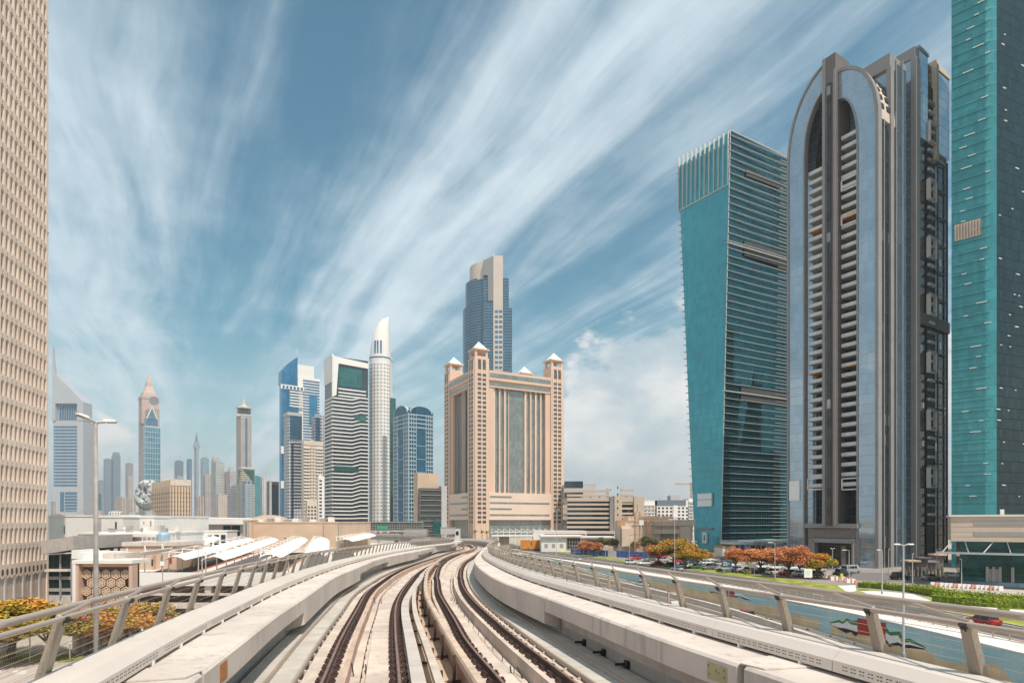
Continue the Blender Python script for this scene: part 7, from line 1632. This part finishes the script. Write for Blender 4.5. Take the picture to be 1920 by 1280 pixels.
# ------------------------------------------------------------ vehicles
def lofted(mb, secs):                         # cross sections of equal length, closed rings
    i0 = len(mb.v); n = len(secs[0])
    for s in secs: mb.v += s
    for k in range(len(secs)-1):
        for j in range(n): mb.f.append((i0+k*n+j, i0+k*n+(j+1) % n, i0+(k+1)*n+(j+1) % n, i0+(k+1)*n+j))
    mb.f.append(tuple(i0+j for j in range(n-1, -1, -1))); mb.f.append(tuple(i0+(len(secs)-1)*n+j for j in range(n)))
    return mb
def ringx(x, w, z0, z1, tw=.86):              # rounded body section at length x
    return [(x, -w*.92, z0), (x, -w, z0+.12), (x, -w, z0+(z1-z0)*.6), (x, -w*tw, z1), (x, w*tw, z1), (x, w, z0+(z1-z0)*.6), (x, w, z0+.12), (x, w*.92, z0)]
MPAINT = {}
def paint(c, nm):
    if nm not in MPAINT:
        m, t = mat('car_paint_'+nm); b = finish(t, c, .28, .15); b.inputs['Coat Weight'].default_value = .5; MPAINT[nm] = m
    return MPAINT[nm]
def car_proto(kind):
    t = thing(kind, 'car', 'car', (0, 0, 0)); S = {'sedan': (2.25, .88, .62, 1.42), 'suv': (2.3, .93, .70, 1.75), 'hatchback': (2.0, .86, .62, 1.48)}.get(kind, (2.6, .95, .8, 2.2))
    L, W_, zb, zr = S; mb = MB()
    if kind == 'van': prof = [(-L, .45, 1.0), (-L+.05, .35, 2.1), (L-1.3, .35, 2.1), (L-.35, .35, 1.15), (L, .42, .95)]
    else: prof = [(-L, .45, zb+.18), (-L+.15, .28, zb+.32), (-L*.55, .25, zb+.36), (0, .25, zb+.34), (L*.45, .25, zb+.30), (L-.25, .28, zb+.12), (L, .4, zb-.05)]
    lofted(mb, [ringx(x, W_*(.90 if i in (0, len(prof)-1) else 1), z0, z1) for i, (x, z0, z1) in enumerate(prof)])
    mb.build('body', paint((.7, .7, .68), 'white'), t, bevel=.03)
    mb = MB()
    if kind == 'van':
        for x0, x1 in ((-L+.3, -L+1.3), (-L+1.45, -L+2.5), (-L+2.65, -L+3.5)):
            mb.box(x0, x1, -W_-.012, W_+.012, 1.25, 1.85)
        mb.hexa([(L-1.28, -.78, 2.02), (L-.40, -.80, 1.22), (L-.32, -.80, 1.22), (L-1.20, -.78, 2.03), (L-1.28, .78, 2.02), (L-.40, .80, 1.22), (L-.32, .80, 1.22), (L-1.20, .78, 2.03)]); mb.box(-L-.01, -L+.05, -.7, .7, 1.25, 1.85)
        mb.build('windows', MCARG, t)
    else:
        x0, x1 = (-L*.80, L*.38) if kind != 'sedan' else (-L*.62, L*.36); zc = zb+.33
        lofted(mb, [[(x, -w, zc), (x+dx, -w*.78, zr-.04), (x+dx, w*.78, zr-.04), (x, w, zc)] for x, dx, w in ((x0, .35 if kind == 'sedan' else .18, .80), ((x0+x1)/2, 0, .84), (x1, -.55, .78))]); mb.build('windows', MCARG, t)
        mb = MB(); a, b = x0+(.42 if kind == 'sedan' else .22), x1-.62; mb.box(a, b, -W_*.70, W_*.70, zr-.06, zr)
        for x in ((x0+x1)/2-.05, ): mb.hexa([(x, -.85, zc), (x+.1, -.85, zc), (x+.1, .85, zc), (x, .85, zc), (x, -.665, zr-.05), (x+.1, -.665, zr-.05), (x+.1, .665, zr-.05), (x, .665, zr-.05)])
        mb.build('roof', paint((.7, .7, .68), 'white'), t)
    for x in (-L*.62, L*.62):
        for s in (-1, 1):
            mb = MB(); mb.tube([(x, s*(W_-.22), .33), (x, s*(W_+.01), .33)], .33, 16); w_ = mb.build('wheel', MTYRE, t); mb = MB(); mb.tube([(x, s*(W_-.02), .33), (x, s*(W_+.03), .33)], .19, 10); mb.build('rim', MCHROME, w_)
    for s in (-1, 1):
        zl = .72 if kind != 'van' else .8
        mb = MB(); mb.box(L-.12, L+.015, s*.62-.16, s*.62+.16, zl-.12, zl+.02); mb.build('headlight', MHLT, t)
        mb = MB(); mb.box(-L-.015, -L+.1, s*.64-.13, s*.64+.13, zl, zl+.2); mb.build('tail_light', MRLT, t)
    return t
CP = {k: car_proto(k) for k in ('sedan', 'suv', 'hatchback', 'van')}
COL = {'white': (.7, .7, .68), 'silver': (.42, .43, .44), 'black': (.015, .015, .017), 'red': (.38, .02, .02), 'dark blue': (.02, .04, .10), 'grey': (.13, .13, .14), 'beige': (.45, .38, .28), 'green': (.03, .12, .07)}
def car(kind, x, y, z, rz_, col, lab, group):
    c = dup(CP[kind], (x, y, z), rz_, lab, group); c['category'] = 'van' if kind == 'van' else 'car'
    c.name = {'sedan': 'parked_car', 'suv': 'parked_suv', 'hatchback': 'hatchback_car', 'van': 'minibus'}[kind]
    for ch in c.children:
        if ch.name.startswith(('body', 'roof')):
            ch.material_slots[0].link = 'OBJECT'; ch.material_slots[0].material = paint(COL[col], col)
    return c
def heading(f, y): return math.atan2(1, (f(y+2)-f(y-2))/4)
gr = 'cars driving on the roads'
def onroad(kind, X, Y, f, col, lab, z=0.0, away=True, off_=None):
    x, y = G(X, Y, z); h = heading(f, y); car(kind, x, y, z+.02, h if away else h+math.pi, col, lab, gr)
onroad('hatchback', 1842, 1172, roadL, 'red', 'red hatchback driving past the verge near the right edge')
onroad('hatchback', 1270, 1070, roadL, 'silver', 'silver blue hatchback alone on the frontage road beside a lamp post')
onroad('sedan', 1083, 1051, roadL, 'white', 'white sedan on the frontage road under the leftmost red trees')
onroad('van', 1291, 1110, wallR, 'white', 'white minibus on the underpass road before the painted dunes', z=-3.2, away=False)
onroad('suv', 1396, 1162, wallR, 'red', 'dark red car on the underpass road seen through the railing', z=-3.7)
onroad('sedan', 1204, 1099, wallR, 'white', 'white car half hidden behind a railing post on the underpass road', z=-2.6, away=False)
onroad('sedan', 1218, 1082, wallR, 'grey', 'dark car far down the underpass road near the mural wall', z=-2.2)
onroad('suv', 1688, 1086, lambda y: 3.0*y, 'black', 'black car waiting on the access road before the arched tower')
onroad('sedan', 1745, 1087, lambda y: 3.0*y, 'beige', 'beige taxi with a light roof by the cafe terrace')
onroad('sedan', 1783, 1083, lambda y: 3.0*y, 'beige', 'yellowish taxi nearest the teal podium')
onroad('sedan', 1007, 1024, lambda y: -3.0*y, 'white', 'white car parked before the white gatehouse')
for X, Y in ((1746, 1085), (1784, 1081)):
    pass
rng = random.Random(3); cols = ['white', 'white', 'silver', 'black', 'white', 'grey', 'red', 'beige', 'dark blue', 'white', 'silver', 'green']
ORD = ['first', 'second', 'third', 'fourth', 'fifth', 'sixth', 'seventh', 'eighth', 'ninth', 'tenth', 'eleventh', 'twelfth', 'thirteenth', 'fourteenth', 'fifteenth', 'sixteenth']
for row, (Y0, X0, X1, n, nm) in enumerate((((1057, 1083), 1182, 1552, 16, 'front row'), ((1049, 1074), 1190, 1560, 15, 'middle row'), ((1043, 1066), 1180, 1560, 14, 'back row'))):
    for i in range(n):
        if rng.random() < .08: continue
        f = i/(n-1); X = X0+(X1-X0)*f+rng.uniform(-3, 3); Y = Y0[0]+(Y0[1]-Y0[0])*f; x, y = G(X, Y); k = ('sedan', 'suv', 'hatchback', 'sedan')[rng.randrange(4)]; co = cols[rng.randrange(len(cols))]
        car(k, x, y, .03, math.atan2(-.35, 1)+rng.uniform(-.08, .08)+(math.pi if rng.random() < .5 else 0)+.6, co, '%s parked %s, %s from the left in the car park %s' % (co, {'sedan': 'car', 'suv': 'off roader', 'hatchback': 'hatchback'}[k], ORD[i], nm), 'cars in the car park')
for i, (X, co, k) in enumerate(((905, 'white', 'sedan'), (1000, 'white', 'van'), (1580, 'black', 'suv'), (1596, 'silver', 'van'))):
    if i == 0: continue
    x, y = G(X, (1012, 1021, 1080, 1074)[i]); car(k, x, y, .03, .4, co, ('', 'white van parked beside the orange containers', 'black four wheel drive beside the yellow square sign', 'silver minibus before the arched gateway')[i], 'cars in the car park')
for c in CP.values():
    for ch in list(c.children):
        for g in list(ch.children): bpy.data.objects.remove(g)
        bpy.data.objects.remove(ch)
    bpy.data.objects.remove(c)

# ------------------------------------------------------------ street furniture
def lamp(X, Yb, Yt, lab, arm='single', d=None, w=1.6, r=.11, side=1, z0=0.0):
    if d is None: x, d = G(X, Yb, z0)
    x = PX(X, d); h = PZ(Yt, d); t = thing('street_lamp', lab, 'street lamp', (x, d, z0), group='street lamps')
    MB().tube([(x, d, z0), (x, d, z0+(h-z0)*.5), (x, d, h)], r, 10, r*.55).build('pole', MLG, t); MB().tube([(x, d, z0), (x, d, z0+.5)], r*1.7, 10).build('base', MGREY, t)
    for s in ((-1, 1) if arm == 'double' else (side,)):
        a = MB(); a.tube([(x, d, h-.05), (x+s*w*.5, d-.1*s, h+.06)], r*.5, 6); ar = a.build('arm', MLG, t)
        mb = MB(); mb.hexa([(x+s*w*.4, d-.12, h), (x+s*w, d-.12, h+.02), (x+s*w, d+.12, h+.02), (x+s*w*.4, d+.12, h), (x+s*w*.4, d-.09, h+.14), (x+s*w*.97, d-.09, h+.13), (x+s*w*.97, d+.09, h+.13), (x+s*w*.4, d+.09, h+.14)]); mb.build('lamp_head', MWH, ar)
    return t
lamp(1043, 1045, 955, 'tall thin street lamp before the pink hotel and gatehouse', 'double', w=1.4)
lamp(1265, 1077, 974, 'tall street lamp beside the silver blue hatchback', 'single', side=-1)
lamp(1180, 1052, 1008, 'short street lamp right of the acacia trees', 'double', w=1.0)
lamp(1301, 1064, 1015, 'street lamp at the left foot of the slanted teal tower', 'double', w=.8)
lamp(1453, 1086, 1017, 'street lamp on the verge between two red flame trees', 'single', side=-1)
lamp(1561, 1078, 1028, 'short street lamp before the arched gateway', 'double', w=.5)
lamp(1592, 1086, 1031, 'street lamp right of the arched gateway', 'single', side=-1)
lamp(1654, 1114, 1031, 'street lamp rising from the clipped hedge, left of the slim double lamp', 'single', side=-1, w=1.0)
lamp(1666, 1078, 1029, 'thin street lamp far behind the hedge lamp', 'single', side=1, w=.3)
lamp(1711, 1097, 1038, 'plain short lamp post right of the slim double lamp', 'single', side=1, w=.2)
lamp(1757, 1086, 1029, 'street lamp by the cafe terrace left of the podium', 'single', side=1, w=.7)
lamp(1694, 1234, 1021, 'slim double headed lamp post nearest on the right', 'double', w=.95, r=.12)
lamp(970, 1033, 1006, 'thin street lamp beside the beige kiosk', 'single', d=270, w=.4)
lamp(1135, 1049, 1024, 'low lamp post on the frontage road beside the gatehouse', 'single', d=215, side=1, w=.6)
lamp(1803, 1086, 1048, 'thin lamp post before the podium glass', 'single', d=122, side=-1, w=.3)
lamp(828, 1006, 991, 'short lamp beside the blank billboard', 'single', d=300, w=.3)
lamp(541, 1060, 1034, 'short lamp post on the parking deck before the canopies', 'double', d=90, w=.15, r=.06, z0=5.5)
for X in (372, 379): lamp(X, 1075, 1031, ('left' if X < 375 else 'right')+' pole of the twin white poles on the parking deck', 'single', d=90, w=.05, r=.09, z0=5.5, side=1)
# the tall near lamp on the left
d = 30.0; x = PX(180, d); h = PZ(791, d); t = thing('street_lamp', 'tall weathered street lamp with two long angled heads at the left', 'street lamp', (x, d, 0), group='street lamps')
MB().tube([(x, d, 0), (x, d, h*.5), (x-.02, d, h)], .155, 16, .085).build('pole', plain('lamp_pole', (.30, .27, .25), .6, .2, 2, streak=.3), t, smooth=True)
MB().tube([(x, d, 0), (x, d, .9)], .26, 12).build('base', MGREY, t); MB().box(x-.1, x+.1, d-.2, d-.1, .9, 1.5).build('service_door', MGREY, t)
for nm, ex, ey, ez in (('left', PX(143, d-.8), d-.8, PZ(782, d)), ('right', PX(218, d+.2), d+.2, PZ(790, d))):
    a = MB(); a.tube([(x, d, h-.02), (x+(ex-x)*.45, d+(ey-d)*.45, h+(ez-h)*.45+.02)], .075, 8); ar = a.build('arm', MLG, t)
    p, q = Vector((x+(ex-x)*.4, d+(ey-d)*.4, h+(ez-h)*.4)), Vector((ex, ey, ez)); n = Vector((-(q-p).y, (q-p).x, 0)).normalized()*.13; mb = MB(); u = Vector((0, 0, .09))
    mb.hexa([p-n, q-n*.9, q+n*.9, p+n, p-n*.7+u*1.6, q-n*.6+u*1.2, q+n*.6+u*1.2, p+n*.7+u*1.6]); mb.build('lamp_head', MWH, ar, bevel=.02); mb = MB(); mb.hexa([p-n*.8-u*.5+(q-p)*.25, q-n*.7-u*.5, q+n*.7-u*.5, p+n*.8-u*.5+(q-p)*.25, p-n*.8+(q-p)*.25, q-n*.7, q+n*.7, p+n*.8+(q-p)*.25]); mb.build('lens', MTRIM, ar)
MB().tube([(PX(146, d-.8), d-.8, PZ(781, d)), (PX(146, d-.8), d-.8, PZ(777, d))], .03, 5).build('sensor', MRED, t)
def sign(name, lab, X0, X1, Y0, Y1, Yb, m, legs=2, d=None, lines=None, cat='sign'):
    if d is None: _, d = G((X0+X1)/2, Yb)
    x0, x1, z1, z0 = PX(X0, d), PX(X1, d), PZ(Y0, d), PZ(Y1, d); t = thing(name, lab, cat, ((x0+x1)/2, d, 0))
    MB().box(x0, x1, d, d+.08, z0, z1).build('panel', m, t); MB().box(x0-.04, x1+.04, d+.08, d+.14, z0-.04, z1+.04).build('frame', MGREY, t)
    for k in range(legs): x = x0+(x1-x0)*((k+.5)/legs if legs > 1 else .5); MB().tube([(x, d+.12, 0), (x, d+.12, z0+.1)], .07, 6).build('post', MMET, t)
    if lines:
        for (a, b, c, e) in lines: MB().box(x0+(x1-x0)*a, x0+(x1-x0)*b, d-.012, d, z0+(z1-z0)*c, z0+(z1-z0)*e).build('sign_line', MWH if m is not MWH2 else MGREY, t)
    return t
sign('road_sign', 'dark blue road direction sign with faint white lettering on the verge', 1354, 1372, 1050, 1063, 1075, plain('sign_blue', (.03, .08, .13), .5), lines=((.1, .5, .72, .8), (.1, .8, .5, .57), (.1, .6, .3, .37)))
sign('notice_board', 'brown back of a small road board beside the broad orange tree', 1404, 1418, 1057, 1064, 1078, MTRIM)
sign('notice_board', 'white two legged notice board before the yellow orange tree', 1508, 1523, 1066, 1082, 1095, MWH2, lines=((.15, .85, .78, .81), (.15, .85, .62, .65), (.15, .7, .46, .49), (.15, .8, .30, .33)))
sign('square_sign', 'yellow square warning sign beside the black four wheel drive', 1576, 1581, 1075, 1082, 1088, plain('sign_yellow', (.65, .6, .03), .6), legs=1)
sign('square_sign', 'small white traffic sign with a round disc on the parking deck', 300, 308, 1052, 1060, 1076, MWH2, legs=1, d=78)
b = thing('traffic_barrier', 'row of red and white plastic barriers along the access road by the podium', 'barrier', G(1745, 1108)+(0,))
for k in range(16):
    X = 1746+k*8.5; x, y = G(X, 1099+k*.55); mb = MB(); mb.prism([(x, y), (x+.85, y-.02), (x+.85, y+.4), (x, y+.4)], .02, .9, [(x+.03, y+.12), (x+.82, y+.1), (x+.82, y+.28), (x+.03, y+.28)]); mb.build('barrier_block', plain('barrier_red', (.58, .27, .20), .7) if k % 4 == 1 else MPAVW, b)
b = thing('traffic_barrier', 'cluster of red and white barriers beside the arched gateway kerb', 'barrier', G(1550, 1086)+(0,))
for k in range(12):
    X = 1548+k*5; x, y = G(X, 1083+k*.8+(k % 3)*1.5); mb = MB(); mb.prism([(x, y), (x+.75, y-.02), (x+.75, y+.4), (x, y+.4)], .02, .9, [(x+.03, y+.12), (x+.72, y+.1), (x+.72, y+.28), (x+.03, y+.28)]); mb.build('barrier_block', MATS['barrier_red'] if k % 2 else MWH, b)
b = thing('equipment_frame', 'grey steel frame with a white box beside the viaduct railing', 'frame', (PX(1262, 30), 30, 0)); x, y = PX(1263, 30), 30.0
for dx in (-.25, .35): MB().tube([(x+dx, y, 0), (x+dx, y, PZ(1112, y))], .06, 6).build('post', MMET, b)
MB().box(x-.3, x+.4, y-.05, y+.05, PZ(1112, y), PZ(1109, y)).build('beam', MMET, b); MB().box(x-.15, x+.5, y-.2, y+.1, PZ(1136, y), PZ(1127, y)).build('box', MWH, b)
b = thing('lamp_pole', 'thin vertical pole behind the right railing between two posts', 'pole', (PX(1142, 60), 60, 0)); MB().tube([(PX(1142, 60), 60, 0), (PX(1142, 60), 60, PZ(1074, 60))], .11, 8).build('pole', MMET, b); MB().tube([(PX(1142, 60), 60, 0), (PX(1142, 60), 60, .4)], .22, 8).build('base', MMET, b)
flush_stuff()
# ------------------------------------------------------------ the air
mb = MB(); mb.box(-5000, 5000, -600, 6500, -9, 470)
m = bpy.data.materials.new('haze_air'); m.use_nodes = True; t = NT(m.node_tree)
v = t.n('ShaderNodeVolumePrincipled'); v.inputs['Color'].default_value = (.86, .90, .93, 1); v.inputs['Density'].default_value = .00016; v.inputs['Anisotropy'].default_value = .2
o = t.n('ShaderNodeOutputMaterial'); t.lk(v.outputs[0], o.inputs[1])
tag(mb.build('haze', m), kind='stuff')
